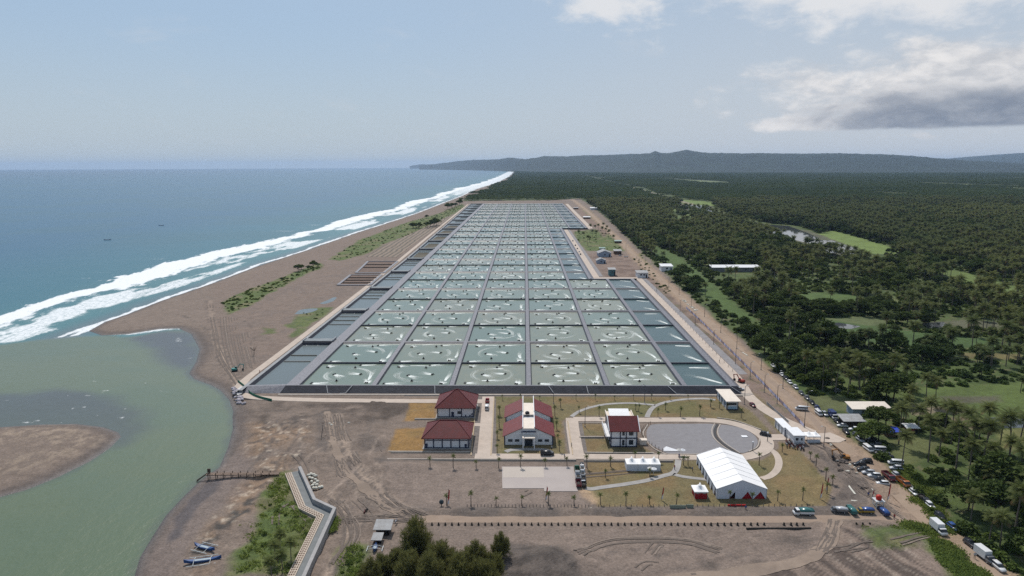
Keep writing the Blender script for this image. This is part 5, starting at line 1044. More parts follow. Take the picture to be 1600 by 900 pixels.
# ---- sandbags
def bag(px, py, z, lab, grp, m_, sc=1, nm='sandbag'):
    x, y = P(px, py); mb = MB().blob((0, 0, 0), (.75 * sc, .5 * sc, .42 * sc), 9, 5, .12); o = obj(nm, mb, None, m_, True); o.location = (x, y, z + .3 * sc); o.rotation_euler = (0, 0, random.uniform(0, 3)); return setp(o, lab, 'sandbag', grp)
bagm = mat('bag_white', (.62, .60, .52), .8)
for px, py in ((482, 744), (486, 742), (490, 743), (493, 745), (484, 748), (488, 749), (493, 751), (496, 754), (487, 754), (491, 757), (495, 759), (488, 760), (499, 763), (494, 764), (503, 762), (490, 764)): bag(px, py, GZ, 'plump white jumbo sandbag in the pile beside the zigzag flood wall', 'sandbags beside the flood wall', bagm)
for px, py in ((512, 661), (515, 663), (518, 665), (521, 662), (545, 662)): bag(px, py, GZ, 'white sack on the bare ground below the pond road', 'sacks on the bare ground', bagm, .9)
bagb = mat('bag_striped', (.55, .50, .50), .8, .3, 3, col2=(.28, .26, .3))
for k in range(46):
    f = random.random(); px = 372 - 8 * random.random() + 8 * f; py = 608 + 22 * f; bag(px + random.uniform(-4, 4), py, GZ - f * .8 + random.uniform(0, .6), 'pale striped sandbag in the heap at the river end of the pond road', 'sandbags heaped at the river bend', bagb, 1.1)
o = obj('tarpaulin', slab(pw([(369, 612), (377, 606), (382, 608), (378, 618), (371, 620)]), GZ + .8, .12), None, mat('pale_tarp', (.55, .53, .5), .6)); setp(o, 'pale tarpaulin spread over the sandbag heap at the river bend', 'tarpaulin')
o = obj('silt_fence', ribbon(catmull(pw([(372, 597), (383, 606), (392, 616), (405, 622), (425, 627)]), 6), .12, GZ, 1.0), None, mat('green_net', (.03, .16, .10), .8)); setp(o, 'low green net fence around the outer bend of the pond road', 'fence')
# ================================================================ VEHICLES
tyre = mat('tyre_black', (.015, .015, .015), .8); cglass = mat('car_glass', (.02, .025, .032), .08, spec=.6)
lampm = mat('headlight_glass', (.75, .75, .72), .2)
def paint(name, c_): return mat('paint_' + name, c_, .28, .03, 2, spec=.5)
PAINT = dict(white=(.64, .64, .635), silver=(.42, .43, .45), black=(.018, .018, .022), grey=(.12, .125, .135), blue=(.03, .08, .25), red=(.30, .02, .025), maroon=(.14, .02, .03), orange=(.36, .12, .03), teal=(.03, .13, .125), yellow=(.32, .22, .03), darkblue=(.02, .035, .12), green=(.03, .10, .06))
VP = {}
def loft(secs):
    """secs: (x, z0, z1, half width bottom, half width top) from rear to front; closed body"""
    mb = MB(); vs = []
    for x, z0, z1, wb, wt in secs: vs += [(x, -wb, z0), (x, wb, z0), (x, wb * .99 + wt * .01, z0 * .3 + z1 * .7), (x, wt, z1), (x, -wt, z1), (x, -(wb * .99 + wt * .01), z0 * .3 + z1 * .7)]
    n = len(secs); fs = []
    for k in range(n - 1):
        for i in range(6): fs.append((6 * k + i, 6 * k + (i + 1) % 6, 6 * (k + 1) + (i + 1) % 6, 6 * (k + 1) + i))
    fs += [tuple(range(6))[::-1], tuple(range(6 * n - 6, 6 * n))]
    return mb.add(vs, fs)
def wheels(t, xs, w_, r):
    for x in xs:
        for s_i in (-1, 1):
            o = obj('wheel', MB().tube((x, s_i * (w_ - .22), r), (x, s_i * w_, r), r, n=12), t, tyre); obj('rim', MB().tube((x, s_i * (w_ - .02), r), (x, s_i * (w_ + .015), r), r * .55, n=8), o, mat('rim_alloy', (.45, .45, .46), .4))
def vehicle(kind, col, col2=None):
    key = (kind, col, col2)
    if key in VP: return VP[key]
    pm = paint(col, PAINT[col]); p2 = paint(col2 or 'white', PAINT[col2 or 'white'])
    nm = dict(car='parked_car', suv='parked_car', minibus='minibus', box='box_truck', open='cargo_truck', pickup='pickup_truck', tarp='covered_truck', wagon='truck_body')[kind]
    t = thing(nm, '', dict(car='car', suv='car', minibus='minibus', pickup='pickup').get(kind, 'truck'))
    def lights(x, y, z):
        for s_i in (-1, 1): obj('headlight', MB().box((x, s_i * y, z), (.08, .3, .16)), t, lampm)
    if kind in ('car', 'suv'):
        h = 1.5 if kind == 'car' else 1.75; L = 4.3 if kind == 'car' else 4.6
        obj('body', loft([(-L / 2, .35, .85, .78, .72), (-L / 2 + .12, .28, h * .58, .86, .80), (L * .16, .26, h * .60, .88, .82), (L / 2 - .5, .28, h * .52, .84, .74), (L / 2, .38, .68, .74, .66)]), t, pm, True)
        obj('windows', loft([(-L / 2 + .2, h * .57, h * .60, .79, .74), (-L / 2 + .5, h * .57, h * .94, .79, .62), (L * .08, h * .57, h * .95, .80, .63), (L * .24, h * .57, h * .61, .78, .70)]), t, cglass)
        obj('roof', loft([(-L / 2 + .42, h * .93, h * .96, .64, .58), (-L * .1, h * .94, h * 1.0, .66, .58), (L * .09, h * .93, h * .97, .64, .58)]), t, pm, True)
        wheels(t, (-L * .31, L * .32), .86, .33); lights(L / 2 - .06, .55, .62)
    elif kind == 'minibus':
        L = 5.3; obj('body', loft([(-L / 2, .35, 1.1, .88, .86), (L / 2 - .7, .32, 1.15, .90, .88), (L / 2, .38, .95, .82, .76)]), t, pm, True)
        obj('windows', loft([(-L / 2 + .06, 1.1, 1.75, .86, .80), (L / 2 - 1.5, 1.1, 1.75, .87, .80), (L / 2 - .45, 1.1, 1.2, .84, .78)]), t, cglass)
        obj('roof', loft([(-L / 2, 1.73, 2.0, .84, .72), (L / 2 - 1.6, 1.73, 2.02, .84, .72), (L / 2 - 1.3, 1.72, 1.82, .80, .70)]), t, p2 if col2 else pm, True)
        wheels(t, (-L * .3, L * .3), .88, .34); lights(L / 2 - .05, .6, .8)
    else:
        L = 6.4; small = kind == 'pickup'; w_ = .9 if small else 1.05; L = 5.0 if small else L; hc = 1.7 if small else 2.2
        obj('chassis', MB().box((0, 0, .62), (L - .4, .9, .2)), t, tyre)
        cab = loft([(L / 2 - 1.7, .5, hc * .6, w_, w_ * .97), (L / 2 - .2, .45, hc * .58, w_, w_ * .95), (L / 2, .5, hc * .45, w_ * .93, w_ * .88)]); obj('cab', cab, t, pm, True)
        obj('windscreen', loft([(L / 2 - 1.6, hc * .58, hc * .95, w_ * .95, w_ * .86), (L / 2 - .75, hc * .58, hc * .95, w_ * .95, w_ * .86), (L / 2 - .3, hc * .56, hc * .6, w_ * .92, w_ * .86)]), t, cglass)
        obj('cab_roof', loft([(L / 2 - 1.68, hc * .93, hc, w_ * .9, w_ * .8), (L / 2 - .75, hc * .93, hc * .98, w_ * .88, w_ * .8)]), t, pm)
        if kind == 'box': obj('cargo_box', MB().box((-.95, 0, 1.95), (L - 2.0, 2.15, 2.3)), t, p2); obj('box_door', MB().box((-L / 2 + .02, 0, 1.9), (.06, 1.9, 2.0)), t, mat('alu', (.5, .5, .52)))
        elif kind in ('open', 'pickup'):
            bl = L - 2.1; bh = .55 if small else .9; bx = -L / 2 + bl / 2 + .1
            b_ = MB().box((bx, 0, .85), (bl, w_ * 2, .12)).box((bx, w_ - .05, .85 + bh / 2), (bl, .08, bh)).box((bx, -w_ + .05, .85 + bh / 2), (bl, .08, bh)).box((bx - bl / 2, 0, .85 + bh / 2), (.08, w_ * 2, bh)).box((bx + bl / 2, 0, .85 + bh / 2 + .1), (.08, w_ * 2, bh + .3))
            obj('cargo_bed', b_, t, p2 if col2 else pm); obj('load', MB().blob((bx, 0, 1.0), (bl * .42, w_ * .8, .35), 9, 5, .2), t, mat('dark_load', (.05, .045, .04), .9))
        elif kind == 'tarp':
            obj('cargo_side', MB().box((-.95, 0, 1.2), (L - 2.0, 2.1, .8)), t, pm)
            obj('tarpaulin', loft([(-L / 2 + .05, 1.55, 2.1, 1.08, .75), (-.9, 1.55, 2.45, 1.1, .7), (L / 2 - 1.9, 1.55, 2.2, 1.08, .75)]), t, p2, True)
        wheels(t, (-L * .28, L * .33), w_ - .02, .36 if small else .42); lights(L / 2 - .03, w_ * .72, hc * .38)
    VP[key] = Proto(t); return VP[key]
def rhead(px, py, d=8):
    pl = pw(DIRT); q = np.array(P(px, py)); k = int(np.argmin(np.linalg.norm((pl[:-1] + pl[1:]) / 2 - q, axis=1))); v = pl[k + 1] - pl[k]; return math.atan2(v[1], v[0])
HX = math.radians(172)
VEH = [(1208, 573, 'car', 'white', None, None, 'white car, farthest of the cars parked on the dirt road edge'), (1214, 579, 'suv', 'grey', None, None, 'dark car second from the far end of the roadside row'), (1222, 587, 'car', 'white', None, None, 'white car third from the far end of the roadside row'), (1228, 593, 'suv', 'black', None, None, 'black car fourth from the far end of the roadside row'), (1234, 599, 'car', 'white', None, None, 'white sedan fifth from the far end of the roadside row'), (1243, 607, 'suv', 'silver', None, None, 'silver car sixth from the far end of the roadside row'), (1252, 616, 'car', 'grey', None, None, 'blue-grey car seventh from the far end of the roadside row'), (1261, 624, 'suv', 'grey', None, None, 'dark grey car eighth from the far end of the roadside row'), (1269, 631, 'car', 'black', None, None, 'black car ninth from the far end of the roadside row'), (1277, 639, 'car', 'darkblue', None, None, 'dark blue car just beyond the white minibus on the roadside'),
 (1252, 641, 'minibus', 'white', None, 2.95, 'white minibus alone on the bare verge left of the road'), (1279, 648, 'minibus', 'white', None, None, 'white minibus parked nose out beside the road by the long warehouse'), (1288.5, 649, 'suv', 'silver', None, None, 'silver car beside the roadside white minibus'), (1301, 653, 'box', 'white', 'darkblue', None, 'truck with dark blue box parked before the roadside shack'), (1308, 661, 'suv', 'black', None, None, 'black car parked left of the roadside shack'), (1316, 667, 'car', 'white', None, HX, 'white-roofed car parked in front of the shack'), (1322, 677, 'suv', 'black', None, None, 'black car nearest the road in front of the shack'), (1335, 673, 'suv', 'white', None, HX, 'white car at the right end of the shack'), (1338, 682, 'car', 'grey', None, None, 'grey car halfway along the kerb after the shack'), (1344, 689, 'suv', 'silver', None, None, 'silver car at the road edge before the white vans'),
 (1361, 690, 'suv', 'black', None, HX, 'black car in the shade of the big roadside tree'), (1369, 697, 'car', 'grey', None, HX, 'dark grey car just below the shaded black car'), (1356.5, 704, 'minibus', 'white', None, None, 'white van standing on the road side of the right parking row'), (1372, 705, 'minibus', 'white', None, HX, 'white van at the head of the right parking row'), (1376, 710, 'suv', 'black', None, HX, 'black car directly below the head van of the row'), (1382, 713.5, 'suv', 'grey', None, HX, 'grey car in the middle of the right parking row'), (1387, 718, 'suv', 'black', None, HX, 'black car lowest in the right parking row'), (1399, 726, 'minibus', 'white', None, HX, 'white minibus parked on the grass below the parking row'), (1400, 734, 'suv', 'silver', None, HX, 'silver car just below the white minibus on the grass'), (1401, 745, 'car', 'silver', 'silver', None, 'pale car nosing down the road above the orange truck'), (1388, 748, 'open', 'maroon', None, None, 'maroon open truck standing in the middle of the dirt road'), (1410.5, 757, 'open', 'orange', None, -1.5, 'orange open truck at the right edge of the road'),
 (1428, 772, 'car', 'white', None, None, 'white car alone below the orange truck'), (1453, 792, 'car', 'white', None, None, 'white car in front of the dark pickup on the right edge'), (1443, 783, 'pickup', 'black', None, None, 'black pickup between two white cars at the right edge'), (1469, 810, 'suv', 'black', None, None, 'black car above the blue car at the right edge'), (1489, 826, 'car', 'blue', None, None, 'bright blue car at the right edge of the road'), (1466, 831, 'box', 'white', 'white', None, 'white box truck at the left edge of the road'), (1516, 853, 'suv', 'black', None, None, 'black car midway between blue car and bottom edge'), (1538, 874, 'box', 'grey', 'white', None, 'dark-cabbed truck with white box near the bottom right'), (1560, 889, 'suv', 'white', None, None, 'white car closest to the bottom right corner'),
 (1353, 723, 'suv', 'black', None, HX, 'black car at the head of the left parking group'), (1343, 728, 'suv', 'black', None, HX, 'black car leftmost in the left parking group'), (1349, 736, 'suv', 'black', None, HX, 'black car above the silver car of the left group'), (1357, 741, 'suv', 'silver', None, HX, 'silver car in the middle of the left group'), (1366, 746, 'suv', 'white', None, HX, 'white car in the middle of the left group'), (1371.5, 751.5, 'suv', 'black', None, HX, 'black car second from the lower end of the left group'), (1379, 757.5, 'car', 'white', None, HX, 'white car at the lower end of the left group'),
 (1255, 805, 'tarp', 'white', 'teal', 3.12, 'white truck with teal and pale cover on the front track'), (1311, 801, 'tarp', 'grey', 'silver', 3.0, 'truck under pale silver cover beside the front track'), (1330, 801, 'tarp', 'teal', 'teal', 1.6, 'teal covered truck beside the front track'), (1352, 802, 'tarp', 'yellow', 'blue', 3.1, 'yellow truck with blue cover beside the front track'), (1380, 803, 'tarp', 'darkblue', 'blue', 1.6, 'blue covered truck below the red water tank'),
 (761.5, 629, 'pickup', 'red', None, 1.57, 'red pickup on the short road beside the far storehouse'), (761, 639, 'minibus', 'white', None, 1.57, 'white van behind the red pickup beside the storehouse'), (855, 711.5, 'minibus', 'black', None, 0, 'black van on the main road in front of the hall'), (1196, 681, 'suv', 'black', None, -.6, 'black car on the ring road beside the gravel plaza'), (1176, 635, 'car', 'maroon', None, -1.45, 'dark red car on the curving pond corner road'), (1156, 609.5, 'car', 'white', None, 0, 'white car beside the pump house at the pond corner'), (1310, 613, 'suv', 'grey', None, 0, 'grey car half hidden under trees right of the road'),
 (902, 738, 'open', 'green', None, 1.6, 'dark green truck heading the left line beside the paved yard'), (903, 747, 'open', 'silver', None, 1.6, 'pale truck second in the left line beside the yard'), (903.5, 758, 'open', 'black', 'maroon', 1.6, 'dark truck last in the left line beside the yard'), (909.5, 728, 'car', 'black', None, 1.6, 'black car heading the right line beside the yard'), (910, 734, 'pickup', 'white', None, 1.6, 'white pickup second in the right line beside the yard'), (910.5, 742, 'pickup', 'silver', None, 1.6, 'silver pickup third in the right line beside the yard'), (911.5, 750, 'pickup', 'grey', None, 1.6, 'grey pickup fourth in the right line beside the yard'), (912, 759, 'pickup', 'silver', 'black', 1.6, 'silver pickup last in the right line beside the yard'),
 (899, 384, 'suv', 'black', None, 1.57, 'black car farthest along the inner pond road'), (902, 389, 'car', 'grey', None, 1.57, 'dark car second farthest along the inner pond road'), (905, 394, 'car', 'white', None, 1.57, 'white car midway along the inner pond road'), (907, 398, 'suv', 'black', None, 1.57, 'black car nearest along the inner pond road'), (978, 402, 'pickup', 'white', None, 0, 'white pickup in the yard right of the largest shed'), (969, 400, 'car', 'silver', None, 0, 'silver car below the flat-roofed shed'), (1160, 505, 'suv', 'black', None, None, 'black car under the trees beyond the side lane'), (895, 377, 'suv', 'grey', None, 1.57, 'tiny dark car beyond the line on the inner pond road')]
for px, py, kind, col, c2, rz, lab in VEH:
    x, y = P(px, py); rz = rhead(px, py) if rz is None else rz
    vehicle(kind, col, c2).put((x, y, GZ + .08), rz, lab, None, .72 if 895 < px < 915 and py > 700 else .68 if 1300 < px < 1385 and py > 795 else .84)
# motorcycles parked in a mass by the gate house
bm = MB(); bm.tube((-.65, -.05, .3), (-.65, .05, .3), .3, n=10).tube((.65, -.05, .3), (.65, .05, .3), .3, n=10).box((-.1, 0, .6), (1.0, .28, .35)).tube((.62, 0, .3), (.4, 0, 1.0), .06).box((.4, 0, 1.0), (.08, .7, .06))
mot = []
for k, c_ in enumerate(((.02, .02, .02), (.10, .015, .015), (.28, .28, .3))): mot.append(bm.mesh('motorcycle', mat(f'moto_{["black", "red", "silver"][k]}', c_, .3)))
MPOS = [(1229 + 4.2 * (k % 7) + random.uniform(-.6, .6), 689 + 3.2 * (k // 7) + .9 * (k % 7) + random.uniform(-.5, .5)) for k in range(28)] + [(1421, 762), (1424, 763), (572, 800), (570, 802), (619, 817), (1372, 790), (1440, 779)]
for k, (px, py) in enumerate(MPOS):
    if 1238 < px < 1259 and py < 696: continue
    o = obj('motorcycle', mot[k % 3]); x, y = P(px, py); o.location = (x, y, GZ); o.rotation_euler = (0, 0, random.uniform(1.1, 2)); nm = ['black', 'red', 'silver'][k % 3]
    setp(o, f'{nm} motorcycle in the crowded parking beside the gate house' if k < 28 else ['motorcycle at the road edge below the orange truck', 'second motorcycle at the road edge below the orange truck', 'motorcycle on the sand left of the front track', 'motorcycle beside another on the sand left of the track', 'motorcycle on the track above the weathered hut', 'motorcycle beside the water tower legs', 'motorcycle by the black pickup at the right edge'][k - 28], 'motorcycle', 'motorcycles beside the gate house' if k < 28 else None)
# ---- excavators
def excavator(px, py, rz, lab, c_, nm_):
    x, y = P(px, py); t = thing('excavator', lab, 'excavator', (x, y, GZ), rz, None, .72); pm = mat(nm_, c_, .5, .1, 1)
    for s_i in (-1, 1): obj('track', MB().prism([(-1.8, .45), (-1.5, .05), (1.5, .05), (1.8, .45), (1.5, .85), (-1.5, .85)], s_i * 1.25 - .28, s_i * 1.25 + .28), t, tyre)
    h = obj('house', MB().prism([(-1.9, 1.0), (1.2, 1.0), (1.2, 1.6), (.2, 2.0), (-1.7, 2.1), (-2.0, 1.7)], -1.25, 1.25), t, pm); c2 = obj('cab', loft([(.1, 1.0, 2.8, .5, .45), (1.1, 1.0, 2.75, .5, .42), (1.5, 1.0, 1.9, .48, .42)]), t, cglass); c2.location = (0, .75, 0)
    obj('cab_roof', MB().box((.6, .75, 2.85), (1.1, .95, .1)), t, pm); obj('boom', MB().prism([(.8, 1.4), (1.2, 1.4), (3.4, 4.3), (5.6, 3.6), (5.5, 4.0), (3.3, 4.8)], -.22, .22), t, pm)
    obj('stick', MB().prism([(5.3, 4.2), (5.8, 4.0), (5.3, 1.2), (5.0, 1.2)], -.17, .17), t, pm); obj('bucket', MB().prism([(4.6, 1.5), (5.4, 1.4), (5.5, .5), (4.7, .1), (4.2, .6)], -.5, .5), t, mat('bucket_dark', (.05, .05, .05), .7))
excavator(367, 580, .35, 'teal excavator with raised arm on the sand near the river', (.05, .22, .20), 'excavator_teal')
excavator(1320, 718, 2.9, 'orange excavator on the churned ground beside the road', (.36, .16, .04), 'excavator_orange')
excavator(1158, 598, 2.2, 'red excavator at the bend of the pond corner road', (.35, .05, .03), 'excavator_red')
# ---- boats
def boat(px, py, rz, lab, L=7.5, z=GZ, c_=(.03, .08, .22), out=True):
    x, y = P(px, py, z); t = thing('outrigger_boat' if out else 'fishing_boat', lab, 'boat', (x, y, z), rz); n = 9; secs = []
    for k in range(n): u_ = k / (n - 1) * 2 - 1; wd = .55 * (1 - abs(u_) ** 2.4) + .03; sh = .25 * abs(u_) ** 3; secs.append((u_ * L / 2, .05 + sh * 1.2, .65 + sh * 2.4, wd * .5, wd))
    obj('hull', loft(secs), t, mat('boat_blue', c_, .5)); obj('deck', MB().box((0, 0, .68), (L * .55, .7, .05)), t, mat('boat_deck', (.35, .42, .45), .6))
    if out:
        for xx in (-L * .22, L * .22): obj('cross_beam', MB().tube((xx, -1.9, .45), (xx, 0, .95), .06).tube((xx, 0, .95), (xx, 1.9, .45), .06), t, mat('white_spar', (.6, .62, .6), .6))
        for s_i in (-1, 1): obj('float', MB().tube((-L * .4, s_i * 1.9, .35), (L * .38, s_i * 1.9, .4), .09), t, mat('white_spar', (.6, .62, .6)))
    return t
boat(320, 858, -.35, 'blue outrigger boat farther from the corner on the river bank', 6.5); boat(317, 878, .25, 'long blue outrigger boat nearer the bottom edge on the bank', 8.5)
boat(168, 375, .3, 'small fishing boat trailing a white wake on the sea', 9, 0.0, (.05, .08, .1), False); boat(252, 352.5, .1, 'tiny dark boat drifting on the sea beyond the one with a wake', 9, 0.0, (.02, .02, .03), False); boat(130, 263.9, 0, 'faint boat on the sea horizon at the left', 60, 0.0, (.02, .02, .03), False)
a, b_ = P(170, 375, 0), P(207, 369, 0); m_ = ((a[0] + b_[0]) / 2, (a[1] + b_[1]) / 2)
o = obj('wake', MB().add([(*a, .05), (*b_, .05), (b_[0], b_[1] + 7, .05), (a[0], a[1] + 3, .05)], [(0, 1, 2, 3)]), None, mat('wake_foam', (.42, .5, .52), .7, .3, .25, world=True), kind='stuff', label='white wake behind the fishing boat')
boat(586, 859, 1.6, 'blue and white boat hauled beside the weathered hut', 3.0)
# ---- water tower
x, y = P(1371.5, 795); t = thing('water_tower', 'steel water tower carrying a red tank near the covered trucks', 'water tower', (x, y, GZ)); wst = mat('tower_white', (.6, .62, .62), .5)
for sx in (-1, 1):
    for sy in (-1, 1): obj('leg', MB().box((sx * .95, sy * .95, 1.3), (.16, .16, 2.6)), t, wst)
obj('brace', MB().box((0, -.95, 1.2), (1.9, .1, .1)).box((0, .95, 1.2), (1.9, .1, .1)).box((-.95, 0, 1.2), (.1, 1.9, .1)).box((.95, 0, 1.2), (.1, 1.9, .1)), t, wst); obj('platform', MB().box((0, 0, 2.68), (2.5, 2.5, .16)), t, wst)
obj('tank', MB().lathe((0, 0, 2.78), [(.72, 0), (.76, .5), (.7, 1.1), (.3, 1.35)], 14), t, mat('tank_red', (.5, .03, .02), .4), True)
# ---- lamp posts and electricity poles
polem = mat('pole_grey', (.10, .10, .105), .6); lamph = mat('lamp_head', (.5, .5, .5), .4)
t = thing('lamp_post', '', 'lamp post'); obj('pole', MB().tube((0, 0, 0), (0, 0, 7.6), .13, .08), t, polem); ar = obj('arm', MB().tube((0, 0, 7.5), (-1.0, 0, 7.9), .06), t, polem); obj('lamp_head', MB().box((-1.15, 0, 7.9), (.7, .28, .12)), t, lamph); obj('base', MB().box((0, 0, .15), (.5, .5, .5)), t, kerbm); LP = Proto(t)
LPOS = [(1000, 421, 'farm-side verge'), (1026, 455, 'bare verge'), (1045, 448, 'dirt road'), (1061, 460, 'dirt road'), (1080, 479, 'dirt road'), (1062.5, 487, 'bare verge'), (1086, 509, 'bare verge'), (1100.6, 495, 'dirt road'), (1126, 520, 'dirt road'), (1115, 538, 'bare verge'), (1151, 545, 'dirt road'), (1149, 569, 'bare verge'), (1189, 578, 'dirt road'), (1172, 592, 'bare verge'), (1194, 613, 'bare verge'), (1223, 607, 'dirt road'), (1214, 631, 'bare verge'), (1261.6, 641, 'dirt road'), (1256.7, 668, 'bare verge'), (1286.8, 701, 'gate'), (1007, 630, 'lawn'), (914, 667, 'lawn'), (865, 631, 'lawn'), (978, 391, 'farm yard'), (1008, 412, 'dirt road'), (1163, 632, 'pump house')]
for k, (px, py, wh) in enumerate(LPOS):
    same = [i for i, q in enumerate(LPOS) if q[2] == wh]; r_ = same.index(k); lab = f'thin grey lamp post on the {wh}' + ('' if len(same) == 1 else f', {ordinal(r_)} from the far end' if wh != 'lawn' else ', ' + ['right of the office roof', 'left of the office', 'right of the hall'][r_])
    x, y = P(px, py); LP.put((x, y, GZ), random.choice((0, math.pi)) if wh != 'bare verge' else math.pi, lab, 'lamp posts along the road')
for k, (px, py) in enumerate(((1176, 705), (1199, 690))):
    x, y = P(px, py); t = thing('garden_lamp', ['short globe lamp at the lower rim of the ring road', 'short globe lamp at the right rim of the ring road'][k], 'lamp', (x, y, GZ)); obj('pole', MB().tube((0, 0, 0), (0, 0, 3), .12), t, polem); obj('globe', MB().blob((0, 0, 3.2), (.35, .35, .35), 10, 6, 0), t, white, True)
# ---- banners and flags
for k, (px, py, h, lab) in enumerate(((699, 790, 4.5, 'red and white banner left of the sandy yard'), (852, 783, 4, 'red and white banner at the corner of the paved yard'), (1033, 782, 3.6, 'red and white banner on the lower lawn'), (1281, 780, 4.5, 'red and white banner at the right edge of the lawn'), (1386, 783, 5, 'tall red and white banner beside the water tower'), (1290, 768, 4, 'thin red and white banner among the saplings'), (1361, 783, 3, 'short red flag left of the water tower'))):
    x, y = P(px, py); t = thing('banner', lab, 'flag', (x, y, GZ)); obj('pole', MB().tube((0, 0, 0), (.5, 0, h + .6), .05), t, polem)
    obj('cloth', MB().add([(.08, 0, .9), (.5, .02, h + .4), (.75, .1, h), (.6, .05, 2.2)], [(0, 3, 2, 1)]), t, mat('flag_red', (.55, .03, .03), .7)); obj('cloth', MB().add([(.02, -.01, .3), (.08, -.01, .95), (.62, .05, 2.1), (.5, .05, .6)], [(0, 3, 2, 1)]), t, white)
x, y = P(696, 791); t = thing('sign_post', 'dark ball-shaped marker beside the left banner', 'marker', (x - 1.1, y, GZ)); obj('post', MB().tube((0, 0, 0), (0, 0, .8), .12), t, polem); obj('head', MB().blob((0, 0, 1.3), (.7, .6, .7), 10, 6, .05), t, mat('marker_dark', (.05, .07, .08), .6))
# ---- fences
def fence_line(name, lab, pts, n, h, postm, rail=None, railw=.05, ph=None):
    pl = pw(pts) if len(pts) < 3 else catmull(pw(pts), 6); c0 = pl.mean(0); t = thing(name, lab, 'fence', (*c0, GZ)); d = np.r_[0, np.cumsum(np.linalg.norm(np.diff(pl, axis=0), axis=1))]
    q = np.stack([np.interp(np.linspace(0, d[-1], n), d, pl[:, i]) for i in (0, 1)], 1) - c0
    for x, y in q: obj('post', MB().box((x, y, h / 2), (.14, .14, h)), t, postm)
    if rail:
        for k in range(n - 1): a, b_ = q[k], q[k + 1]; obj('panel', MB().add([(*a, .15), (*b_, .15), (*b_, h - .1), (*a, h - .1)], [(0, 1, 2, 3)]).add([(a[0] + .05, a[1] + .05, .15), (b_[0] + .05, b_[1] + .05, .15), (b_[0] + .05, b_[1] + .05, h - .1), (a[0] + .05, a[1] + .05, h - .1)], [(3, 2, 1, 0)]), t, rail[k % len(rail)])
lav = mat('banner_lavender', (.36, .36, .58), .6, .3, 1.5, col2=(.6, .6, .72)); lav2 = mat('banner_pale', (.62, .62, .70), .6, .3, 1.5, col2=(.22, .20, .34)); lav3 = mat('banner_grey', (.33, .27, .33), .6, .3, 1.5, col2=(.25, .2, .22))
fence_line('banner_fence', 'long fence hung with lavender and white sheets along the verge', [(1072, 482), (1095, 503), (1130, 538), (1170, 578), (1226, 636), (1256, 668)], 46, 1.4, polem, [lav, lav2, lav, lav3])
fence_line('fence', 'row of white posts with a dark rail right of the lawn strip', [(1198, 632), (1232, 662)], 20, 1.2, white, [mat('rail_dark', (.2, .2, .2), .7)])
fence_line('fence', 'thin dark wire fence with slim posts along the front edge of the yard', [(730, 793), (920, 793.5)], 36, 1.0, polem)
fence_line('fence', 'low fence of slim posts along the front edge of the lawn', [(935, 793), (1270, 792)], 40, .9, polem)
fence_line('fence', 'dark post line following the drain up the bare ground', [(507, 646), (502, 688)], 14, .9, polem)
fence_line('fence', 'dark posts around the left rim of the gravel plaza', [(1016, 663), (1004, 672), (1003, 680), (1014, 694), (1035, 706)], 16, 1.2, mat('post_brown', (.08, .045, .03), .8))
fence_line('fence', 'thin boundary fence between bare verge and ponds', [(1008, 440), (1175, 612)], 40, 1.1, polem)
pm_ = obj('bollard', MB().box((0, 0, .35), (.34, .34, .7)).box((0, 0, .03), (.7, .6, .06)), None, mat('post_black', (.03, .028, .025), .8))
setp(pm_, 'short dark post in the long even row below the front track', 'bollard', 'posts along the front track')
BP = [675 + 10.38 * k for k in range(51)] + [1225, 1236, 1245, 1255, 1338, 1348, 1359]
for k, px in enumerate(BP):
    o = pm_ if k == 0 else dup(pm_); x, y = P(px, 820.4); o.location = (x, y, GZ)
    if k == 50: o['label'] = 'short dark post, last of the even row before the teal-covered truck'
for pts, lab in (([(1166, 826.5), (1267, 826)], 'dark pipe lying on the sand below the posts'), ([(727, 794.5), (808, 794.5)], 'dark pipe lying along the front edge of the yard')):
    a, b_ = pw(pts); o = obj('pipe', MB().tube((*a, GZ + .1), (*b_, GZ + .1), .28, n=8), None, MATS['post_black']); setp(o, lab, 'pipe')
o = obj('signboard', MB().box((0, 0, 0), (4.4, .15, 1.0)).box((-1.9, 0, -.7), (.12, .12, .8)).box((1.9, 0, -.7), (.12, .12, .8)), None, mat('board_green', (.25, .28, .22), .6)); o.location = (*P(1059, 797), GZ + 1.0); setp(o, 'grey-green board on two legs on the lawn edge left of marquee', 'board')
o = obj('signboard', MB().box((0, 0, 0), (1.9, .15, 1.0)).box((-.7, 0, -.7), (.12, .12, .8)).box((.7, 0, -.7), (.12, .12, .8)), None, MATS['board_green']); o.location = (*P(1078, 796), GZ + 1.0); setp(o, 'smaller grey-green board right of the long board', 'board')
o = obj('ribbon_banner', MB().box((0, 0, 0), (5.0, .2, .5)), None, MATS['flag_red']); o.location = (*P(1151, 791), GZ + .3); setp(o, 'long red banner lying before the marquee', 'banner')
o = obj('tarpaulin', MB().add([(-2.6, -1.2, .05), (3.2, -1.4, .05), (-1.2, 1.5, .5), (-2.4, .2, .4)], [(0, 1, 2, 3)]), None, white); o.location = (*P(1048, 703), GZ + .15); setp(o, 'white triangular sheet on the lower left rim of the gravel plaza', 'sheet')
o = obj('helipad_marker', MB().box((0, 0, .08), (2.0, 1.6, .12)), None, white); o.location = (*P(1163, 682.5), GZ + .1); setp(o, 'white square plate on the right part of the gravel plaza', 'plate')
x, y = P(988, 731)
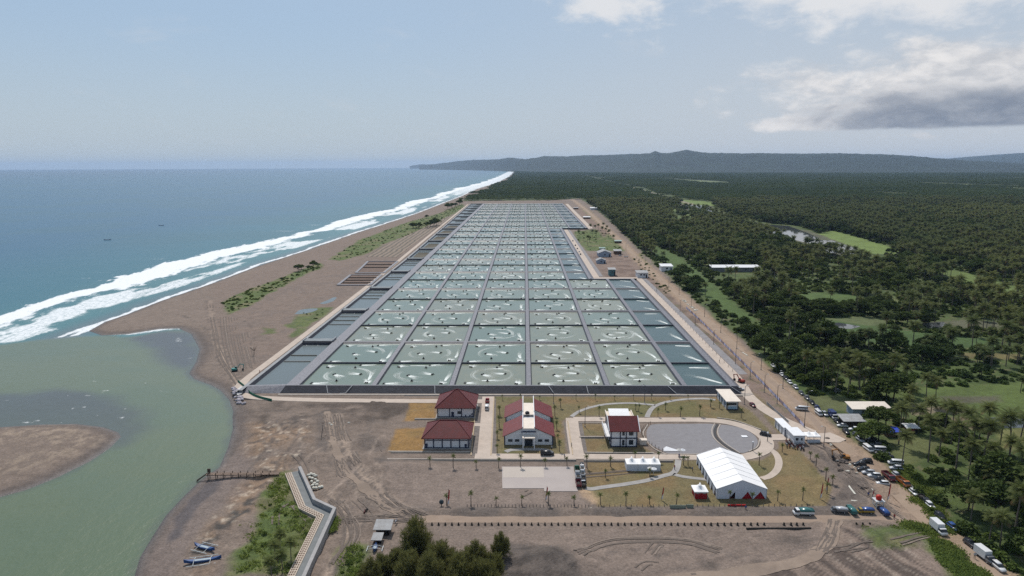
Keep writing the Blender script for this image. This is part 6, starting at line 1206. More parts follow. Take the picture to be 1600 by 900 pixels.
for k in range(4): o = obj('parasol', MB().lathe((0, 0, 2.0), [(1.0, 0), (.05, .5)], 8).tube((0, 0, 0), (0, 0, 2.2), .05), None, white if k % 2 else MATS['pale_tarp']); o.location = (*P([1016, 1021, 1061, 1066][k], [741, 742, 712, 712][k]), GZ); setp(o, ['white parasol before the three-peak tent, left one', 'white parasol before the three-peak tent, right one', 'pale parasol on the main road below the plaza, left one', 'white parasol on the main road below the plaza, right one'][k], 'parasol')
for k in range(22): # litter of white slabs beside the dirt road
    px = 1066 + 24 * random.random(); py = 468 + (px - 1066) * .75 + random.uniform(-2, 3); o = obj('rubble_slab', MB().box((0, 0, .15), (random.uniform(.8, 2.2), random.uniform(.5, 1.2), .3), random.random() * 3), None, MATS['bag_white']); o.location = (*P(px, py), GZ); setp(o, 'pale rubble slab in the scatter left of the dirt road', 'rubble', 'rubble scattered by the dirt road')
for k, (pts, lab) in enumerate((([(1238, 573), (1228, 566)], 'pale plank on the verge near the farthest parked cars'), ([(1168, 556), (1160, 551)], 'pale pair of planks on the verge beside the banner fence'), ([(1322, 755), (1336, 773)], 'long pale plank over the churned ground'), ([(1330, 783), (1340, 784)], 'pale plank on the churned ground above the trucks'), ([(914, 796), (925, 795)], 'pale plank at the front corner of the yard'))):
    a, b_ = pw(pts); o = obj('plank', ribbon([a, b_], .5, GZ + .15, .12), None, MATS['bag_white']); setp(o, lab, 'plank')
for k in range(40):
    px = random.uniform(1285, 1370); py = 692 + (px - 1285) * .9 + random.uniform(-14, 18); w2 = random.uniform(.5, 1.8); o = obj('rubble_clod', MB().blob((0, 0, .1), (w2, w2 * .7, w2 * .45), 7, 4, .3), None, MATS['rut_earth'] if k % 3 else MATS['bag_white'] if k % 2 else kerbm); o.location = (*P(px, min(py, 788)), GZ); o.rotation_euler = (0, 0, random.random() * 3); o.scale = (1, 1, 1) if k % 3 else (.5, .5, .5); setp(o, 'clod of dug earth or rubble on the churned ground beside the dirt road', 'rubble', 'clods on the churned ground')
# ---- people: one continuous skinned body, standing
def body():
    J = [(0, 0, .98), (0, 0, 1.2), (0, 0, 1.42), (0, 0, 1.52), (0, .02, 1.66), (-.19, 0, 1.42), (-.25, -.02, 1.15), (-.24, .08, .9), (.19, 0, 1.42), (.25, -.02, 1.15), (.24, .08, .9), (-.1, 0, .92), (-.11, .03, .5), (-.11, 0, .06), (-.11, .16, .03), (.1, 0, .92), (.12, .06, .5), (.13, -.03, .06), (.13, .12, .03)]
    E_ = [(0, 1), (1, 2), (2, 3), (3, 4), (2, 5), (5, 6), (6, 7), (2, 8), (8, 9), (9, 10), (0, 11), (11, 12), (12, 13), (13, 14), (0, 15), (15, 16), (16, 17), (17, 18)]
    Rr = [.15, .14, .15, .06, .105, .07, .05, .04, .07, .05, .04, .095, .07, .05, .045, .095, .07, .05, .045]
    me = bpy.data.meshes.new('person'); me.from_pydata(J, E_, []); o = bpy.data.objects.new('tmp', me); COL.objects.link(o); o.modifiers.new('s', 'SKIN'); o.modifiers.new('u', 'SUBSURF').levels = 1
    for i, r_ in enumerate(Rr): me.skin_vertices[0].data[i].radius = (r_, r_ * .85)
    me.skin_vertices[0].data[0].use_root = True
    dg = bpy.context.evaluated_depsgraph_get(); m2 = bpy.data.meshes.new_from_object(o.evaluated_get(dg)); bpy.data.objects.remove(o); return m2
try: bme = body()
except Exception as ex: bme = None; print('BODY', ex)
skin = mat('skin_tone', (.25, .13, .08), .6); PCL = [((.03, .03, .04), (.5, .5, .5)), ((.04, .05, .1), (.4, .05, .05)), ((.1, .08, .06), (.05, .1, .3)), ((.02, .02, .02), (.1, .1, .1))]
PM = []
if bme:
    for k, (pc, sc_) in enumerate(PCL):
        m2 = bme.copy(); [m2.materials.append(q) for q in (skin, mat(f'trousers_{["black", "navy", "brown", "dark"][k]}', pc, .8), mat(f'shirt_{["grey", "red", "blue", "black"][k]}', sc_, .8), mat('hair_black', (.01, .01, .01), .7))]
        for p_ in m2.polygons:
            z = p_.center.z; x = abs(p_.center.x); p_.material_index = 1 if z < .95 and x < .2 else 0 if (x > .2 and z < 1.05) or 1.5 < z < 1.66 else 3 if z >= 1.66 else 2
        PM.append(m2)
    for k, (px, py, lab) in enumerate(((893, 699, 'person walking up the service road beside the hall'), (1054, 734, 'person standing where the two lower garden paths meet'), (1061, 716, 'person under the pale parasols on the main road'), (1290, 869, ''), (1522.5, 873, 'person walking in the road above the last white box truck'), (1397, 812, 'person on the front track left of the dirt road'), (1356.5, 777, 'person standing left of the water tower'), (1124, 567, 'person on the pond perimeter road'), (882, 716, 'person beside the tree trunk at the yard corner'), (1271, 806, 'person behind the white and teal truck'), (1165, 798, 'person at the lawn edge before the marquee'), (1019, 393, ''), (862, 703, 'person beside the black van at the hall'), (406, 584, 'person on the pond perimeter road at the left corner'), (1082, 737, 'person sitting area beside marquee'), (1128, 472, ''))):
        if not lab: continue
        if k == 14: lab = 'person standing on the small lawn left of the marquee'
        o = obj('person', PM[k % 4]); o.location = (*P(px, py), GZ + (.12 if k in (0, 7, 13) else 0)); o.rotation_euler = (0, 0, random.uniform(0, 6)); setp(o, lab + [' in grey shirt', ' in red shirt', ' in blue shirt', ' in dark clothes'][k % 4], 'person')
# ================================================================ VEGETATION
palm_leaf = leafmat('palm_leaf', (.058, .090, .026), (.145, .165, .055), .6, .32); dry_leaf = leafmat('dry_frond', (.16, .11, .05), (.22, .16, .08), .7, .1)
tree_leaf = leafmat('tree_leaf', (.036, .066, .017), (.088, .124, .034), .6, .32); bush_leaf = leafmat('bush_leaf', (.062, .105, .022), (.12, .165, .04), .6, .3); grass_leaf = leafmat('grass_leaf', (.12, .18, .04), (.2, .25, .07), .8, .5)
cas_leaf = leafmat('needle_leaf', (.095, .11, .04), (.17, .18, .07), .8, .45); bark = mat('bark_grey', (.19, .155, .125), .9, .2, 3, .3); bark_d = mat('bark_brown', (.085, .06, .045), .9, .2, 3)
def leafquads(C_, size, rnd, flat=.3, asp=1.6):
    """many small leaf faces around the given centres"""
    n = len(C_); a = rnd.random(n) * 2 * np.pi; el_ = rnd.normal(0, flat, n) ; u = np.stack([np.cos(a) * np.cos(el_), np.sin(a) * np.cos(el_), np.sin(el_)], 1)
    w0 = np.cross(u, rnd.normal(0, 1, (n, 3))); w0 /= np.linalg.norm(w0, axis=1)[:, None] + 1e-9; s_ = (size * (.6 + .8 * rnd.random(n)))[:, None]
    V = np.stack([C_ - u * s_ * asp / 2, C_ + w0 * s_ * .5, C_ + u * s_ * asp / 2, C_ - w0 * s_ * .5], 1).reshape(-1, 3); return V, np.arange(4 * n).reshape(n, 4)
def mk(name, parts, mats_):
    vs = []; fs = []; mi = []; k = 0
    for (V, Fc), m_i in parts: vs += V.tolist() if hasattr(V, 'tolist') else V; fs += [tuple(int(i) + k for i in f) for f in Fc]; mi += [m_i] * len(Fc); k = len(vs)
    me = bpy.data.meshes.new(name); me.from_pydata(vs, [], fs); [me.materials.append(q) for q in mats_]; me.polygons.foreach_set('material_index', mi); return me
def palm(seed, h, fl, nf=24, young=False):
    r = random.Random(seed); tr = MB(); lean = r.uniform(.03, .14) * h; la = r.uniform(0, 6.28); pts = []
    for k in range(6): t = k / 5; pts.append(Vector((math.cos(la) * lean * t * t, math.sin(la) * lean * t * t, h * t)))
    r0 = .2 if not young else .13
    for k in range(5): tr.tube(pts[k], pts[k + 1], r0 * (1.25 - .5 * k / 5), r0 * (1.25 - .5 * (k + 1) / 5), 6)
    top = pts[-1]; cr_ = MB(); dr = MB()
    for i in range(nf):
        az_ = i * 2.39996 + r.uniform(-.2, .2); up = 1.25 - 1.75 * (i / nf) + r.uniform(-.12, .12); L = fl * r.uniform(.85, 1.1) * (1 - .12 * (i / nf)); mb = dr if (i > nf - 3 and not young) else cr_
        p_ = top.copy(); ang = up; n = 8 if not young else 5; step = L / n; prev = None; nl = []
        side = Vector((-math.sin(az_), math.cos(az_), 0))
        for k in range(n + 1):
            t = k / n; d = Vector((math.cos(az_) * math.cos(ang), math.sin(az_) * math.cos(ang), math.sin(ang)))
            nl.append((p_.copy(), d)); p_ = p_ + d * step; ang -= (1.55 if up > 0 else 1.1) / n * (.5 + t)
        for k in range(n):
            (a, d), (b_, d2) = nl[k], nl[k + 1]; mb.add([a + side * .05, a - side * .05, b_ - side * .04, b_ + side * .04], [(0, 1, 2, 3)])
            t = (k + .5) / n; ll = fl * .24 * math.sin(math.pi * min(1, .18 + t * .86)) + .1
            for q in (0, .5):
                c0 = a.lerp(b_, q); up_ = d.cross(side).normalized()
                for s_i in (-1, 1):
                    tip = c0 + side * s_i * ll + d * ll * .45 + Vector((0, 0, -ll * .42)); wv2 = d * (step * .30)
                    mb.add([c0 - wv2 * .6, c0 + wv2 * .8, tip + wv2 * .4, tip - wv2 * .1], [(0, 1, 2, 3)])
    nut = MB()
    if not young:
        for k in range(5): a = k * 1.3; nut.blob((top.x + .3 * math.cos(a), top.y + .3 * math.sin(a), top.z - .25), (.17, .17, .2), 5, 4)
        cr_.add(nut.v, nut.f)
    return tr, cr_, dr
def palm_meshes(seed, h, fl, nf=24, young=False):
    tr, cr_, dr = palm(seed, h, fl, nf, young); c_ = mk('crown', [((cr_.v, cr_.f), 0), ((dr.v, dr.f), 1)], [palm_leaf, dry_leaf])
    al2 = mk('coconut_palm', [((tr.v, tr.f), 2), ((cr_.v, cr_.f), 0), ((dr.v, dr.f), 1)], [palm_leaf, dry_leaf, bark]); return tr.mesh('trunk', bark), c_, al2
def tree_meshes(seed, h, rad, leaf, leaf_m, nc=12, nl=140, barkm=bark_d, flatc=.7):
    r = np.random.default_rng(seed); rr_ = random.Random(seed); tr = MB(); th = h * .3; tr.tube((0, 0, 0), (.2, .1, th), .28, .2, 7); Cs = []; zc = h * .48
    for k in range(nc):
        a = k * 2.4; q = math.sqrt((k + .5) / nc) * rad * .78; z = zc + (h - zc - rad * .3) * (1 - (q / rad) ** 2) * rr_.uniform(.25, 1.0) - (q / rad) ** 2 * rr_.uniform(0, .35) * rad
        c_ = np.array([math.cos(a) * q, math.sin(a) * q, z]); rc = rad * rr_.uniform(.26, .46); tr.tube((.2, .1, th), tuple(c_), .12, .04, 5)
        d = r.normal(0, 1, (nl, 3)); d /= np.linalg.norm(d, axis=1)[:, None]; d[:, 2] = np.where(d[:, 2] < -.3, -d[:, 2], d[:, 2])
        Cs.append(c_ + d * rc * (.62 + .5 * r.random((nl, 1))) * np.array([1, 1, .75]))
    Cs = np.concatenate(Cs); V, Fq = leafquads(Cs, leaf, r)
    return tr.mesh('trunk', barkm), mk('crown', [((V, Fq), 0)], [leaf_m]), mk('broadleaf_tree', [((V, Fq), 0), ((tr.v, tr.f), 1)], [leaf_m, barkm])
def bush_mesh(seed, rad, h, n, leaf, m_):
    r = np.random.default_rng(seed); d = r.normal(0, 1, (n, 3)); d /= np.linalg.norm(d, axis=1)[:, None]; d[:, 2] = abs(d[:, 2]); k = (.55 + .5 * fbm(d[:, 0] * 2 + 5, d[:, 1] * 2 + 5, 1, 2, seed))[:, None]
    V, Fq = leafquads(d * k * np.array([rad, rad, h]) * (.5 + .5 * r.random((n, 1))), leaf, r); return mk('bush', [((V, Fq), 0)], [m_])
def patch_mesh(seed, S_, ncr, nl):
    r = np.random.default_rng(seed); Cs = []
    for k in range(ncr):
        c_ = np.array([r.uniform(-S_ / 2, S_ / 2), r.uniform(-S_ / 2, S_ / 2), r.uniform(5.5, 9)]); d = r.normal(0, 1, (nl, 3)); d /= np.linalg.norm(d, axis=1)[:, None]; d[:, 2] = abs(d[:, 2]) - .25
        Cs.append(c_ + d * np.array([1, 1, .7]) * r.uniform(2.6, 4.6))
    V, Fq = leafquads(np.concatenate(Cs), 1.7, r); return mk('woodland_patch', [((V, Fq), 0)], [tree_leaf])
PALMS = [palm_meshes(11, 10.5, 4.4), palm_meshes(12, 12.5, 4.7), palm_meshes(13, 8.5, 4.2), palm_meshes(14, 14, 4.6)]
BROAD = [tree_meshes(21, 9, 5.0, .55, tree_leaf, 13, 150), tree_meshes(22, 7, 4.2, .5, tree_leaf, 11, 140), tree_meshes(23, 11, 6.2, .62, tree_leaf, 16, 150), tree_meshes(24, 6, 3.8, .45, bush_leaf, 10, 130)]
BUSH = [bush_mesh(31, 2.6, 2.4, 420, .42, bush_leaf), bush_mesh(32, 2.0, 1.6, 320, .36, bush_leaf), bush_mesh(33, 3.2, 3.2, 520, .48, tree_leaf)]
PATCH = [patch_mesh(41 + k, 46, 34, 26) for k in range(3)]
def scatter(name, meshes, pts, idx, rot, scl, label, z=GZ):
    """one uncountable mass: geometry nodes put a tree or shrub on every point"""
    if len(pts) == 0: return
    protos = []
    for k, me in enumerate(meshes): o = bpy.data.objects.new(name + '_form', me); protos.append(o)
    me = bpy.data.meshes.new(name); n = len(pts); me.vertices.add(n); zz = np.full((n, 1), z - .05); me.vertices.foreach_set('co', np.hstack([pts, zz]).astype(np.float32).ravel())
    for a, d, ty in (('idx', idx, 'INT'), ('rot', rot, 'FLOAT'), ('scl', scl, 'FLOAT')): at = me.attributes.new(a, ty, 'POINT'); at.data.foreach_set('value', d.astype(np.int32 if ty == 'INT' else np.float32))
    o = bpy.data.objects.new(name, me); COL.objects.link(o); g = bpy.data.node_groups.new(name, 'GeometryNodeTree'); g.interface.new_socket('Geometry', in_out='INPUT', socket_type='NodeSocketGeometry'); g.interface.new_socket('Geometry', in_out='OUTPUT', socket_type='NodeSocketGeometry')
    N_ = g.nodes; gi = N_.new('NodeGroupInput'); go = N_.new('NodeGroupOutput'); j = N_.new('GeometryNodeJoinGeometry'); ip = N_.new('GeometryNodeInstanceOnPoints')
    for pr in protos[::-1]:
        oi_ = N_.new('GeometryNodeObjectInfo'); oi_.inputs['Object'].default_value = pr; oi_.inputs['As Instance'].default_value = True; g.links.new(oi_.outputs['Geometry'], j.inputs[0])
    def na(nm, ty): q = N_.new('GeometryNodeInputNamedAttribute'); q.data_type = ty; q.inputs[0].default_value = nm; return q.outputs[0]
    cx = N_.new('ShaderNodeCombineXYZ'); g.links.new(na('rot', 'FLOAT'), cx.inputs[2]); ip.inputs['Pick Instance'].default_value = True
    g.links.new(gi.outputs[0], ip.inputs['Points']); g.links.new(j.outputs[0], ip.inputs['Instance']); g.links.new(na('idx', 'INT'), ip.inputs['Instance Index'])
    e2r = N_.new('FunctionNodeEulerToRotation'); g.links.new(cx.outputs[0], e2r.inputs[0]); g.links.new(e2r.outputs[0], ip.inputs['Rotation']); g.links.new(na('scl', 'FLOAT'), ip.inputs['Scale']); g.links.new(ip.outputs[0], go.inputs[0])
    o.modifiers.new('scatter', 'NODES').node_group = g; setp(o, label, None, None, 'stuff'); return o
FP = pw(FOREST); dirtw = pw(DIRT)
def grid_pts(x0, x1, y0, y1, s_): 
    xs, ys = np.meshgrid(np.arange(x0, x1, s_), np.arange(y0, y1, s_)); p_ = np.stack([xs.ravel(), ys.ravel()], 1); return p_ + RNG.uniform(-.48, .48, p_.shape) * s_
def infov(p_, m_=1.06): u_ = (RC.T @ np.vstack([p_.T, np.zeros(len(p_))]- 0)) if False else None; return (p_[:, 0] < (p_[:, 1] + 30) * .80 * m_) & (p_[:, 0] > -(p_[:, 1] + 30) * .80)
keepouts = [pw(q) for q, _ in FIELDS] + [pw(q) for q in WATERS]
KO_EXTRA = [(P(1361, 645), 13), (P(1334, 664), 7), (P(1395, 680), 5), (P(1425, 676), 4), (P(1150, 422), 24), (P(1150, 430), 26), (P(1150, 437), 20), (P(1042, 430), 10), (P(1042, 422), 9), (P(931, 326), 16)]
def open_mask(p_, margin=0):
    """0 where trees must stay away"""
    x, y = p_[:, 0], p_[:, 1]; ok = inside(x, y, FP) & (pdist(x, y, dirtw) > 7.5 + margin) & (pdist(x, y, pw(RIVER2)) > 10)
    for pl in keepouts:
        lo, hi = pl.min(0) - 5, pl.max(0) + 5; k = ok & (x > lo[0]) & (x < hi[0]) & (y > lo[1]) & (y < hi[1])
        if k.any(): ix = np.where(k)[0]; ok[ix] &= ~inside(x[ix], y[ix], pl)
    for q in WATERS:
        pl = pw(q)
        if pl[:, 1].min() > 450: ok &= (np.abs(x - pl[:, 0].mean()) > 250) | (sdist(x, y - 0, pl) < -14) & ~inside(x, y + 20, pl) & ~inside(x, y + 45, pl) & ~inside(x, y + 70, pl) & ~inside(x, y + 95, pl)
    for (cx, cy), rr2 in KO_EXTRA: ok &= ((x - cx) ** 2 + (y - cy) ** 2) > rr2 ** 2
    return ok
pt = grid_pts(60, 1500, 110, 1750, 6.6); pt = pt[infov(pt)]; pt = pt[open_mask(pt)]
x, y = pt[:, 0], pt[:, 1]; dn = fbm(x, y, 70, 4, 81); gap = fbm(x, y, 28, 3, 82); ty = fbm(x, y, 90, 3, 83)
near = 1 - sst(y, 500, 800); pr_ = 1 - near * sst(gap, .46, .55) * .9 - (1 - near) * sst(gap, .60, .68) * .7
gr_ = sst(x - np.interp(y, dirtw[::-1, 1], dirtw[::-1, 0]), 4, 18); pr_ = pr_ * (.25 + .75 * gr_)
kp = RNG.random(len(pt)) < pr_ * .93; pt = pt[kp]; x, y = pt[:, 0], pt[:, 1]; ty = ty[kp]
isp = RNG.random(len(pt)) < np.clip(.62 + (ty - .5) * 2.6 + .4 * (pt[:, 1] < 290), .12, .95)
kinds = np.where(isp, 0, 1); dd = np.hypot(x, y); order = np.argsort(dd)
vis = lambda p_: (p_[0] < p_[1] * .775 + 3) and p_[1] > 138
pi_, bi_ = [], []
for i in order:
    L_ = pi_ if kinds[i] == 0 else bi_
    if len(L_) < 300 and vis(pt[i]): L_.append(i)
    if len(pi_) >= 300 and len(bi_) >= 300: break
used_ = np.zeros(len(pt), bool); used_[pi_] = True; used_[bi_] = True
def where(px_, py_):
    q = px_ - np.interp(py_, dirtw[::-1, 1], dirtw[::-1, 0]); d = 'at the road edge' if q < 20 else 'a few crowns in from the road' if q < 55 else 'deep in the grove' if q < 110 else 'far into the grove'
    b2 = 'near the bottom right corner' if py_ < 190 else 'right of the lower parking rows' if py_ < 235 else 'near the roadside stalls' if py_ < 300 else 'beyond the green field' if py_ < 350 else 'behind the green field' if py_ < 400 else 'right of the pond verge' if py_ < 460 else 'level with the middle ponds'
    return d + ' ' + b2
for L_, protos, nm, pn in ((pi_, PALMS, 'coconut_palm', 'coconut palm'), (bi_, BROAD, 'broadleaf_tree', 'bushy tree')):
    P_ = []
    for tm, cm, _ in protos: t = thing(nm, '', 'palm' if nm[0] == 'c' else 'tree'); obj('trunk', tm, t); obj('crown', cm, t); P_.append(Proto(t))
    for i in L_:
        k = RNG.integers(0, 4); sz = RNG.uniform(.75, 1.2); hw = ['medium', 'tall', 'short', 'very tall'][k] if nm[0] == 'c' else ['medium', 'small', 'wide', 'pale low'][k]
        P_[k].put((pt[i, 0], pt[i, 1], GZ - .1), RNG.uniform(0, 6.28), f'{hw} {pn} {where(*pt[i])}'.replace('near the bottom right corner', 'near the right corner').replace('right of the lower parking rows', 'beside the parking rows'), f'{pn}s in the grove right of the dirt road', sz)
    for q in P_:
        if not q.used:
            for ch in list(q.o.children): bpy.data.objects.remove(ch)
            bpy.data.objects.remove(q.o)
r_ = ~used_; k0 = r_ & (kinds == 0); k1 = r_ & (kinds == 1)
scatter('palm_grove', [q[2] for q in PALMS], pt[k0], RNG.integers(0, 4, k0.sum()), RNG.uniform(0, 6.28, k0.sum()), RNG.uniform(.72, 1.2, k0.sum()), 'dense coconut palm grove stretching away on the right')
scatter('woodland', [q[2] for q in BROAD], pt[k1], RNG.integers(0, 4, k1.sum()), RNG.uniform(0, 6.28, k1.sum()), RNG.uniform(.7, 1.25, k1.sum()), 'bushy broadleaf woodland among the palm groves')
bp = grid_pts(60, 1100, 110, 1150, 4.6); bp = bp[infov(bp)]; bp = bp[open_mask(bp, -2.5)]; bb_ = fbm(bp[:, 0], bp[:, 1], 22, 3, 84); bp = bp[RNG.random(len(bp)) < .3 + .65 * sst(bb_, .40, .54)]
scatter('undergrowth', BUSH, bp, RNG.integers(0, 3, len(bp)), RNG.uniform(0, 6.28, len(bp)), RNG.uniform(.5, 1.2, len(bp)), 'green undergrowth between the trees')
pp = [grid_pts(-300, 1700, 1480, 2600, 36), grid_pts(-500, 3000, 2600, 4600, 42), grid_pts(-600, 7800, 4600, 10500, 60)]; pp = np.concatenate(pp); pp = pp[infov(pp, 1.02)]; LDp = landd(pp[:, 0], pp[:, 1])
pp = pp[(LDp > 45)]; sc_ = np.interp(pp[:, 1], [1500, 2600, 4600, 9000], [.85, 1.0, 1.0, 1.35]); km = inside(pp[:, 0], pp[:, 1], FP) | (pp[:, 1] > 3000)
for pl in keepouts: km &= ~inside(pp[:, 0], pp[:, 1], pl)
km &= pdist(pp[:, 0], pp[:, 1], pw(RIVER2)) > 26; km &= ~((pp[:, 1] < 1750) & (pp[:, 0] > 0) & infov(pp) & (pp[:, 0] < 1500)); pp = pp[km]; sc_ = sc_[km]
scatter('forest', PATCH, pp, RNG.integers(0, 3, len(pp)), RNG.uniform(0, 6.28, len(pp)), sc_, 'far forest reaching to the foot of the hills', z=GZ - 1.0)
# shrubs on the grass strips of the beach and at the bottom left bank
sp_ = []
for pts_, n_, s0_ in ((GR[0][0], 190, 1), (GR[1][0], 420, 1), (GR[4][0], 14, .7), (GR[6][0], 5, .8), (GR[7][0], 26, .8), (GR[9][0], 40, 1), (GR[10][0], 60, 1), (GR[11][0], 40, 1), (GR[2][0], 12, .6)):
    pl = pw(pts_); lo, hi = pl.min(0), pl.max(0); q = RNG.uniform(lo, hi, (n_ * 6, 2)); q = q[sdist(q[:, 0], q[:, 1], pl) > 1][:n_]; sp_.append(np.hstack([q, np.full((len(q), 1), s0_)]))
sp_ = np.concatenate(sp_); n_ = len(sp_); scatter('shrubs', BUSH[:2], sp_[:, :2], RNG.integers(0, 2, n_), RNG.uniform(0, 6.28, n_), RNG.uniform(.25, .75, n_) * sp_[:, 2], 'low green scrub on the grassy strips')
gt = RNG.uniform(0, 1, (1, 1))
tuft = []
for seed in (51, 52):
    r = np.random.default_rng(seed); n = 60; c_ = np.hstack([r.normal(0, .5, (n, 2)), r.uniform(.1, .35, (n, 1))]); tuft.append(mk('grass_tuft', [(leafquads(c_, .22, r, .9, 1.8), 0)], [grass_leaf]))
tp = []
for pts_, n_ in ((GR[4][0], 170), (GR[7][0], 420), (GR[6][0], 40), (GR[5][0], 160), (GR[8][0], 120), (GR[9][0], 400)):
    pl = pw(pts_); lo, hi = pl.min(0), pl.max(0); q = RNG.uniform(lo, hi, (n_ * 5, 2)); q = q[sdist(q[:, 0], q[:, 1], pl) + (fbm(q[:, 0], q[:, 1], 6, 3, 90) - .5) * 8 > 0][:n_]; tp.append(q)
tp = np.concatenate(tp); n_ = len(tp); scatter('grass', tuft, tp, RNG.integers(0, 2, n_), RNG.uniform(0, 6.28, n_), RNG.uniform(.6, 1.6, n_), 'rough green grass on the banks')
# named single trees of the beach
def put_tree(protos, k, px, py, sc, lab, grp=None, base=None, nm='broadleaf_tree', cat='tree'):
    t = thing(nm, lab, cat, (*P(px, py), GZ - .05), random.uniform(0, 6), grp, sc); obj('trunk', protos[k][0], t); obj('crown', protos[k][1], t); return t
for k, (px, py, s_i) in enumerate(((466, 424, 1.0), (471, 421, .9), (490, 418, .8), (497, 416, .7), (482, 421, .6), (440, 438, .5))): put_tree(BROAD, k % 4, px, py, s_i * .8, f'dark beach shrub tree, {ordinal(k)} in the clump on the near green strip', 'trees on the near beach strip')
for k, (px, py, s_i) in enumerate(((645, 357, 1.0), (650, 356, 1.1), (655, 357, .8), (668, 356, 1.1), (673, 354, 1.3), (678, 354, 1.2), (682, 352, 1.2), (667, 341, .9), (700, 327, 1.2), (706, 325, 1.3), (712, 323, 1.3), (718, 321, 1.3))): put_tree(BROAD, k % 3, px, py, s_i * 1.1, f'dark tree, {ordinal(k)} along the far green beach strip', 'trees on the far beach strip')
for k, (px, py) in enumerate(((905, 371), (911, 376), (921, 379), (926, 374), (932, 371), (940, 367), (946, 365), (922, 364), (930, 362), (951, 372), (958, 377), (918, 384), (935, 360), (942, 360), (948, 361))): put_tree(PALMS, k % 4, px, py, .8, f'coconut palm, {ordinal(k)} of the cluster on the grass beside the far shed yard', 'palms beside the far yard', nm='coconut_palm', cat='palm')
for k, (px, py, s_i) in enumerate(((1350, 690, 1.0), (1361, 686, 1.1), (1373, 690, .8), (1384, 668, .9))): put_tree(BROAD, 3 if k < 2 else 0, px, py, s_i, ['pale green roadside tree beside the shack', 'larger pale green roadside tree above the black cars', 'small roadside tree left of the blue stall', 'dark tree behind the blue stall'][k])
for k, (px, py, s_i) in enumerate(((1415, 657, .8), (1426, 648, .8), (1434, 674, 1.0), (1446, 632, .8), (1452, 669, .95), (1461, 634, .85), (1476, 674, 1.1), (1486, 694, .95), (1497, 677, .9), (1506, 703, 1.05), (1527, 705, 1.1), (1542, 697, .95), (1561, 708, 1.0), (1577, 715, 1.1), (1594, 614, .7), (1404, 694, .9), (1410, 668, .8), (1516, 720, 1.0), (1467, 712, .9), (1450, 722, 1.0), (1592, 700, 1.0), (1535, 728, 1.1))): put_tree(PALMS, k % 4, px, py, s_i, f'coconut palm standing between the stalls and the green field, {ordinal(k)} from the shack', 'palms between the stalls and the field', nm='coconut_palm', cat='palm')
# dead thorny tree on the sand
r2 = random.Random(5); tb = MB(); x, y = P(397, 555); tb.tube((0, 0, 0), (.1, 0, 2.4), .16, .1)
for k in range(16): a = k * .9; b_ = (math.cos(a) * r2.uniform(.8, 2), math.sin(a) * r2.uniform(.8, 2), r2.uniform(3, 4.8)); tb.tube((.1, 0, 2.2), b_, .06, .02, 4).tube(b_, (b_[0] * 1.4, b_[1] * 1.4, b_[2] + .5), .025, .01, 4)
t = thing('bare_tree', 'small leafless tree standing alone on the sand left of the ponds', 'tree', (x, y, GZ)); obj('trunk', tb, t, bark_d)
# casuarinas at the bottom
def casuarina(seed, h, rad):
    """several leaning leaders, each a loose plume of fine drooping needles"""
    r = random.Random(seed); rg = np.random.default_rng(seed); tr = MB(); Cs = []; Ds = []; nlead = 9
    for q in range(nlead):
        a0 = q * 2.4 + r.uniform(-.3, .3); out = rad * .62 * math.sqrt(q / nlead); hh = h * (1 - .42 * (q / nlead) ** 1.2) * r.uniform(.88, 1.05); top = Vector((math.cos(a0) * out, math.sin(a0) * out, hh)); base = Vector((0, 0, h * .05)); mid = base.lerp(top, .45) + Vector((math.cos(a0) * out * .25, math.sin(a0) * out * .25, 0))
        tr.tube(base, mid, .16, .1, 6).tube(mid, top, .1, .03, 5); nb = 46
        for k in range(nb):
            t = .3 + .7 * (k / nb); c0 = (base.lerp(mid, t / .45) if t < .45 else mid.lerp(top, (t - .45) / .55)); L = rad * .42 * (1.15 - t) ** .55 * r.uniform(.6, 1.25) + .35; a = k * 2.4 + r.uniform(-.4, .4); el2 = .1 + .9 * t; n = int(12 + L * 12)
            e_ = Vector((math.cos(a) * math.cos(el2), math.sin(a) * math.cos(el2), math.sin(el2)))
            if k % 3 == 0: tr.tube(c0, c0 + e_ * L, .03, .01, 3)
            f = rg.random(n) ** .7; c_ = np.array(c0) + np.outer(f * L, np.array(e_)) + rg.normal(0, .2, (n, 3)); c_[:, 2] -= (f * L) ** 2 * .12; Cs.append(c_); Ds.append(np.tile(np.array(e_), (n, 1)) + rg.normal(0, .4, (n, 3)) + np.array([0, 0, .35]))
    Cs = np.concatenate(Cs); Ds = np.concatenate(Ds); Ds /= np.linalg.norm(Ds, axis=1)[:, None]; w0 = np.cross(Ds, rg.normal(0, 1, Ds.shape)); w0 /= np.linalg.norm(w0, axis=1)[:, None]; L_ = rg.uniform(.35, .8, (len(Cs), 1))
    V = np.stack([Cs - w0 * .045, Cs + w0 * .045, Cs + Ds * L_ + w0 * .025, Cs + Ds * L_ - w0 * .025], 1).reshape(-1, 3)
    return tr.mesh('trunk', bark_d), mk('crown', [((V, np.arange(len(V)).reshape(-1, 4)), 0)], [cas_leaf])
CS = [casuarina(61, 13, 5.6), casuarina(62, 10.5, 5.2), casuarina(63, 12, 6.0)]
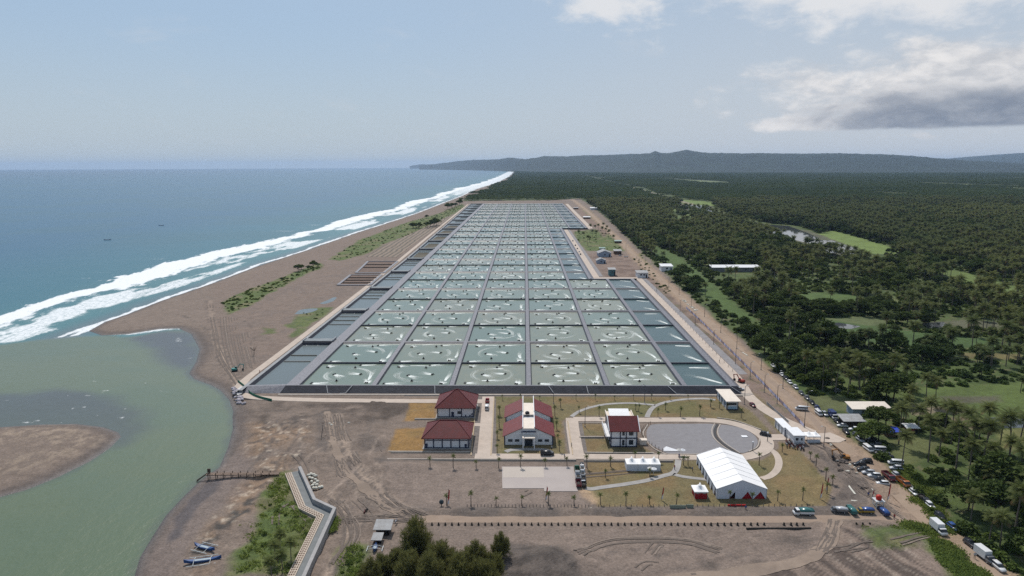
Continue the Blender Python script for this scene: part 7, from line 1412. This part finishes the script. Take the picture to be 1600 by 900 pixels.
for k, (px, py, s_i, kk) in enumerate(((650, 893, 1.05, 0), (600, 915, .75, 1), (688, 915, .92, 2), (708, 930, .9, 1), (742, 915, .85, 0), (722, 940, .95, 2), (768, 915, .8, 1), (783, 880, .62, 0), (640, 930, .9, 2), (580, 935, .75, 0), (672, 945, .95, 0), (757, 940, .85, 2), (622, 905, .75, 1), (715, 905, .62, 1))):
    t = thing('casuarina_tree', ['tallest feathery casuarina rising from the left of the bottom clump', 'low casuarina beside the white sheets', 'casuarina right of the tallest one', 'casuarina in the middle of the clump', 'casuarina peaking right of the middle', 'front casuarina right of the middle cut by the frame', 'small casuarina at the right end of the clump', 'slim separate casuarina topmost at the right end', 'front casuarina below the tallest one', 'leftmost low casuarina at the bottom edge', 'front casuarina near the middle of the clump', 'front casuarina near the right end', 'low casuarina in front of the hut', 'small casuarina filling the middle dip of the clump'][k], 'tree', (*P(px, py), GZ - .1), k * 1.3, 'casuarinas at the bottom edge', s_i); obj('trunk', CS[kk][0], t); obj('crown', CS[kk][1], t)
# saplings planted over the compound: thin trunk, small tuft
YG = [palm_meshes(71 + k, h, 1.25, 11, True) for k, h in enumerate((3.4, 4.0, 2.8))]
SAP = [('along the main road edge', [(672, 729.5), (708, 730), (744, 731), (779, 731), (813, 729.5), (852, 729.5), (886, 728), (917, 731), (954, 729), (992, 722), (1029, 722), (1068, 727)]), ('along the front fence', [(698, 789), (736, 790), (775, 790), (815, 790), (857, 790), (897, 790), (938, 788), (978, 790), (1015, 788), (1057, 788), (1140, 786), (1175, 786), (1215, 783), (1254, 782)]),
       ('in the row left of the hall', [(781, 649), (780, 667), (777, 685), (777, 708)]), ('in the row right of the hall', [(867, 650), (870, 671), (872, 692), (874, 705)]), ('on the upper lawn', [(800, 640), (876, 637), (936, 651), (993, 641), (998, 643), (1028, 651), (1040, 641), (1063, 651), (1093, 650), (1124, 638), (1136, 641), (1158, 653), (1110, 636), (905, 645)]), ('on the lower lawn', [(946, 746), (1015, 745), (1186, 727), (1222, 706), (1075, 727)]),
       ('along the right edge of the lawn', [(1266, 718), (1275, 728), (1290, 752), (1301, 758), (1292, 772)]), ('in the line along the pond toe', [(c_, 625) for c_ in (785, 813, 843, 900, 930, 960, 990, 1018, 1047, 1075)])]
for nmz, L_ in SAP:
    for k, (px, py) in enumerate(L_):
        q = (k + len(nmz)) % 3; s_i = .55 if 'pond toe' in nmz else random.uniform(.7, 1.0); t = thing('palm_sapling', f'young palm {nmz}, {ordinal(k)} from the left', 'palm', (*P(px, py), GZ), random.uniform(0, 6), 'young palms of the compound', s_i); obj('trunk', YG[q][0], t); obj('crown', YG[q][1], t)
for k, (px, py) in enumerate(((430, 880), (442, 893), (425, 905), (455, 875), (438, 862))): put_tree(PALMS, 2, px, py, .55, ['short spreading palm in the middle of the bottom left scrub', 'short palm right of the first in the bottom left scrub', 'short palm at the very bottom of the left scrub', 'short palm beside the flood wall apron', 'farthest short palm of the bottom left scrub'][k], 'short palms in the left scrub', nm='coconut_palm', cat='palm')
